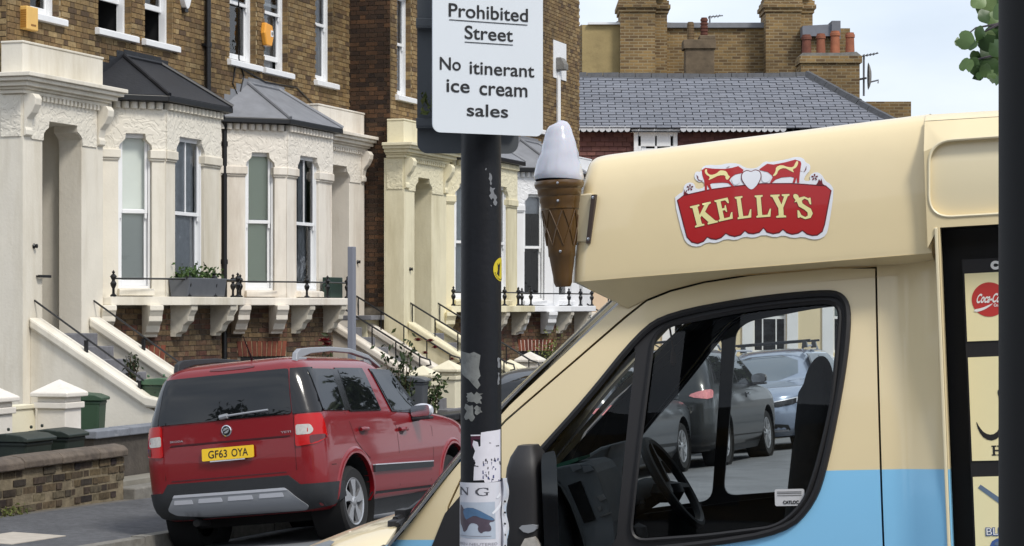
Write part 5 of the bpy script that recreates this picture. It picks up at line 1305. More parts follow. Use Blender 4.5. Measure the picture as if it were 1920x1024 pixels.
# the cars farther up the kerb
def std_side(x0, xb, xf, zb, zt, rake=.55):
    return [([(x0, zb + .03), (xf, zb - .02), (xf - rake, zt), (x0 + .28, zt)], 'window_seal', M_gblack, .002),
            ([(x0 + .12, zb + .05), (xb - .05, zb + .02), (xb - .06, zt - .03), (x0 + .32, zt - .03)], 'window', M_cglass, .006),
            ([(xb + .05, zb + .02), (xf - .1, zb), (xf - rake - .04, zt - .03), (xb + .02, zt - .03)], 'window', M_cglass, .006)]
def gen_extra(tail, headl, plate, bars, zb, zt, rakeb=.0):
    def ex(root, sh, sf):
        def rp(name, poly, m, off, fn=sh.at, par=root, sp=.08, th=.008):
            p = MB(); p.panel(poly, lambda t, z, d: fn(t, z, off - d), sp=sp, thick=th); return p.build(name, m, par)
        rp('rear_window', smoothp([(-.62, zb + .04), (.62, zb + .04), (.52, zt), (-.52, zt)], 1), M_cglass, .006)
        rp('windscreen', smoothp([(-.68, zb + .02), (.68, zb + .02), (.56, zt), (-.56, zt)], 1), headl.get('glass', M_cglass), .006, sh.atf)
        rp('rear_bumper', [(-1.2, .24), (1.2, .24), (1.2, .46), (-1.2, .46)], M_plast, .012)
        for sg in (-1, 1):
            rp('tail_light', smoothp([(sg * .60, zb - .13), (sg * .95, zb - .19), (sg * 1.02, zb - .07), (sg * .9, zb - .04), (sg * .66, zb - .08)], 1), tail, .012)
            hl = rp('headlight', smoothp([(sg * .45, .68), (sg * .95, .74), (sg * 1.0, .84), (sg * .8, .83), (sg * .45, .76)], 1), M_gblack, .01, sh.atf)
            rp('lens', [(sg * .5, .775), (sg * .95, .83), (sg * .95, .845), (sg * .5, .79)], M_silvb, .016, sh.atf, hl)
            rp('lens', [(sg * .9, .76), (sg * .95, .77), (sg * .95, .83), (sg * .9, .83)], M_silvb, .016, sh.atf, hl)
        rp('grille', [(-.4, .5), (.4, .5), (.44, .72), (-.44, .72)], M_gblack, .008, sh.atf)
        rp('air_intake', smoothp([(-.75, .28), (.75, .28), (.7, .45), (-.7, .45)], 1), M_plast, .01, sh.atf)
        rp('front_trim', [(-.7, .30), (.7, .30), (.7, .33), (-.7, .33)], M_silvb, .016, sh.atf)
        pc = sh.at(0, .72, .02); fm = lambda u, v, d: (pc[0] - d, -u, pc[2] + v)
        b = MB(); b.prism(rrect(-.26, -.055, .26, .055, .012), fm, -.01, 0); pl = b.build('number_plate', M_plate, root)
        if plate:
            b = MB(); put_text(b, plate, fm, .0, -.036, .23, .036, bold=.01, d=.0015); b.build('lettering', M_ink, pl)
        pf = sh.atf(0, .47, .02); b = MB(); b.prism(rrect(-.26, -.055, .26, .055, .012), lambda u, v, d: (pf[0] + d, u, pf[2] + v), 0, .01); b.build('number_plate', M_platew, root)
        if bars:
            zr = sh.z1
            for sg in (-1, 1):
                b = MB(); b.tube([(.0, sg * .58, zr - .04), (.1, sg * .58, zr + .02), (1.2, sg * .58, zr + .02), (1.35, sg * .58, zr - .05)], .018, 6); b.build('roof_rail', M_silvb, root)
            for x in bars:
                b = MB(); b.tube([(x, -.72, zr + .1), (x, .72, zr + .1)], .022, 6)
                for sg in (-1, 1): b.hexa([(x - .06, sg * .62 - .05, zr - .02), (x + .06, sg * .62 - .05, zr - .02), (x + .06, sg * .62 + .05, zr - .02), (x - .06, sg * .62 + .05, zr - .02), (x - .03, sg * .62 - .03, zr + .1), (x + .03, sg * .62 - .03, zr + .1), (x + .03, sg * .62 + .03, zr + .1), (x - .03, sg * .62 + .03, zr + .1)])
                b.build('roof_bar', M_gblack, root)
    return ex
def kerbed(s, P=8.75, flip=False, z=-.452):
    return STREET @ Matrix.Translation(V((s, P - 15.2, z + GZ(s)))) @ Matrix.Rotation(.018, 4, 'Y') @ Matrix.Rotation(pi if flip else 0, 4, 'Z') @ Matrix.Rotation(.085 if flip else -.085, 4, 'X') @ Matrix.Scale(1.08, 4)
HB = [(.18, -.55, 3.1, .76), (.30, -.68, 3.3, .85), (.5, -.72, 3.36, .875), (.75, -.72, 3.33, .88), (.88, -.70, 3.1, .87), (.94, -.69, 2.6, .865), (1.0, -.67, 2.2, .85), (1.1, -.60, 2.0, .82), (1.25, -.48, 1.72, .76), (1.38, -.3, 1.4, .69), (1.45, -.1, 1.1, .55), (1.475, .2, .8, .3)]
SUV = [(.22, -.62, 3.3, .78), (.35, -.80, 3.5, .88), (.6, -.84, 3.56, .905), (.85, -.84, 3.5, .91), (1.0, -.82, 3.2, .90), (1.06, -.80, 2.7, .89), (1.12, -.78, 2.3, .875), (1.25, -.70, 2.08, .84), (1.42, -.56, 1.8, .77), (1.55, -.4, 1.5, .69), (1.63, -.2, 1.15, .55), (1.66, .1, .8, .3)]
M_cg = mat('car_grey', lin(70, 74, 79), .28, metal=.4, coat=.7)
M_cd = mat('car_graphite', lin(46, 48, 49), .32, metal=.3, coat=.6)
M_cb = mat('car_blue_grey', lin(140, 152, 172), .25, metal=.4, coat=1)
M_ws = mat('bright_windscreen', lin(96, 106, 116), .06, spec=.8)
M_tp = mat('tail_lens_pink', lin(206, 130, 132), .15, coat=.5, var=.25, vs=30)
car('parked_car', 'dark grey hatchback with yellow plate, glimpsed through the van quarter window', 'car', kerbed(28.0), HB, M_cg, (0, 2.6), .32, std_side(-.35, .85, 2.1, .98, 1.36), extra=gen_extra(M_tp, {}, '7YB', None, .98, 1.36), mirror=(1.65, .98, 1.02), group='cars parked along the kerb', arch_r=.36, handles=((.3, .85), (1.2, .83)), simple=True, rimm=M_alloy, style=1)
car('parked_car', 'graphite SUV seen from behind through the van door window', 'car', kerbed(32.5, 8.55), SUV, M_cd, (0, 2.7), .35, std_side(-.45, .9, 2.2, 1.10, 1.54), extra=gen_extra(M_tp, {}, None, (.3,), 1.10, 1.54), mirror=(1.75, 1.02, 1.16), mirror_m=M_gblack, group='cars parked along the kerb', arch_r=.39, handles=((.25, .98), (1.2, .95)), simple=True, style=1)
car('parked_car', 'blue-grey SUV facing the camera with black roof bars', 'car', kerbed(41.6, 8.5, True), SUV, M_cb, (0, 2.7), .35, std_side(-.45, .9, 2.2, 1.10, 1.54), extra=gen_extra(M_tp, {'glass': M_ws}, None, (.5, 1.3), 1.10, 1.54), mirror=(1.75, 1.02, 1.16), group='cars parked along the kerb', arch_r=.39, handles=((.25, .98), (1.2, .95)), simple=True, style=1)

# ------------------------------------------------------------------ ice cream van: x forward, y towards its near side, z up
psi, pit = radians(15), radians(2.3)
hv = V((-cos(psi) * cos(pit), sin(psi) * cos(pit), -sin(pit))); lv = V((-sin(psi), -cos(psi), 0)); uv = hv.cross(lv)
VANM = Matrix.Translation(V((1.517, 8.297, -.27))) @ Matrix(((hv.x, lv.x, uv.x), (hv.y, lv.y, uv.y), (hv.z, lv.z, uv.z))).to_4x4()
VC = lin(229, 211, 169); VB = lin(136, 199, 238)
M_van = bpy.data.materials.new('van_two_tone_paint'); M_van.use_nodes = True
t_ = M_van.node_tree; bs = t_.nodes['Principled BSDF']; bs.inputs['Roughness'].default_value = .3; bs.inputs['Coat Weight'].default_value = .6; bs.inputs['Coat Roughness'].default_value = .06
tcn = t_.nodes.new('ShaderNodeTexCoord'); sp_ = t_.nodes.new('ShaderNodeSeparateXYZ'); t_.links.new(tcn.outputs['Object'], sp_.inputs[0])
def mth(op, a, b):
    n = t_.nodes.new('ShaderNodeMath'); n.operation = op
    for i, v_ in enumerate((a, b)):
        if isinstance(v_, (int, float)): n.inputs[i].default_value = v_
        else: t_.links.new(v_, n.inputs[i])
    return n.outputs[0]
fwd = mth('GREATER_THAN', sp_.outputs['X'], .95)
thr = mth('SUBTRACT', 1.483, mth('MULTIPLY', fwd, .216))
isb = mth('LESS_THAN', sp_.outputs['Z'], thr)
mxn = t_.nodes.new('ShaderNodeMix'); mxn.data_type = 'RGBA'; t_.links.new(isb, mxn.inputs['Factor']); mxn.inputs['A'].default_value = (*VC, 1); mxn.inputs['B'].default_value = (*VB, 1)
nz = t_.nodes.new('ShaderNodeTexNoise'); nz.inputs['Scale'].default_value = 2.5; nz.inputs['Detail'].default_value = 5; t_.links.new(tcn.outputs['Object'], nz.inputs['Vector'])
mr_ = t_.nodes.new('ShaderNodeMapRange'); mr_.inputs['To Min'].default_value = .94; mr_.inputs['To Max'].default_value = 1.05; t_.links.new(nz.outputs['Fac'], mr_.inputs['Value'])
vm = t_.nodes.new('ShaderNodeVectorMath'); vm.operation = 'SCALE'; t_.links.new(mxn.outputs['Result'], vm.inputs[0]); t_.links.new(mr_.outputs['Result'], vm.inputs['Scale']); t_.links.new(vm.outputs['Vector'], bs.inputs['Base Color'])
M_gel = mat('cream_gelcoat', VC, .32, var=.04, vs=2, coat=.6)
M_gel2 = mat('cream_paint_pale', lin(232, 219, 184), .35, coat=.5)
M_rub = mat('window_rubber', lin(24, 23, 25), .5)
M_trim = mat('black_trim', lin(32, 31, 33), .55)
M_dash = mat('dash_plastic', lin(118, 122, 126), .6, var=.08, vs=10, bump=.03, bs=80)
M_dash2 = mat('dash_dark', lin(30, 31, 33), .6)
M_cab = mat('cab_lining', lin(40, 41, 43), .9)
M_vglass = glass_mat('van_side_glass', (.86, .89, .89), 1.45, .75, .005)
M_screen = glass_mat('van_windscreen', (.5, .54, .54), 1.5, 1.0, .02)
van = thing('ice_cream_van', 'cream and light blue ice cream van with high moulded roof', 'ice cream van', VANM, (0, 0, 0))
def ys(x, z):
    y = .955
    if z > 1.3: y -= .105 * ((z - 1.3) / .8) ** 1.6
    if x > .85: y -= .10 * (x - .85) ** 2
    return y
near = lambda off=0: (lambda x, z, d: (x, ys(x, z) + off - d, z))
far = lambda off=0: (lambda x, z, d: (x, -(ys(x, z) + off - d), z))
win_out = smoothp([(1.36, 1.36), (1.168, 1.56), (.99, 1.741), (.80, 1.965), (.70, 2.022), (.424, 2.062), (.172, 2.077), (.108, 2.065), (.088, 2.0), (.112, 1.804), (.178, 1.504), (.225, 1.375), (.32, 1.285), (.584, 1.246), (.805, 1.227), (1.36, 1.16)], 2)
win_in = roundp([(.756, 1.95), (.70, 1.988), (.425, 2.030), (.25, 2.042), (.115, 2.045), (.128, 1.90), (.152, 1.699), (.204, 1.504), (.25, 1.38), (.34, 1.300), (.60, 1.272), (.852, 1.258)], .06, 5)
quarter = roundp([(1.29, 1.40), (1.148, 1.560), (1.0, 1.730), (.815, 1.935), (.90, 1.24), (1.28, 1.20)], .05, 5)
door_o = [(.0, .38), (.0, 2.149), (.134, 2.155), (.42, 2.143), (.58, 2.125), (.696, 2.10), (.78, 2.07), (.85, 2.018), (1.045, 1.862), (1.281, 1.676), (1.415, 1.54), (1.50, 1.38), (1.53, 1.1), (1.46, .62), (1.40, .38)]
for nm, fn in (('near', near), ('far', far)):
    b = MB(); b.panel(door_o, fn(), [win_out], sp=.05, thick=.03); d = b.build('door', M_van, van)
    b = MB(); b.panel([p for p in smoothp(win_out, 1)], fn(-.004), [win_in, quarter], sp=.06, thick=.02); b.build('window_seal', M_trim, d)
    b = MB(); ring = resample(win_out, .05)
    b.tube([fn(.004)(u, v, 0) for u, v in ring + ring[:2]], .012, 6, cap=False); b.build('rubber_gasket', M_rub, d)
    if nm == 'near':
        b = MB(); r2 = resample(win_in, .05); b.tube([fn(.0)(u, v, 0) for u, v in r2 + r2[:2]], .008, 6, cap=False); b.build('glazing_bead', M_rub, d)
    b = MB(); b.panel(win_in, fn(-.012), sp=.12); b.build('side_window', M_vglass, d)
    b = MB(); b.panel(quarter, fn(-.012), sp=.12); b.build('quarter_window', M_vglass, d)
    # inside lining
    b = MB(); inn = [(x, z) for x, z in [(.03, .5), (.03, 2.12), (.42, 2.11), (.75, 2.05), (1.3, 1.64), (1.44, 1.4), (1.44, .5)]]
    hole = [(x * .98 + .012, z * .985 + .022) for x, z in win_out]
    b.panel(inn, fn(-.045), [[(p[0], p[1]) for p in roundp([(1.33, 1.36), (1.15, 1.57), (.815, 1.965), (.70, 2.03), (.424, 2.07), (.09, 2.085), (.10, 1.9), (.125, 1.7), (.18, 1.5), (.23, 1.37), (.32, 1.285), (.805, 1.235), (1.33, 1.175)], .05)]], sp=.1, thick=.02); b.build('door_lining', M_cab, d)
    # wing and windscreen pillar
    wing = [(.70, 2.118), (.78, 2.098), (.857, 2.083), (1.057, 1.912), (1.271, 1.729), (1.477, 1.515), (1.659, 1.315), (1.712, 1.262), (1.78, 1.235), (1.95, 1.20), (2.15, 1.12), (2.3, .95), (2.36, .7), (2.32, .38), (1.406, .38), (1.466, .62), (1.536, 1.1), (1.506, 1.385), (1.421, 1.546), (1.286, 1.682), (1.05, 1.868), (.855, 2.025), (.784, 2.076)]
    b = MB(); b.panel(wing, fn(-.002), sp=.05, thick=.05); b.build('wing', M_van, van)
    b = MB(); b.panel([(-.2, .3), (-.2, 2.16), (.7, 2.14), (1.0, 1.95), (1.55, 1.4), (1.6, .3)], fn(-.05), [smoothp([(1.38, 1.36), (1.17, 1.58), (.80, 1.975), (.70, 2.03), (.424, 2.07), (.172, 2.085), (.10, 2.07), (.08, 2.0), (.10, 1.8), (.17, 1.5), (.22, 1.36), (.32, 1.27), (.805, 1.215), (1.38, 1.15)], 1)], sp=.12); b.build('door_frame', M_cab, van)
# black mirror triangle in front of the door window
b = MB(); b.panel([(1.515, 1.36), (1.36, 1.52), (1.28, 1.34), (1.30, 1.14), (1.62, 1.14)], near(.004), sp=.08, thick=.02); b.build('mirror_sail', M_trim, van)
# number of shut lines: pillar behind the door
b = MB()
def pil(x, z, d):
    t = min(1, max(0, (-.005 - x) / .21)); k = 0 if t < .38 else ((t - .38) / .62)
    return (x, ys(0, z) + .002 + .05 * k ** .8 * (1 if z < 2.1 else 1) - d, z)
b.panel([(-.217, .3), (-.217, 2.19), (-.007, 2.165), (-.007, .3)], pil, sp=.04, thick=.08); b.build('side_pillar', M_van, van)
b = MB(); b.box(-.225, .90, .3, -.214, 1.012, 2.27); b.build('hatch_edge', M_gel2, van, bevel=.003)
# ---- moulded roof over the cab: stacked plan outlines, sheared up towards the rear
cz = [(2.146, 1.024, .970), (2.165, 1.022, .971), (2.22, 1.016, .970), (2.30, 1.004, .966), (2.40, .992, .955), (2.47, .983, .940), (2.52, .972, .918), (2.55, .966, .893), (2.568, .958, .86), (2.578, .948, .82), (2.584, .93, .74), (2.587, .86, .55), (2.588, .6, .2)]
cxf = pchip([q[0] for q in cz], [q[1] for q in cz]); cw = pchip([q[0] for q in cz], [q[2] for q in cz])
def shear(x, z): return z + (.036 + .030 * min(1, max(0, (z - 2.15) / .4))) * (1.0 - x)
rings = []
zz = []
for i in range(len(cz) - 1):
    for j in range(3): zz.append(cz[i][0] + (cz[i + 1][0] - cz[i][0]) * j / 3)
zz.append(cz[-1][0])
for z in zz:
    xf, w = cxf(z), cw(z); R = .06; p = []
    for j in range(17): p.append((-.20 + (xf - R + .20) * j / 16, w))
    for j in range(1, 11):
        a = pi / 2 * j / 10; p.append((xf - R + R * sin(a), w - R + R * cos(a)))
    for j in range(1, 8): p.append((xf + .05 * sin(pi * j / 8), (w - R) * (1 - 2 * j / 8)))
    q = p[:27]; p2 = p + [(x, -y) for x, y in q[::-1]]
    rings.append([(x, y, shear(x, z)) for x, y in p2])
b = MB(); b.loft(rings, closed=False); roof = b.build('roof_moulding', M_gel, van, auto=42)
b = MB(); b.add([(-.2, -.85, 2.13), (.86, -.85, 2.085), (.86, .85, 2.085), (-.2, .85, 2.13)], [(0, 1, 2, 3)]); b.build('roof_underside', M_gel, van)
for sg in (-1, 1):      # chamfer under the moulding, down to the door
    lo_ = [(-.2, 2.158), (.134, 2.160), (.42, 2.149), (.58, 2.131), (.696, 2.107), (.78, 2.078), (.845, 2.05)]
    up_ = [(-.2, 0), (.134, 0), (.42, 0), (.62, 0), (.80, 0), (.93, 0), (1.0, 0)]
    b = MB(); b.loft([[(x, sg * (ys(x, z) + .006), z) for x, z in lo_] + [(.84, sg * .80, 2.07)], [(x, sg * (.971 if x < .95 else .955), shear(x, 2.146)) for x, z in up_] + [(1.022, sg * .90, 2.146)]], closed=False); b.build('roof_skirt', M_gel, van)
b = MB(); n = 12; b.loft([[(1.022 + .05 * sin(pi * j / n), .90 - 1.80 * j / n, 2.146) for j in range(n + 1)], [(.84 + .14 * sin(pi * j / n), .80 - 1.60 * j / n, 2.07 + .02 * sin(pi * j / n)) for j in range(n + 1)]], closed=False); b.build('roof_nose', M_gel, van)
def capy(x, z):     # outer face of the moulding at (x, z)
    z0 = z
    for _ in range(6): z0 = z - (shear(x, z0) - z0)
    xf = cxf(z0); w = cw(z0); R = .06
    return w if x < xf - R else w - R + sqrt(max(0, R * R - (x - xf + R) ** 2))
logo = lambda off: (lambda u, v, d: (u, capy(u, v) + off - d, v))
# ---- KELLY'S sign: red awning shape with white border, two cows and a heart, on the moulding
LX = lambda px: .641 - (px - 128) * (.641 - .122) / (1690 - 128)         # crop of 1832 px -> van x
def LZ(py): return 2.564 - py * (.338 / 1024)
def LP(pts): return [(LX(a), LZ(b_) + (LX(960) - LX(a)) * -.028) for a, b_ in pts]
M_lred = mat('vinyl_red', lin(172, 28, 30), .35, coat=.3); M_lwhite = mat('vinyl_white', lin(226, 228, 234), .4); M_lcream = mat('vinyl_cream', lin(232, 222, 158), .4); M_ldark = mat('vinyl_dark_red', lin(104, 16, 26), .4); M_lgreen = mat('vinyl_green', lin(86, 96, 40), .4)
body_red = [(135, 500), (200, 455), (480, 400), (760, 372), (1000, 355), (1300, 362), (1640, 395), (1690, 440), (1615, 780), (1590, 850), (1540, 885), (1490, 888), (1440, 872), (1395, 835), (1350, 862), (1290, 872), (1240, 855), (1200, 820), (1160, 852), (1100, 862), (1040, 845), (1005, 800), (960, 845), (900, 858), (850, 852), (815, 825), (770, 868), (710, 882), (660, 870), (620, 848), (570, 892), (520, 908), (470, 900), (430, 882), (390, 925), (330, 946), (270, 930), (225, 880)]
def grow(poly, e):
    cx_ = sum(p[0] for p in poly) / len(poly); r = []
    n = len(poly)
    area = sum(poly[i][0] * poly[(i + 1) % n][1] - poly[(i + 1) % n][0] * poly[i][1] for i in range(n)); sg = 1 if area > 0 else -1
    for i in range(n):
        a, c = poly[i - 1], poly[(i + 1) % n]; dx, dy = c[0] - a[0], c[1] - a[1]; l = hypot(dx, dy) or 1
        r.append((poly[i][0] + sg * dy / l * e, poly[i][1] - sg * dx / l * e))
    return r
def vin(name, polys, m, off, par=None, sp=.05):
    b = MB()
    for p in polys: b.panel(LP(p), logo(off), sp=sp)
    return b.build(name, m, par or van)
border = [(95, 480), (150, 435), (195, 415), (200, 350), (250, 315), (310, 330), (325, 395), (420, 375), (405, 310), (350, 320), (305, 270), (320, 205), (380, 215), (385, 165), (440, 140), (560, 150), (650, 130), (760, 135), (830, 185), (900, 195), (960, 185), (1030, 120), (1090, 135), (1250, 110), (1340, 85), (1420, 100), (1445, 150), (1490, 170), (1490, 230), (1440, 280), (1420, 335), (1490, 340), (1480, 280), (1540, 245), (1600, 270), (1640, 345), (1690, 375), (1725, 440), (1660, 800), (1630, 890), (1560, 930), (1480, 930), (1400, 900), (1300, 915), (1200, 880), (1120, 905), (1005, 870), (900, 905), (815, 885), (720, 925), (620, 905), (520, 950), (430, 935), (340, 985), (240, 965), (185, 890)]
lg = vin('sign_border', [smoothp(border, 1)], M_lwhite, .0025)
vin('sign_panel', [grow(body_red, 8)], M_ldark, .0032, lg); vin('sign_panel', [grow(body_red, -4)], M_lred, .0038, lg)
cowL = [(385, 195), (420, 172), (520, 185), (620, 190), (690, 182), (760, 165), (815, 205), (800, 238), (730, 250), (690, 280), (670, 310), (705, 360), (722, 375), (700, 378), (660, 338), (600, 330), (490, 335), (470, 345), (490, 400), (470, 405), (440, 350), (440, 408), (418, 410), (410, 300), (392, 250)]
cowR = [(1392, 135), (1340, 115), (1240, 140), (1120, 160), (1055, 150), (980, 200), (975, 212), (1060, 235), (1100, 270), (1110, 290), (1080, 345), (1100, 350), (1140, 315), (1200, 295), (1290, 290), (1325, 300), (1310, 352), (1335, 352), (1350, 300), (1355, 355), (1376, 355), (1385, 250), (1400, 160)]
vin('cow', [cowL], M_lred, .0034, lg); vin('cow', [cowR], M_lred, .0034, lg)
vin('cow_patch', [smoothp([(415, 195), (440, 182), (440, 225), (480, 252), (540, 235), (570, 205), (600, 205), (640, 215), (660, 260), (680, 270), (650, 308), (630, 290), (630, 255), (560, 255), (500, 285), (450, 305), (475, 270), (425, 240)], 1)], M_lcream, .0040, lg)
vin('cow_patch', [smoothp([(1360, 125), (1372, 150), (1350, 200), (1310, 215), (1330, 250), (1290, 230), (1230, 195), (1170, 215), (1150, 270), (1105, 282), (1140, 235), (1145, 185), (1200, 165), (1260, 190), (1320, 195), (1340, 150)], 1)], M_lcream, .0040, lg)
vin('tail', [[(330, 240), (350, 262), (352, 290), (385, 304), (400, 296), (386, 310), (348, 298)], [(1452, 180), (1440, 215), (1430, 240), (1395, 240), (1388, 232), (1432, 245), (1450, 220)], [(630, 180), (680, 160), (660, 175)]], M_ldark, .0041, lg)
vin('heart', [smoothp([(895, 415), (830, 370), (785, 300), (795, 230), (850, 205), (892, 225), (935, 200), (990, 225), (1000, 290), (960, 370)], 2)], M_ldark, .0043, lg); vin('heart', [smoothp([(893, 420), (838, 368), (795, 298), (803, 238), (850, 214), (892, 232), (935, 210), (984, 232), (992, 288), (952, 368)], 2)], M_lwhite, .0049, lg)
vin('clover', [smoothp([(690, 290), (730, 260), (785, 262), (782, 330), (740, 362), (705, 350)], 2), smoothp([(1000, 262), (1060, 240), (1098, 290), (1060, 345), (1000, 335)], 2)], M_lwhite, .0042, lg)
fl_p = []
for cx_, cy_ in ((265, 372), (1532, 302)):
    for k in range(5):
        a = k * 1.257 - .3; fl_p.append(smoothp([(cx_, cy_), (cx_ + 30 * cos(a - .35), cy_ + 30 * sin(a - .35)), (cx_ + 36 * cos(a), cy_ + 36 * sin(a)), (cx_ + 30 * cos(a + .35), cy_ + 30 * sin(a + .35))], 1))
fl_p += [[(200, 430), (205, 385), (215, 425), (225, 400), (235, 395), (228, 425), (250, 440), (200, 455)], [(1560, 360), (1575, 320), (1590, 345), (1598, 315), (1612, 372), (1640, 392), (1540, 382)]]
vin('flower', fl_p, M_ldark, .0041, lg)
# serif capitals drawn as outlines
GL = {
 'K': [[(0, 0), (.44, 0), (.44, .07), (.34, .1), (.34, .38), (.42, .46), (.66, .1), (.60, .07), (.60, 0), (1.08, 0), (1.08, .07), (.98, .1), (.62, .60), (.86, .88), (.98, .93), (.98, 1), (.58, 1), (.58, .93), (.66, .9), (.34, .52), (.34, .9), (.44, .93), (.44, 1), (0, 1), (0, .93), (.1, .9), (.1, .1), (0, .07)]],
 'E': [[(0, 0), (.86, 0), (.92, .3), (.84, .3), (.7, .1), (.36, .1), (.36, .46), (.5, .46), (.56, .36), (.62, .36), (.62, .68), (.56, .68), (.5, .56), (.36, .56), (.36, .9), (.64, .9), (.76, .74), (.84, .74), (.82, 1), (0, 1), (0, .93), (.1, .9), (.1, .1), (0, .07)]],
 'L': [[(0, 0), (.84, 0), (.92, .36), (.84, .36), (.68, .1), (.36, .1), (.36, .9), (.48, .93), (.48, 1), (0, 1), (0, .93), (.1, .9), (.1, .1), (0, .07)]],
 'Y': [[(.26, 0), (.8, 0), (.8, .07), (.67, .1), (.67, .42), (.94, .9), (1.04, .93), (1.04, 1), (.62, 1), (.62, .93), (.74, .9), (.58, .56), (.40, .9), (.50, .93), (.50, 1), (0, 1), (0, .93), (.1, .9), (.40, .40), (.40, .1), (.26, .07)]],
 'S': [[(.04, .02), (.1, .02), (.16, .06), (.4, -.02), (.66, .06), (.78, .27), (.70, .48), (.46, .60), (.30, .70), (.28, .82), (.42, .92), (.58, .86), (.66, .68), (.73, .68), (.71, .98), (.65, .98), (.6, .95), (.40, 1.02), (.14, .94), (.04, .74), (.12, .54), (.38, .42), (.53, .30), (.53, .15), (.40, .08), (.22, .16), (.12, .36), (.04, .36)]],
 "'": [smoothp([(.0, .92), (.1, 1.02), (.24, 1.0), (.28, .86), (.2, .7), (.02, .6), (.12, .74), (.04, .8)], 1)]}
def word(m, off, e):
    b = MB()
    for ch, (p0, p1, h) in (('K', ((312, 785), (548, 735), (262, 568))), ('E', ((555, 730), (735, 695), (514, 512))), ('L', ((748, 710), (925, 690), (722, 482))), ('L', ((938, 698), (1120, 690), (925, 472))), ('Y', ((1090, 705), (1290, 700), (1085, 470))), ("'", ((1320, 690), (1560, 760), (1310, 462))), ('S', ((1345, 712), (1570, 735), (1340, 490)))):
        for g_ in GL[ch]:
            W_ = max(1.0, .92)
            pts = [(p0[0] + (p1[0] - p0[0]) * x * .92 + (h[0] - p0[0]) * y, p0[1] + (p1[1] - p0[1]) * x * .92 + (h[1] - p0[1]) * y) for x, y in g_]
            if e: pts = grow(pts, e)
            b.panel(LP(pts), logo(off), sp=.05)
    return b.build('lettering', m, lg)
word(M_ldark, .0046, 5); word(M_lcream, .0055, 0)

# ---- body behind: hatch opening, fascia, roof
bx = lambda u, v, d: (u, 1.005 - d - (.10 * ((v - 2.56) / .07) ** 2 if v > 2.56 else 0), v)
hatch = [(-.222, .95), (-1.9, .95), (-1.9, 2.285), (-.222, 2.266)]
fasc = smoothp([(-.215, 2.315), (-1.95, 2.34), (-1.95, 2.555), (-.205, 2.54)], 0)
fasc = roundp([(-.208, 2.552), (-.198, 2.303), (-1.95, 2.32), (-1.95, 2.575)], .075, 8)
b = MB(); b.panel([(-.19, 2.205), (-.226, 2.272), (-.226, .3), (-3.3, .3), (-3.3, 2.63), (-.19, 2.625)], bx, [hatch[:0] or [(-.232, .95), (-1.9, .95), (-1.9, 2.285), (-.232, 2.27)], fasc], sp=.12, thick=.05)
b.build('side_panel', M_van, van)
b = MB(); b.panel(fasc, lambda u, v, d: (u, 1.005 - .028 + .012 * sin((v - 2.3) / .25 * pi), v), sp=.06); b.build('fascia', M_gel2, van)
b = MB(); ring = resample(fasc, .06); b.tube([bx(u, v, .0) for u, v in ring + ring[:2]], .005, 6, cap=False); b.build('fascia_bead', M_gel2, van)
b = MB()
b.loft([[(x, y, z) for y, z in ((.905, 2.628), (.86, 2.652), (.72, 2.664), (0, 2.675), (-.72, 2.664), (-.9, 2.63), (-1.0, 2.56), (-1.0, .3))] for x in (-.19, -1.2, -2.2, -3.3)], closed=False); b.build('rear_roof', M_gel, van, auto=40)
b = MB(); b.add([(-3.3, -1, .3), (-3.3, 1, .3), (-3.3, 1, 2.6), (-3.3, -1, 2.6)], [(0, 1, 2, 3)]); b.build('rear_panel', M_gel, van)
M_int = mat('hatch_black', lin(15, 14, 15), .45)
b = MB(); b.add([(-.225, .80, .95), (-1.9, .80, .95), (-1.9, .80, 2.27), (-.225, .80, 2.27)], [(0, 1, 2, 3)])
b.add([(-.225, .80, .95), (-.225, .99, .95), (-.225, .99, 2.268), (-.225, .80, 2.268)], [(0, 1, 2, 3)])
b.add([(-.225, .80, 2.268), (-1.9, .80, 2.285), (-1.9, 1.0, 2.285), (-.225, 1.0, 2.268)], [(0, 1, 2, 3)])
b.build('hatch_recess', M_int, van)
# menu boards on the hatch window
hb_ = MB(); hb_.box(-1.88, .86, .96, -.292, .90, 2.165); mb_ = hb_.build('menu_board', mat('menu_black', lin(26, 24, 26), .5), van)
M_card = mat('menu_card', lin(240, 228, 180), .5, var=.02, vs=6)
MP = lambda u, v, d: (u, .9045 - d, v)
k_ = .965     # shift of pixels measured at the body face to this deeper plane
for z0, z1 in ((1.895, 2.118), (1.502, 1.842), (.98, 1.449)):
    b = MB(); b.panel([(-.298, z0), (-.298, z1), (-.78, z1 + .004), (-.78, z0)], lambda u, v, d: (u, .904 - d, v), thick=.004); b.build('menu_card', M_card, mb_)
M_cola = mat('print_red', lin(190, 54, 50), .45); M_pw = mat('print_white', lin(232, 230, 226), .5); M_pb = mat('print_blue', lin(62, 92, 150), .5); M_pgr = mat('print_grey_blue', lin(98, 116, 138), .5)
b = MB(); b.panel(circ(-.4045, 2.030, .0565, 40), lambda u, v, d: (u + .03, .9052, v)); b.build('drink_badge', M_cola, mb_)
b = MB(); fmt = lambda u, v, d: (-u + .03, .9062, v)
put_text(b, 'Coca-Cola', fmt, .360, 2.019, .450, 2.050, bold=.03, shear=.010); put_text(b, 'Co.', fmt, .418, 2.006, .434, 2.016, bold=.03)
b.panel(smoothp([(-.353, 1.999), (-.38, 2.003), (-.405, 2.013), (-.418, 2.018), (-.402, 2.005), (-.38, 1.994), (-.357, 1.990)], 1), lambda u, v, d: (u + .03, .9062, v)); b.build('drink_lettering', M_pw, mb_)
b = MB(); put_text(b, 'C', fmt, .413, 2.127, .44, 2.156, bold=.09); b.build('heading', M_pw, mb_)
b = MB()
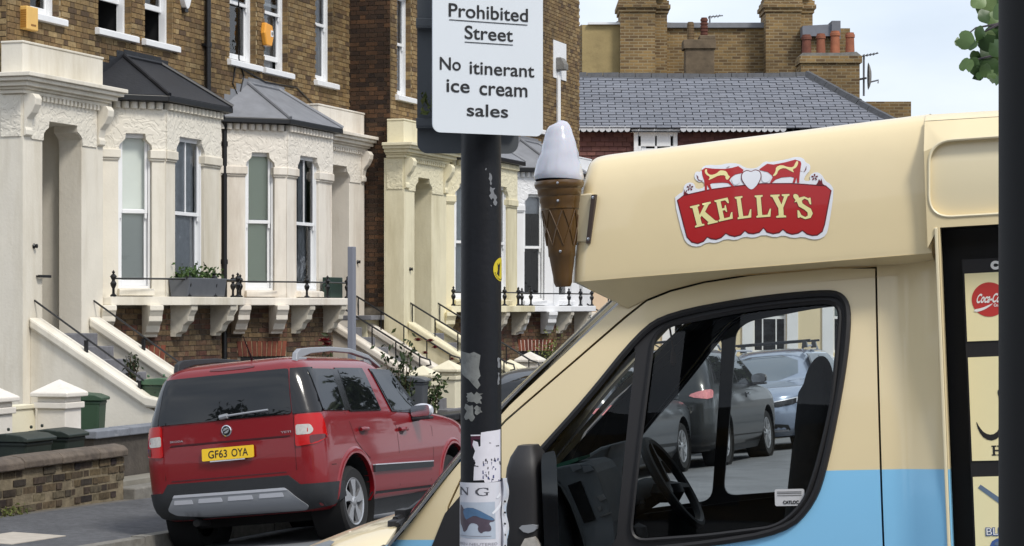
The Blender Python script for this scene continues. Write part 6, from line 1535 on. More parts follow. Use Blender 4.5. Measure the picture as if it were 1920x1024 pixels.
cal = smoothp([(-.335, 1.636), (-.342, 1.60), (-.362, 1.572), (-.392, 1.566), (-.42, 1.59), (-.432, 1.63), (-.428, 1.70), (-.416, 1.738), (-.407, 1.728), (-.414, 1.70), (-.418, 1.64), (-.408, 1.60), (-.386, 1.585), (-.362, 1.592), (-.346, 1.612)], 1)
b.panel(cal, lambda u, v, d: (u + .02, .9052, v)); b.panel(smoothp([(-.43, 1.57), (-.45, 1.60), (-.47, 1.62), (-.47, 1.60), (-.452, 1.58)], 1), lambda u, v, d: (u + .02, .9052, v))
b.panel([(-.455, 1.57), (-.468, 1.57), (-.468, 1.74), (-.455, 1.73)], lambda u, v, d: (u + .02, .9052, v)); b.panel([(-.49, 1.57), (-.503, 1.57), (-.503, 1.74), (-.49, 1.73)], lambda u, v, d: (u + .02, .9052, v)); b.build('calligraphy', M_ink, mb_)
b = MB()
for poly in ([(0, 0), (.016, 0), (.016, .004), (.011, .004), (.011, .014), (.023, .014), (.023, .004), (.018, .004), (.018, 0), (.034, 0), (.034, .004), (.03, .004), (.03, .029), (.034, .029), (.034, .033), (.018, .033), (.018, .029), (.023, .029), (.023, .019), (.011, .019), (.011, .029), (.016, .029), (.016, .033), (0, .033), (0, .029), (.004, .029), (.004, .004), (0, .004)],):
    b.panel([(-.392 - x, 1.518 + y) for x, y in poly], lambda u, v, d: (u + .03, .9052, v))
b.build('caption', M_ink, mb_)
b = MB(); b.panel([(-.343, 1.413), (-.352, 1.424), (-.43, 1.366), (-.47, 1.33), (-.462, 1.318), (-.42, 1.352)], lambda u, v, d: (u + .03, .9052, v)); b.build('stripe', M_pgr, mb_)
b = MB(); b.panel(smoothp([(-.405, 1.305), (-.41, 1.33), (-.45, 1.345), (-.48, 1.31), (-.45, 1.285)], 1), lambda u, v, d: (u + .03, .9053, v)); b.panel(smoothp([(-.37, 1.215), (-.385, 1.245), (-.43, 1.25), (-.50, 1.25), (-.52, 1.2), (-.48, 1.16), (-.43, 1.14), (-.385, 1.165), (-.40, 1.19)], 1), lambda u, v, d: (u + .03, .9053, v)); b.build('splash', M_pb, mb_)
b = MB(); b.panel(smoothp([(-.385, 1.222), (-.395, 1.238), (-.44, 1.238), (-.44, 1.226)], 1), lambda u, v, d: (u + .03, .9062, v)); b.panel(smoothp([(-.4, 1.175), (-.43, 1.155), (-.45, 1.17), (-.43, 1.19)], 1), lambda u, v, d: (u + .03, .9062, v)); b.build('splash_highlight', M_pgr, mb_)
b = MB(); put_text(b, 'BLUE', fmt, .362, 1.255, .45, 1.283, bold=.06); b.build('flavour_outline', M_pb, mb_)
b = MB(); fmt2 = lambda u, v, d: (-u + .03, .9072, v); put_text(b, 'BLUE', fmt2, .365, 1.258, .447, 1.281, bold=.0); b.build('flavour_lettering', M_pw, mb_)
# ---- sticker on the door glass
b = MB(); b.panel(rrect(.253, 1.368, .352, 1.424, .006), near(-.009), thick=.001); s_ = b.build('window_sticker', mat('sticker_grey', lin(190, 190, 192), .5), van)
b = MB(); sn = lambda u, v, d: near(-.0075)(-u, v, d)
put_text(b, 'CATLOC', sn, -.325, 1.374, -.272, 1.386, bold=.05)
for z in (1.414, 1.409, 1.402): b.panel([(.262, z), (.262, z + .0018), (.344, z + .0018), (.344, z)], near(-.0075))
b.build('lettering', M_ink, s_)

# ---- bonnet, cowl, windscreen, wiper, lamp
def bon(t, y): return (1.76 + .75 * t, y, 1.262 + .065 * (1 - (y / .9) ** 2) - .24 * t ** 1.5 + (-.06 * max(0, abs(y) - .72) / .2))
b = MB(); b.loft([[bon(i / 10, -.93 + 1.86 * j / 24) for j in range(25)] for i in range(11)], closed=False); b.build('bonnet', M_gel, van)
b = MB(); b.loft([[(1.66 + .12 * i / 3, -.9 + 1.8 * j / 16, 1.235 + .05 * (1 - ((-.9 + 1.8 * j / 16) / .9) ** 2)) for j in range(17)] for i in range(4)], closed=False); b.build('cowl', M_trim, van)
b = MB(); b.loft([[(2.51, -.93, 1.0), (2.56, -.6, 1.04), (2.58, 0, 1.06), (2.56, .6, 1.04), (2.51, .93, 1.0)], [(2.54, -.93, .4), (2.6, -.6, .4), (2.62, 0, .4), (2.6, .6, .4), (2.54, .93, .4)]], closed=False); b.build('front_panel', M_gel, van)
b = MB(); hp_ = smoothp([(1.98, .70), (2.16, .66), (2.42, .70), (2.46, .86), (2.2, .90), (2.02, .84)], 1)
b.panel(hp_, lambda u, v, d: (lambda p: (p[0], p[1], p[2] + .012))(bon((u - 1.76) / .75, v)), sp=.06); b.build('headlamp', M_dash, van)
def scr_(y, z): 
    xe = pchip([1.24, 1.262, 1.315, 1.515, 1.729, 1.912, 2.083, 2.12], [1.734, 1.712, 1.659, 1.477, 1.271, 1.057, .856, .81])(z)
    return (xe + .005 + .15 * (1 - (abs(y) / .9) ** 2.4), y, z + .02 * (1 - (y / .9) ** 2))
def edge(z): return ys(1.3, z) - .04 - .05 * max(0, (z - 1.3))
b = MB(); b.loft([[scr_(edge(z) * (-1 + 2 * j / 40), z) for j in range(41)] for z in [1.24 + (2.10 - 1.24) * i / 16 for i in range(17)]], closed=False); b.build('windscreen', M_screen, van)
for sg in (-1, 1):
    b = MB(); b.loft([[(lambda p: (p[0] + .004, p[1], p[2]))(scr_(sg * (edge(z) - q), z)) for q in (.035, .015, .0, -.035)] for z in [1.235 + (2.11 - 1.235) * i / 14 for i in range(15)]], closed=False); b.build('screen_rubber', M_rub, van)
b = MB(); b.lathe([(0, .045), (.03, .035), (.035, -.03)], (1.80, .60, 1.275), 10)
b.tube([(1.80, .60, 1.31), (1.785, .5, 1.33), (1.79, .36, 1.35), (1.80, .05, 1.385)], [.016, .013, .010, .008], 6); b.tube([(1.775, .66, 1.30), (1.79, .3, 1.335), (1.80, -.25, 1.36)], .010, 6); b.box(1.775, .46, 1.318, 1.815, .56, 1.345); b.build('wiper', M_trim, van)
# ---- door mirror
rg_ = []
for i in range(13):
    t = i / 12; z = 1.18 + .425 * t; k = (1 - abs(2 * t - 1) ** 5) ** .5 if 0 < t < 1 else .45
    cx_ = 1.14 + .012 * (1 - t); ring = []
    for j in range(20):
        a = 2 * pi * j / 20; c_, s__ = cos(a), sin(a)
        ex = lambda v_: (abs(v_) ** .55) * (1 if v_ > 0 else -1)
        ring.append((cx_ + .066 * k * ex(c_), 1.16 + .11 * k * ex(s__), z))
    rg_.append(ring)
b = MB(); b.loft(rg_, caps=True); mo = b.build('door_mirror', M_trim, van)
b = MB(); b.panel(smoothp(rrect(1.06, 1.24, 1.27, 1.58, .04), 1), lambda u, v, d: (1.070, u, v)); b.build('mirror_glass', mat('mirror_dark', lin(40, 42, 46), .08, metal=.6), mo)
b = MB(); b.prism(smoothp([(1.16, 1.345), (1.09, 1.35), (1.095, 1.328), (1.13, 1.318)], 1), lambda u, v, d: (u, 1.268 + d, v), -.02, .008); b.build('mirror_crescent', M_silv, mo)
b = MB(); b.prism(smoothp([(1.165, 1.18), (1.15, 1.30), (1.085, 1.312), (1.085, 1.18)], 1), lambda u, v, d: (u, 1.268 + d, v), -.02, .01); b.build('indicator', mat('indicator_lens', lin(170, 165, 158), .15, coat=.5, var=.3, vs=30), mo)
b = MB(); b.tube([(1.18, 1.12, 1.28), (1.3, .98, 1.26), (1.42, .93, 1.24)], .035, 8); b.tube([(1.18, 1.12, 1.5), (1.3, 1.0, 1.42), (1.40, .93, 1.36)], .025, 8); b.build('mirror_arm', M_trim, mo)
# ---- cab inside: dash, wheel, seats, bulkhead
b = MB(); b.add([(.02, -.9, .4), (.02, .9, .4), (.02, .84, 2.13), (.02, -.84, 2.13)], [(0, 1, 2, 3)]); b.add([(.02, -.84, 2.12), (.02, .84, 2.12), (.9, .8, 2.075), (.9, -.8, 2.075)], [(0, 1, 2, 3)]); b.add([(.02, -.9, .45), (.02, .9, .45), (1.75, .9, .45), (1.75, -.9, .45)], [(0, 1, 2, 3)]); b.build('cab_lining', M_cab, van)
M_dashl = mat('dash_trim_grey', lin(104, 107, 110), .5, var=.06, vs=10)
b = MB()
pf_ = [(1.72, 1.20), (1.60, 1.30), (1.45, 1.36), (1.34, 1.40), (1.30, 1.38), (1.27, 1.30), (1.24, 1.1), (1.3, .6), (1.74, .6)]
b.prism(roundp(pf_, .03), lambda u, v, d: (u, d, v), -.86, .84); b.build('dashboard', M_dash, van)
cons = [(1.42, 1.38), (1.323, 1.455), (1.265, 1.470), (1.219, 1.478), (1.162, 1.484), (1.134, 1.472), (1.118, 1.447), (1.105, 1.408), (1.092, 1.369), (1.077, 1.319), (1.063, 1.263), (1.05, 1.0), (1.14, 1.0), (1.174, 1.176), (1.189, 1.237), (1.209, 1.293), (1.23, 1.349), (1.248, 1.388), (1.267, 1.414), (1.29, 1.421), (1.321, 1.423), (1.40, 1.36)]
b = MB(); b.prism(cons, lambda u, v, d: (u, d, v), -.10, .25); cs = b.build('centre_console', M_dash, van, bevel=.006)
b = MB(); b.prism([(1.248, 1.388), (1.267, 1.414), (1.29, 1.421), (1.321, 1.423), (1.40, 1.37), (1.42, 1.0), (1.14, 1.0), (1.174, 1.176), (1.189, 1.237), (1.209, 1.293), (1.23, 1.349)], lambda u, v, d: (u - .004, d, v), -.09, .12); b.build('console_tray', M_dash2, cs)
b = MB(); b.prism([(1.231, 1.402), (1.181, 1.418), (1.128, 1.273), (1.174, 1.259)], lambda u, v, d: (u, d, v), .252, .256); b.build('radio_panel', M_gblack, cs)
for poly in ([(1.219, 1.472), (1.184, 1.480), (1.174, 1.465), (1.208, 1.452)], [(1.173, 1.472), (1.145, 1.474), (1.129, 1.457), (1.166, 1.447)]):
    b = MB(); b.prism(poly, lambda u, v, d: (u, d, v), .252, .258); b.build('air_vent', M_silv, cs)
for poly in ([(1.121, 1.358), (1.097, 1.366), (1.086, 1.349), (1.108, 1.34)], [(1.12, 1.318), (1.11, 1.322), (1.104, 1.308), (1.114, 1.304)], [(1.11, 1.286), (1.07, 1.30), (1.068, 1.295), (1.108, 1.281)]):
    b = MB(); b.prism(poly, lambda u, v, d: (u, d, v), .252, .257); b.build('switch', M_alloy, cs)
b = MB(); b.tube([(1.323, .256, 1.452), (1.29, .256, 1.424), (1.255, .256, 1.398), (1.22, .256, 1.33), (1.18, .256, 1.21), (1.16, .256, 1.1)], .005, 6); b.build('console_trim', M_dashl, cs)
b = MB(); b.prism([(1.36, 1.38), (1.303, 1.452), (1.259, 1.487), (1.209, 1.515), (1.163, 1.524), (1.178, 1.494), (1.192, 1.459), (1.205, 1.40), (1.21, 1.30), (1.35, 1.30)], lambda u, v, d: (u, d, v), -.60, -.22); b.build('instrument_hood', M_dash, van, bevel=.012)
b = MB(); b.tube([(1.20, -.42, 1.27), (1.06, -.42, 1.33), (1.0, -.42, 1.345)], [.06, .05, .035], 12); b.build('steering_column', M_dash, van)
b = MB(); b.tube([(1.03, .0, .98), (1.02, .0, 1.17)], .012, 6); b.lathe([(0, .045), (.03, .03), (.036, 0), (.028, -.03), (0, -.035)], (1.02, 0, 1.19), 12); b.build('gear_lever', M_dash2, van)
b = MB(); c = V((.965, -.42, 1.355)); ax = V((-.855, 0, .52)); e1 = V((0, 1, 0)); e2 = ax.cross(e1)
b.tube([c + (e1 * cos(q) + e2 * sin(q)) * .195 for q in [2 * pi * i / 40 for i in range(42)]], .019, 8, cap=False)
for a in (0.2, 2.94, 4.71): b.tube([c + (e1 * cos(a) + e2 * sin(a)) * .19, c - ax * .03], [.018, .028], 6)
b.lathe([(0, .02), (.06, .015), (.075, -.02), (.05, -.06)], tuple(c - ax * .03), 14); b.tube([c - ax * .04, c - ax * .4], .04, 8); b.build('steering_wheel', M_dash2, van)
b = MB(); b.tube([c - ax * .14 + e1 * .03, c - ax * .12 + e1 * .17 + e2 * .02], .014, 6); b.build('column_stalk', M_dash2, van)
for yc in (.42, -.42):
    rg_ = []
    for i, t in enumerate((0, .1, .2, .3, .4, .5, .6, .7, .73, .76, .8, .84, .88, .91, .94, .96, .975, .988, .996, 1.0)):
        z = .82 + 1.035 * t; w = (.225 - .07 * t) * (1 if t < .84 else sqrt(max(.02, 1 - ((t - .84) / .161) ** 2))); th = (.08 - .022 * t) * (1 if t < .9 else sqrt(max(.02, 1 - ((t - .9) / .101) ** 2))) * (1 if t < .9 else .75) * (.9 if .7 < t < .76 else 1)
        rg_.append([(.245 + .13 * (1 - t) + th * ex(cos(a)), yc + w * ex(sin(a)), z) for a in [2 * pi * j / 20 for j in range(20)]])
    b = MB(); b.loft(rg_, caps=True); se = b.build('seat', mat('seat_cloth', lin(34, 35, 37), .95, var=.15, vs=30), van, auto=60)
    b = MB(); b.prism(roundp([(.25, .72), (.75, .76), (.78, .9), (.3, .9)], .04), lambda u, v, d: (u, yc - .25 + d, v), 0, .5); b.build('seat_base', M_cab, se)
b = MB(); b.prism([(1.36, 1.42), (1.20, 1.478), (1.20, 1.49), (1.36, 1.445)], lambda u, v, d: (u, d, v + .012), .0, .2); b.build('dash_cloth', mat('green_cloth', lin(70, 128, 104), .9), van)
b = MB(); b.tube([(.86, .05, 1.98), (.85, .05, 1.90)], .004, 5); b.lathe([(0, .0), (.012, .012), (.009, .05), (.003, .07)], (.85, .05, 1.83), 8); b.build('air_freshener', mat('brown_tag', lin(70, 44, 30), .8), van)
# wheels of the van (out of frame below)
for wx in (1.95, -2.1):
    for sg in (-1, 1): wheel(van, wx, sg * .86, .35, .35, M_alloy, sg, 5, ri=.21)
b = MB(); b.box(-3.2, -.75, .25, 2.4, .75, .44); b.build('chassis', M_under, van)

# ---- plastic ice cream cone on the front corner
cone = thing('ice_cream_cone', 'giant plastic ice cream cone mounted on the van front corner', 'ice cream cone', VANM, (1.045, .97, 2.13))
CC = (1.045, .97)
M_cone = mat('cone_brown', lin(86, 60, 24), .3, var=.06, vs=8, coat=.4)
M_ice = mat('cone_white', lin(190, 192, 203), .18, coat=.8, var=.05, vs=14); M_ice.node_tree.nodes['Principled BSDF'].inputs['Subsurface Weight'].default_value = .15
b = MB(); k_ = 7.62 / 4200
prof = [(0, 540), (14, 540), (17.5, 532), (18.5, 520), (24, 484), (25.5, 482), (26, 468), (27, 462), (34, 395), (36, 393), (36.5, 383), (38, 380), (38.5, 370), (41, 367), (42, 356), (46, 352), (47.5, 346), (46, 341), (43, 340)]
ZC = lambda py: 1.75 + (575 - py) * k_ + .318
b.lathe([(r * k_, ZC(p)) for r, p in prof], (CC[0], CC[1], 0), 36)
co_ = b.build('wafer_cone', M_cone, cone, auto=35)
b = MB()
for i in range(8):
    for sg in (-1, 1):
        pth = []
        for j in range(7):
            t = j / 6; p = 462 - 66 * t; r = (27.4 + 7 * t) * k_ + .001; a = 2 * pi * i / 8 + sg * .75 * (t - .5); pth.append((CC[0] + r * cos(a), CC[1] + r * sin(a), ZC(p)))
        b.tube(pth, .0024, 5)
b.build('waffle_rib', M_cone, co_)
b = MB(); pr = [(44.5, 340), (46.3, 334), (45.3, 325), (43.4, 315), (41.2, 306), (39.8, 298), (37.2, 289), (34.2, 280), (32.8, 272), (29.8, 263), (26.8, 255), (25.2, 248), (22, 240), (17.5, 234), (10, 231), (0, 230)]
rings = []
for r, p in pr: rings.append([(CC[0] + (r * k_ * (1 + .02 * sin(a * 2 + p * .06))) * cos(a) - (.004 if p < 290 else 0), CC[1] + r * k_ * sin(a), ZC(p) + .007 * sin(a + p * .02)) for a in [2 * pi * j / 36 for j in range(36)]])
b.loft(rings); b.build('ice_cream', M_ice, cone)
b = MB()
for py, dx, r in ((347, 8, 45), (380, 6, 38.5), (474, 4, 26.5)):
    a = atan2(-.97, 0) - dx / r; rr_ = r * k_; b.lathe([(0, .006), (.0045, .003), (.005, -.002)], (CC[0] - dx * k_, CC[1] + sqrt(rr_ ** 2 - (dx * k_) ** 2) + .001, ZC(py)), 8, axis='y')
b.build('rivet', M_chrome, co_)
b = MB(); b.hexa([(.957, .80, 2.285), (1.0, .80, 2.285), (1.0, .95, 2.28), (.957, .975, 2.28), (.945, .80, 2.45), (.99, .80, 2.45), (1.0, .95, 2.445), (.93, .975, 2.445)]); b.build('bracket', M_gel2, cone, bevel=.005)
b = MB(); b.hexa([(.943, .955, 2.275), (.957, .955, 2.275), (.957, .982, 2.275), (.943, .982, 2.275), (.916, .955, 2.44), (.931, .955, 2.44), (.931, .982, 2.44), (.916, .982, 2.44)]); b.build('bracket_strap', mat('strap_brown', lin(62, 50, 44), .6), cone)
for x, z in ((.948, 2.29), (.926, 2.43)):
    b = MB(); b.lathe([(0, .004), (.005, .002), (.006, 0)], (x, .981, z), 8, axis='y'); b.build('bolt', M_chrome, cone)

# ------------------------------------------------------------------ sign post in the foreground
PX, PY = -.0856, 6.2
def W2(px, py, d): return ((px - 960) * d / 4200, 1.75 + (575 - py) * d / 4200)
M_post = mat('post_black_paint', lin(16, 18, 24), .5, var=.25, vs=6, bump=.06, bs=60, dirt=lin(32, 34, 40), ds=9, dl=.64, spec=.35)
post = thing('sign_post', 'thick black signpost with white notice about ice cream sales', 'sign post', None, (PX, PY, -.15))
b = MB(); b.lathe([(.058, -.3), (.0575, .6), (.0555, 2.2), (.0545, 4.2)], (PX, PY, 0), 32); b.build('post', M_post, post)
# white plate, turned a little to the left
SA = radians(29); sx, sy = cos(SA), sin(SA)
pc = (W2(916, 0, 6.08)[0], 6.08)
def sfm(u, v, d): return (pc[0] + sx * u - sy * d * -1 * -1, pc[1] + sy * u + cos(SA) * d, v)
zb = W2(0, 252, 6.08)[1]
M_signw = mat('sign_white', lin(214, 220, 226), .4, var=.02, vs=3, dirt=lin(196, 200, 204), ds=7, dl=.7); M_signg = mat('sign_back_grey', lin(80, 84, 88), .55, var=.12, vs=5)
hw = .170
b = MB(); b.prism(rrect(-hw, zb, hw, zb + .72, .022, 6), sfm, 0, .004); pl = b.build('sign_plate', M_signw, post)
pxm = (2 * hw) / 203
SX = lambda px: (px - 916) * pxm * 1.0
def SZ(py): return zb + (252 - py) * .00166 * .885
b = MB(); f2 = lambda u, v, d: sfm(u, v, -.0015)
def slope(u): return 0
def line(s, x0, x1, y0, y1):      # x from..to, y of cap top and baseline in the middle
    put_text(b, s, f2, SX(x0), SZ(y1), SX(x1), SZ(y0), bold=.011)
def wl(t, x0, x1, yc, h):
    global b
    b = MB(); line(t, x0, x1, yc - h / 2, yc + h / 2); b.build('lettering', M_ink, pl)
wl('Prohibited', 843, 989, 27.3, 25); wl('Street', 872, 961, 66, 25)
wl('No', 827, 865, 126, 23.5); wl('itinerant', 881, 1001, 131, 23)
wl('ice', 839, 881, 166, 23.5); wl('cream', 899, 988, 171, 18.5); wl('sales', 876, 952, 208.5, 23)
for x0, x1, y in ((844, 988, 46), (872, 961, 85)):
    b = MB(); b.add([f2(SX(x0), SZ(y), 0), f2(SX(x1), SZ(y), 0), f2(SX(x1), SZ(y) + .0022, 0), f2(SX(x0), SZ(y) + .0022, 0)], [(0, 1, 2, 3)]); b.build('underline', M_ink, pl)
# second sign behind, seen from its back, with stiffening channels
pc2 = (W2(880, 0, 6.36)[0], 6.36)
def bfm(u, v, d): return (pc2[0] + cos(radians(4)) * u, pc2[1] + sin(radians(4)) * u + d, v)
zb2 = W2(0, 288, 6.36)[1]
b = MB(); b.prism(rrect(-.148, zb2, .140, zb2 + .7, .03, 6), bfm, 0, .004); p2 = b.build('rear_sign_plate', M_signg, post)
for py in (40, 228):
    b = MB(); z = W2(0, py, 6.3)[1]; b.fbox(bfm, -.150, z - .012, -.03, .14, z + .012, -.002); b.fbox(bfm, -.150, z - .016, -.034, .14, z - .0125, -.001)
    b.build('sign_channel', M_signg, p2, bevel=.003)
b = MB()
for z in (W2(0, 40, 6.3)[1], W2(0, 228, 6.3)[1]): b.lathe([(.0595, z - .01), (.0595, z + .01)], (PX, PY, 0), 24, cap=False)
b.build('clamp_band', M_blackmatt, post)
# leaves caught between the two plates
b = MB(); rg = random.Random(21); leaves(b, 26, lambda r: (W2(r.uniform(790, 816), 0, 6.33)[0], 6.325 + r.uniform(-.02, .0), W2(0, r.uniform(176, 214), 6.33)[1]), .012, rg); tw = thing('twig', 'sprig of dull leaves caught between the two sign plates', 'twig', None, (W2(800, 0, 6.33)[0], 6.32, W2(0, 210, 6.33)[1])); b.build('foliage', M_leafy, tw, kind='stuff')
b = MB(); b.tube([(W2(790, 0, 6.33)[0], 6.32, W2(0, 180, 6.33)[1]), (W2(802, 0, 6.33)[0], 6.32, W2(0, 196, 6.33)[1]), (W2(812, 0, 6.33)[0], 6.32, W2(0, 216, 6.33)[1])], .0015, 4); b.build('stem', M_trim, tw)
# things stuck round the post: patches given by angle and height
def wrap(off): return lambda u, v, d: (PX + (.0565 + off - d) * sin(u), PY - (.0565 + off - d) * cos(u), v)
ANG = lambda px: math.asin(max(-.995, min(.995, (px - 902.5) / 38.5)))
ZP = lambda py: 1.75 + (575 - py) * 6.145 / 4200
def patch(poly, off, sp=.12): return [(ANG(a), ZP(b_)) for a, b_ in poly]
def stick(name, polys, m, off, par=None, top=None):
    b = MB()
    for p in polys: b.panel(resample(patch(p, off), .02) if False else patch(p, off), wrap(off), sp=.03)
    if par is not None: return b.build(name, m, par)
    c = patch(polys[0], off)[0]; return solo(b, name, m, top[0], top[1], None, wrap(off)(c[0], c[1], 0), top[2] if len(top) > 2 else None)
rj = random.Random(9)
def ragged(x0, y0, x1, y1, k, n=6):
    p = []
    for i in range(n): p.append((x0 + (x1 - x0) * i / n, y0 + rj.uniform(-k, k)))
    for i in range(n): p.append((x1 + rj.uniform(-k, k), y0 + (y1 - y0) * i / n))
    for i in range(n): p.append((x1 - (x1 - x0) * i / n, y1 + rj.uniform(-k, k)))
    for i in range(n): p.append((x0 + (rj.uniform(-k, k) if x0 > 868 else 0), y1 - (y1 - y0) * i / n))
    return p
M_worn = mat('worn_glue_grey', lin(120, 122, 120), .85, var=.25, vs=40, dirt=lin(64, 66, 68), ds=30, dl=.55)
stick('glue_patch', [[(865.5, 658), (882, 663), (890, 660), (902, 666), (899, 690), (902, 705), (897, 712), (902, 722), (896, 730), (880, 712), (866, 700)]], M_worn, .0006, post)
stick('glue_patch', [ragged(876, 738, 904, 756, 3.5), ragged(874, 760, 890, 788, 3, 5), ragged(892, 762, 905, 776, 3, 4)], M_worn, .0006, post)
stick('paint_chip', [ragged(918, 325, 923, 345, 2, 4), ragged(920, 352, 928, 372, 2.5, 4), ragged(926, 365, 932, 384, 2, 4), ragged(911, 315, 913, 319, .6, 3), ragged(921, 384, 923, 387, .6, 3), ragged(933, 672, 938, 690, 1.5, 4), ragged(934, 700, 937, 722, 1.2, 4)], mat('paint_chip_grey', lin(118, 120, 124), .7), .0006, post)
cir = thing('round_sticker', 'round yellow sticker curving round the signpost', 'sticker', None, wrap(.0008)(ANG(934), ZP(505), 0))
b = MB(); ca, cz_ = 1.22, ZP(505); b.panel([(ca + .58 * cos(q), cz_ + .0325 * sin(q)) for q in [2 * pi * i / 32 for i in range(32)]], wrap(.0008), sp=.05); b.build('disc', mat('sticker_yellow', lin(206, 186, 40), .45), cir)
b = MB(); b.panel([(ca - .35, cz_ - .012), (ca - .15, cz_ - .02), (ca - .1, cz_ + .004), (ca - .05, cz_ + .02), (ca - .22, cz_ + .012), (ca - .3, cz_ + .018), (ca - .27, cz_)], wrap(.0014), sp=.05)
for i in range(9): q = 3.5 + i * .22; b.panel([(ca + .5 * cos(q) - .03, cz_ + .028 * sin(q) - .0015), (ca + .5 * cos(q) + .03, cz_ + .028 * sin(q) - .0015), (ca + .5 * cos(q) + .03, cz_ + .028 * sin(q) + .0015), (ca + .5 * cos(q) - .03, cz_ + .028 * sin(q) + .0015)], wrap(.0014))
b.build('print', M_ink, cir)
M_paper = mat('torn_paper', lin(212, 210, 218), .7, var=.05, vs=30, dirt=lin(176, 174, 190), ds=25, dl=.6)
ts = thing('torn_sticker', 'torn white sticker remains above the poster on the signpost', 'sticker', None, wrap(.001)(ANG(912), ZP(855), 0))
stick('paper', [[(903, 811), (915, 809), (938.5, 806), (938.5, 903), (910, 905), (908, 900), (889, 901), (890, 876), (893, 868), (888, 858), (892, 846), (887, 834), (889, 826), (897, 829), (899, 838), (902, 836), (902, 820)]], M_paper, .0010, ts)
stick('strip', [[(884, 818.5), (904, 817), (904, 820), (884, 821)], [(884, 821), (902, 820.5), (902, 824), (889, 824), (889, 834), (885.5, 842)]], mat('maroon_print', lin(70, 20, 44), .6), .0008, ts)
stick('paper', [[(884, 815.5), (902, 815), (902, 817), (884, 818)]], M_paper, .0011, ts)
sc = []
for _ in range(34):
    x, y = rj.uniform(905, 937), rj.uniform(858, 902); w, h = rj.uniform(.8, 2.6), rj.uniform(1.5, 7); sc.append([(x, y), (x + w, y + rj.uniform(-1, 1)), (x + w + rj.uniform(-1, 1), y + h), (x + rj.uniform(-1, 1), y + h)])
stick('ink_mark', sc[:20], mat('print_indigo', lin(60, 66, 112), .6), .0016, ts); stick('ink_mark', sc[20:] + [ragged(889, 862, 892, 866, 1, 3), ragged(890, 873, 898, 875, .8, 3), ragged(930, 836, 936, 838, .6, 3), ragged(918, 830, 921, 832, .6, 3)], mat('print_dark', lin(44, 42, 52), .6), .0016, ts)
# lost-pet poster in a clear sleeve
po = thing('poster', 'missing pet poster in a clear sleeve taped to the signpost', 'poster', None, wrap(.003)(0, ZP(970), 0))
PR = lambda off: (lambda u, v, d: (PX + (.0575 + off - d) * sin(u), PY - (.0575 + off - d) * cos(u), v))
def pst(name, polys, m, off):
    b = MB()
    for p in polys: b.panel([(math.asin(max(-.999, min(.999, (a - 902) / 40.2))), ZP(c)) for a, c in p], PR(off), sp=.05)
    return b.build(name, m, po)
M_sheet = mat('poster_paper', lin(206, 206, 214), .25, var=.03, vs=20, coat=.6)
pst('sheet', [[(862.2, 906), (941, 904), (942, 1075), (862.2, 1075)]], M_sheet, .002)
b = MB(); b.loft([[(PX + .0560 + .0, PY - .012, ZP(y)), (PX + .0600 + .003 * sin(y * .07), PY - .028 + .004 * sin(y * .11), ZP(y)), (PX + .068 + .004 * sin(y * .05 + 1), PY - .02, ZP(y)), (PX + .0735 + .004 * sin(y * .09), PY - .004, ZP(y))] for y in range(898, 1080, 8)], closed=False); b.build('sleeve_edge', mat('clear_sleeve', lin(196, 198, 206), .15, coat=.8, var=.08, vs=30), po)
b = MB()
for i in range(6): y = 942 + i * 21; b.lathe([(0, 0), (.0032, 0)], (PX + .0662, PY - .0265, ZP(y)), 10, axis='y', cap=False)
b.build('punch_hole', M_trim, po)
pst('photo', [[(863.5, 943), (928, 941), (929.5, 1011), (863, 1009)]], mat('photo_grey', lin(168, 178, 192), .3, var=.08, vs=18, coat=.5), .0026)
pst('photo_subject', [smoothp([(864, 950), (866, 947), (872, 958), (884, 951), (900, 957), (912, 964), (926, 972), (928, 978), (916, 980), (922, 990), (920, 997), (908, 996), (903, 1001), (896, 994), (898, 984), (886, 980), (880, 985), (876, 996), (870, 999), (868, 990), (864, 982)], 1)], mat('photo_brown', lin(76, 66, 78), .3, var=.2, vs=40, coat=.5), .0030)
pst('photo_subject', [smoothp([(868, 956), (882, 951), (900, 957), (925, 972), (927, 977), (905, 972), (890, 966), (880, 972), (874, 976)], 1)], mat('photo_blue', lin(74, 106, 140), .3, var=.15, vs=40, coat=.5), .0034)
b = MB()
def ser(polys, x, y, sx_, sy_):
    for p in polys: b.panel([(math.asin(max(-.999, min(.999, (x + a * sx_ - 902) / 40.2))), ZP(y - c * sy_)) for a, c in p], PR(.0030), sp=.1)
Nn = [(0, 0), (.3, 0), (.3, .05), (.2, .07), (.2, .8), (.78, 0), (.88, 0), (.88, .93), (.98, .95), (.98, 1), (.68, 1), (.68, .95), (.8, .93), (.8, .3), (.26, 1), (0, 1), (0, .95), (.1, .93), (.1, .07), (0, .05)]
Gg = [(.95, .45), (.6, .45), (.6, .4), (.74, .38), (.74, .12), (.55, .06), (.3, .14), (.19, .42), (.2, .62), (.34, .88), (.56, .95), (.74, .88), (.84, .7), (.9, .7), (.88, .98), (.82, .98), (.56, 1.02), (.24, .94), (.04, .66), (.04, .36), (.22, .08), (.52, -.02), (.86, .08), (.86, .38), (.95, .4)]
ser([Nn], 862.5, 929, 18, 14.5); ser([Gg], 891, 929.5, 28, 15)
b.build('headline', mat('print_charcoal', lin(70, 70, 78), .5), po)
b = MB(); put_text(b, 'BEEN NEUTERED', lambda u, v, d: PR(.003)(u, v, 0), -1.3, ZP(1023), .85, ZP(1018)); b.panel([(-1.2, ZP(1006)), (.5, ZP(1006)), (.5, ZP(1005)), (-1.2, ZP(1005))], PR(.0036), sp=.1); b.build('small_print', mat('print_grey', lin(140, 140, 150), .5), po)
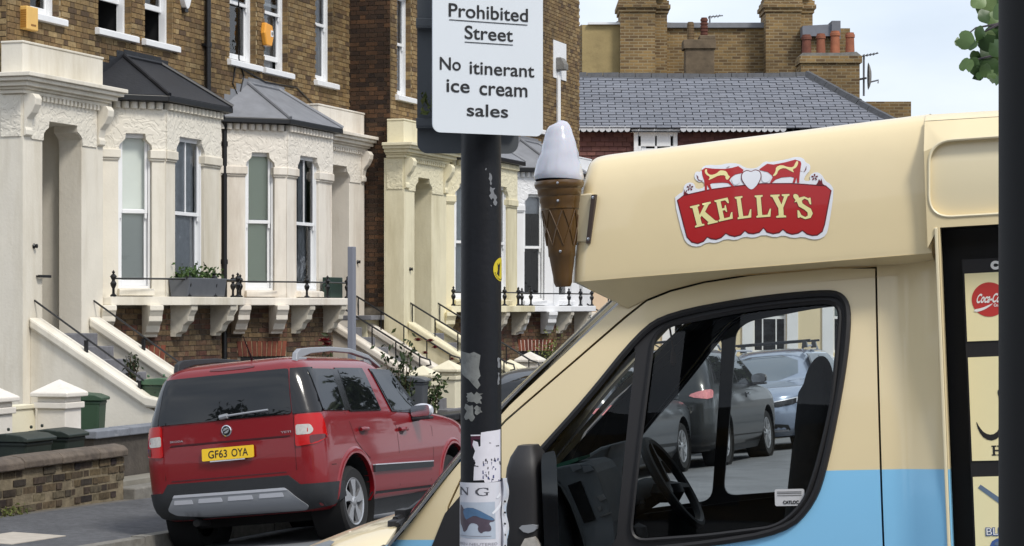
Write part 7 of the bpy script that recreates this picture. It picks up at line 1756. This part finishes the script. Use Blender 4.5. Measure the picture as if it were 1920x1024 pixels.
pst('glare', [[(938, 940), (934, 948), (922, 962), (924, 965), (936, 954), (939, 948)], [(936, 924), (930, 934), (932, 936), (938, 930)]], mat('sleeve_glare', lin(226, 228, 234), .2, coat=.8), .0038)  # pale shapes painted on as light glinting off the sleeve

# ------------------------------------------------------------------ near lamp post at the right edge
lp = thing('lamp_post', 'wide dark post close to the camera filling the right edge', 'post', None, (.90, 3.6, 0))
b = MB(); b.lathe([(.112, -.1), (.112, .7), (.1035, .75), (.1032, 4.2)], (.8875, 3.6, 0), 48); b.build('post', mat('lamp_post_paint', lin(22, 22, 23), .7, var=.06, vs=4, spec=.3), lp)
b = MB(); b.lathe([(.118, .66), (.122, .70), (.118, .76)], (.8875, 3.6, 0), 48); b.build('collar', M_blackmatt, lp)

# ------------------------------------------------------------------ leafy branch, top right
br = thing('tree_branch', 'leafy green branch hanging behind the dark post, top right', 'branch', None, (1.25, 5.3, 2.7))
BD = 5.2
def bw_(px, py, dd=0): x, z = W2(px, py, BD + dd); return (x, BD + dd, z)
b = MB(); b.tube([bw_(2300, -260, .3), bw_(2050, -60, .2), bw_(1930, 10, .1), bw_(1872, 45), bw_(1845, 60)], [.02, .012, .007, .004, .002], 6)
b.tube([bw_(1930, 10, .1), bw_(1890, 80, .05), bw_(1860, 105), bw_(1830, 112)], [.006, .004, .003, .002], 5); b.tube([bw_(1872, 45), bw_(1830, 52), bw_(1812, 66)], [.003, .002, .0015], 5)
b.build('twig', mat('branch_bark', lin(84, 78, 84), .8), br)
lm = []
for k in range(4):
    q = MB(); n = 16; r5 = random.Random(40 + k); rim = []
    for i in range(n):
        a = 2 * pi * i / n; r = 1 + .07 * sin(a * 4 + k) + r5.uniform(-.05, .05)
        if abs(a - pi * 1.5) < .25: r *= .55
        rim.append((cos(a) * r, r5.uniform(-.05, .05) + .18 * cos(a) ** 2, sin(a) * r))
    q.add([(0, -.05, 0)] + rim, [(0, 1 + i, 1 + (i + 1) % n) for i in range(n)], True)
    me = q.mesh('leaf'); lm.append(me)
ML = []
for i, c_ in enumerate(((82, 108, 56), (52, 78, 36), (112, 134, 84), (66, 96, 48))):
    m_ = mat('branch_leaf', lin(*c_), .45, var=.2, vs=30); ML.append(m_)
for k in range(4): lm[k].materials.append(ML[k])
off = ORG[br]
for px, py, r, k in ((1850, 12, 22, 2), (1872, 28, 20, 1), (1835, 2, 16, 2), (1868, 8, 18, 1), (1809, 75, 18, 0), (1800, 80, 11, 0), (1838, 62, 14, 1), (1850, 80, 18, 1), (1860, 60, 14, 3), (1852, 98, 16, 1), (1868, 90, 18, 1), (1828, 104, 10, 0), (1812, 122, 14, 0), (1836, 128, 18, 3), (1834, 138, 14, 1), (1856, 128, 20, 1), (1872, 120, 18, 3), (1858, 140, 10, 0), (1876, 75, 14, 3), (1878, 138, 14, 0), (1844, 112, 13, 1), (1882, 50, 20, 1), (1890, 100, 24, 3), (1900, 20, 26, 2), (1910, 70, 26, 1), (1920, 130, 22, 1), (1862, 36, 15, 0), (1846, 30, 14, 1), (1842, 74, 12, 0), (1856, 70, 13, 2), (1868, 104, 15, 0), (1822, 84, 11, 3), (1848, 132, 13, 0), (1826, 118, 11, 1), (1866, 150, 11, 1), (1876, 20, 18, 0), (1880, 104, 16, 1), (1838, 142, 9, 3), (1816, 68, 10, 2), (1862, 84, 12, 0)):
    c = bw_(px, py, rj.uniform(-.06, .06)); s_ = r * BD / 4200
    piece('leaf', lm[k], br, (c[0] - off[0], c[1] - off[1], c[2] - off[2]), (rj.uniform(-.5, .5), rj.uniform(0, 6.3), rj.uniform(-.6, .6)), (s_, s_, s_))

# ------------------------------------------------------------------ unseen trees, added out of frame for car windows and paint to mirror
rg = random.Random(77)
M_bark = mat('tree_bark', lin(70, 62, 52), .95, var=.25, vs=6, bump=.4)
tb = MB(); tb.tube([(0, 0, 0), (.1, 0, 2.5), (0, .1, 5)], [.28, .22, .14], 10); tb.tube([(.1, 0, 2.6), (1.4, .5, 5)], [.12, .05], 6); tb.tube([(.1, 0, 3), (-1.2, -.8, 5.4)], [.12, .05], 6)
cr_ = MB(); cs_ = [(rg.gauss(0, 1.5), rg.gauss(0, 1.5), 5.6 + rg.gauss(0, 1.2)) for _ in range(26)]
leaves(cr_, 5200, lambda r: (lambda c: (c[0] + r.gauss(0, .55), c[1] + r.gauss(0, .55), c[2] + r.gauss(0, .5)))(r.choice(cs_)), .27, rg)
for nm_, src_, m_ in (('unseen_tree_trunks', tb, M_bark), ('unseen_tree_row', cr_, M_leafd)):
    row = MB()
    for i, (tx, ty, k) in enumerate(((16, 27, 1.0), (24, 36, 1.2), (21, 47, 1.1), (33, 52, 1.3), (38, 40, 1.2), (17.5, 53, 1.0), (23, 63, 1.2), (29, 74, 1.4), (36, 88, 1.5), (-20, 1, 1.15), (-25, -4, 1.3), (-31, 2, 1.2))):
        ca, sa = cos(i * 1.3) * k, sin(i * 1.3) * k
        row.add([(tx + x * ca - y * sa, ty + x * sa + y * ca, z * k - .2) for x, y, z in src_.v], src_.f)
    me = bpy.data.meshes.new(nm_); me.from_pydata(row.v, [], row.f); me.materials.append(m_)
    o = bpy.data.objects.new(nm_, me); COL.objects.link(o); o['kind'] = 'stuff'

# unseen brick row added behind the camera, to darken what paint and glass mirror
bk_ = thing('brick_building', 'plain brick terrace across the side street, behind the camera', 'building', Matrix.Translation(V((-4, -20, 0))) @ Matrix.Rotation(radians(14), 4, 'Z'), (0, 0, 0))
b = MB(); hs = []
for i in range(12):
    for z in (1.2, 4.4):
        x = -21 + i * 3.6; hs.append([(x, z), (x + 1.2, z), (x + 1.2, z + 1.9), (x, z + 1.9)])
b.panel([(-24, -1), (24, -1), (24, 7.6), (-24, 7.6)], lambda u, v, d: (u, -d, v), hs, thick=.25, smooth=False); b.build('wall', M_bt, bk_)
for h_ in hs:
    b = MB(); b.add([(x, -.15, z) for x, z in h_], [(0, 1, 2, 3)]); w_ = b.build('window', M_cglass, bk_)
b = MB(); b.prism([(0, 7.6), (-4, 10.2), (-8, 7.6)], lambda u, v, d: (d, u, v), -24, 24); b.build('roof', M_felt, bk_)
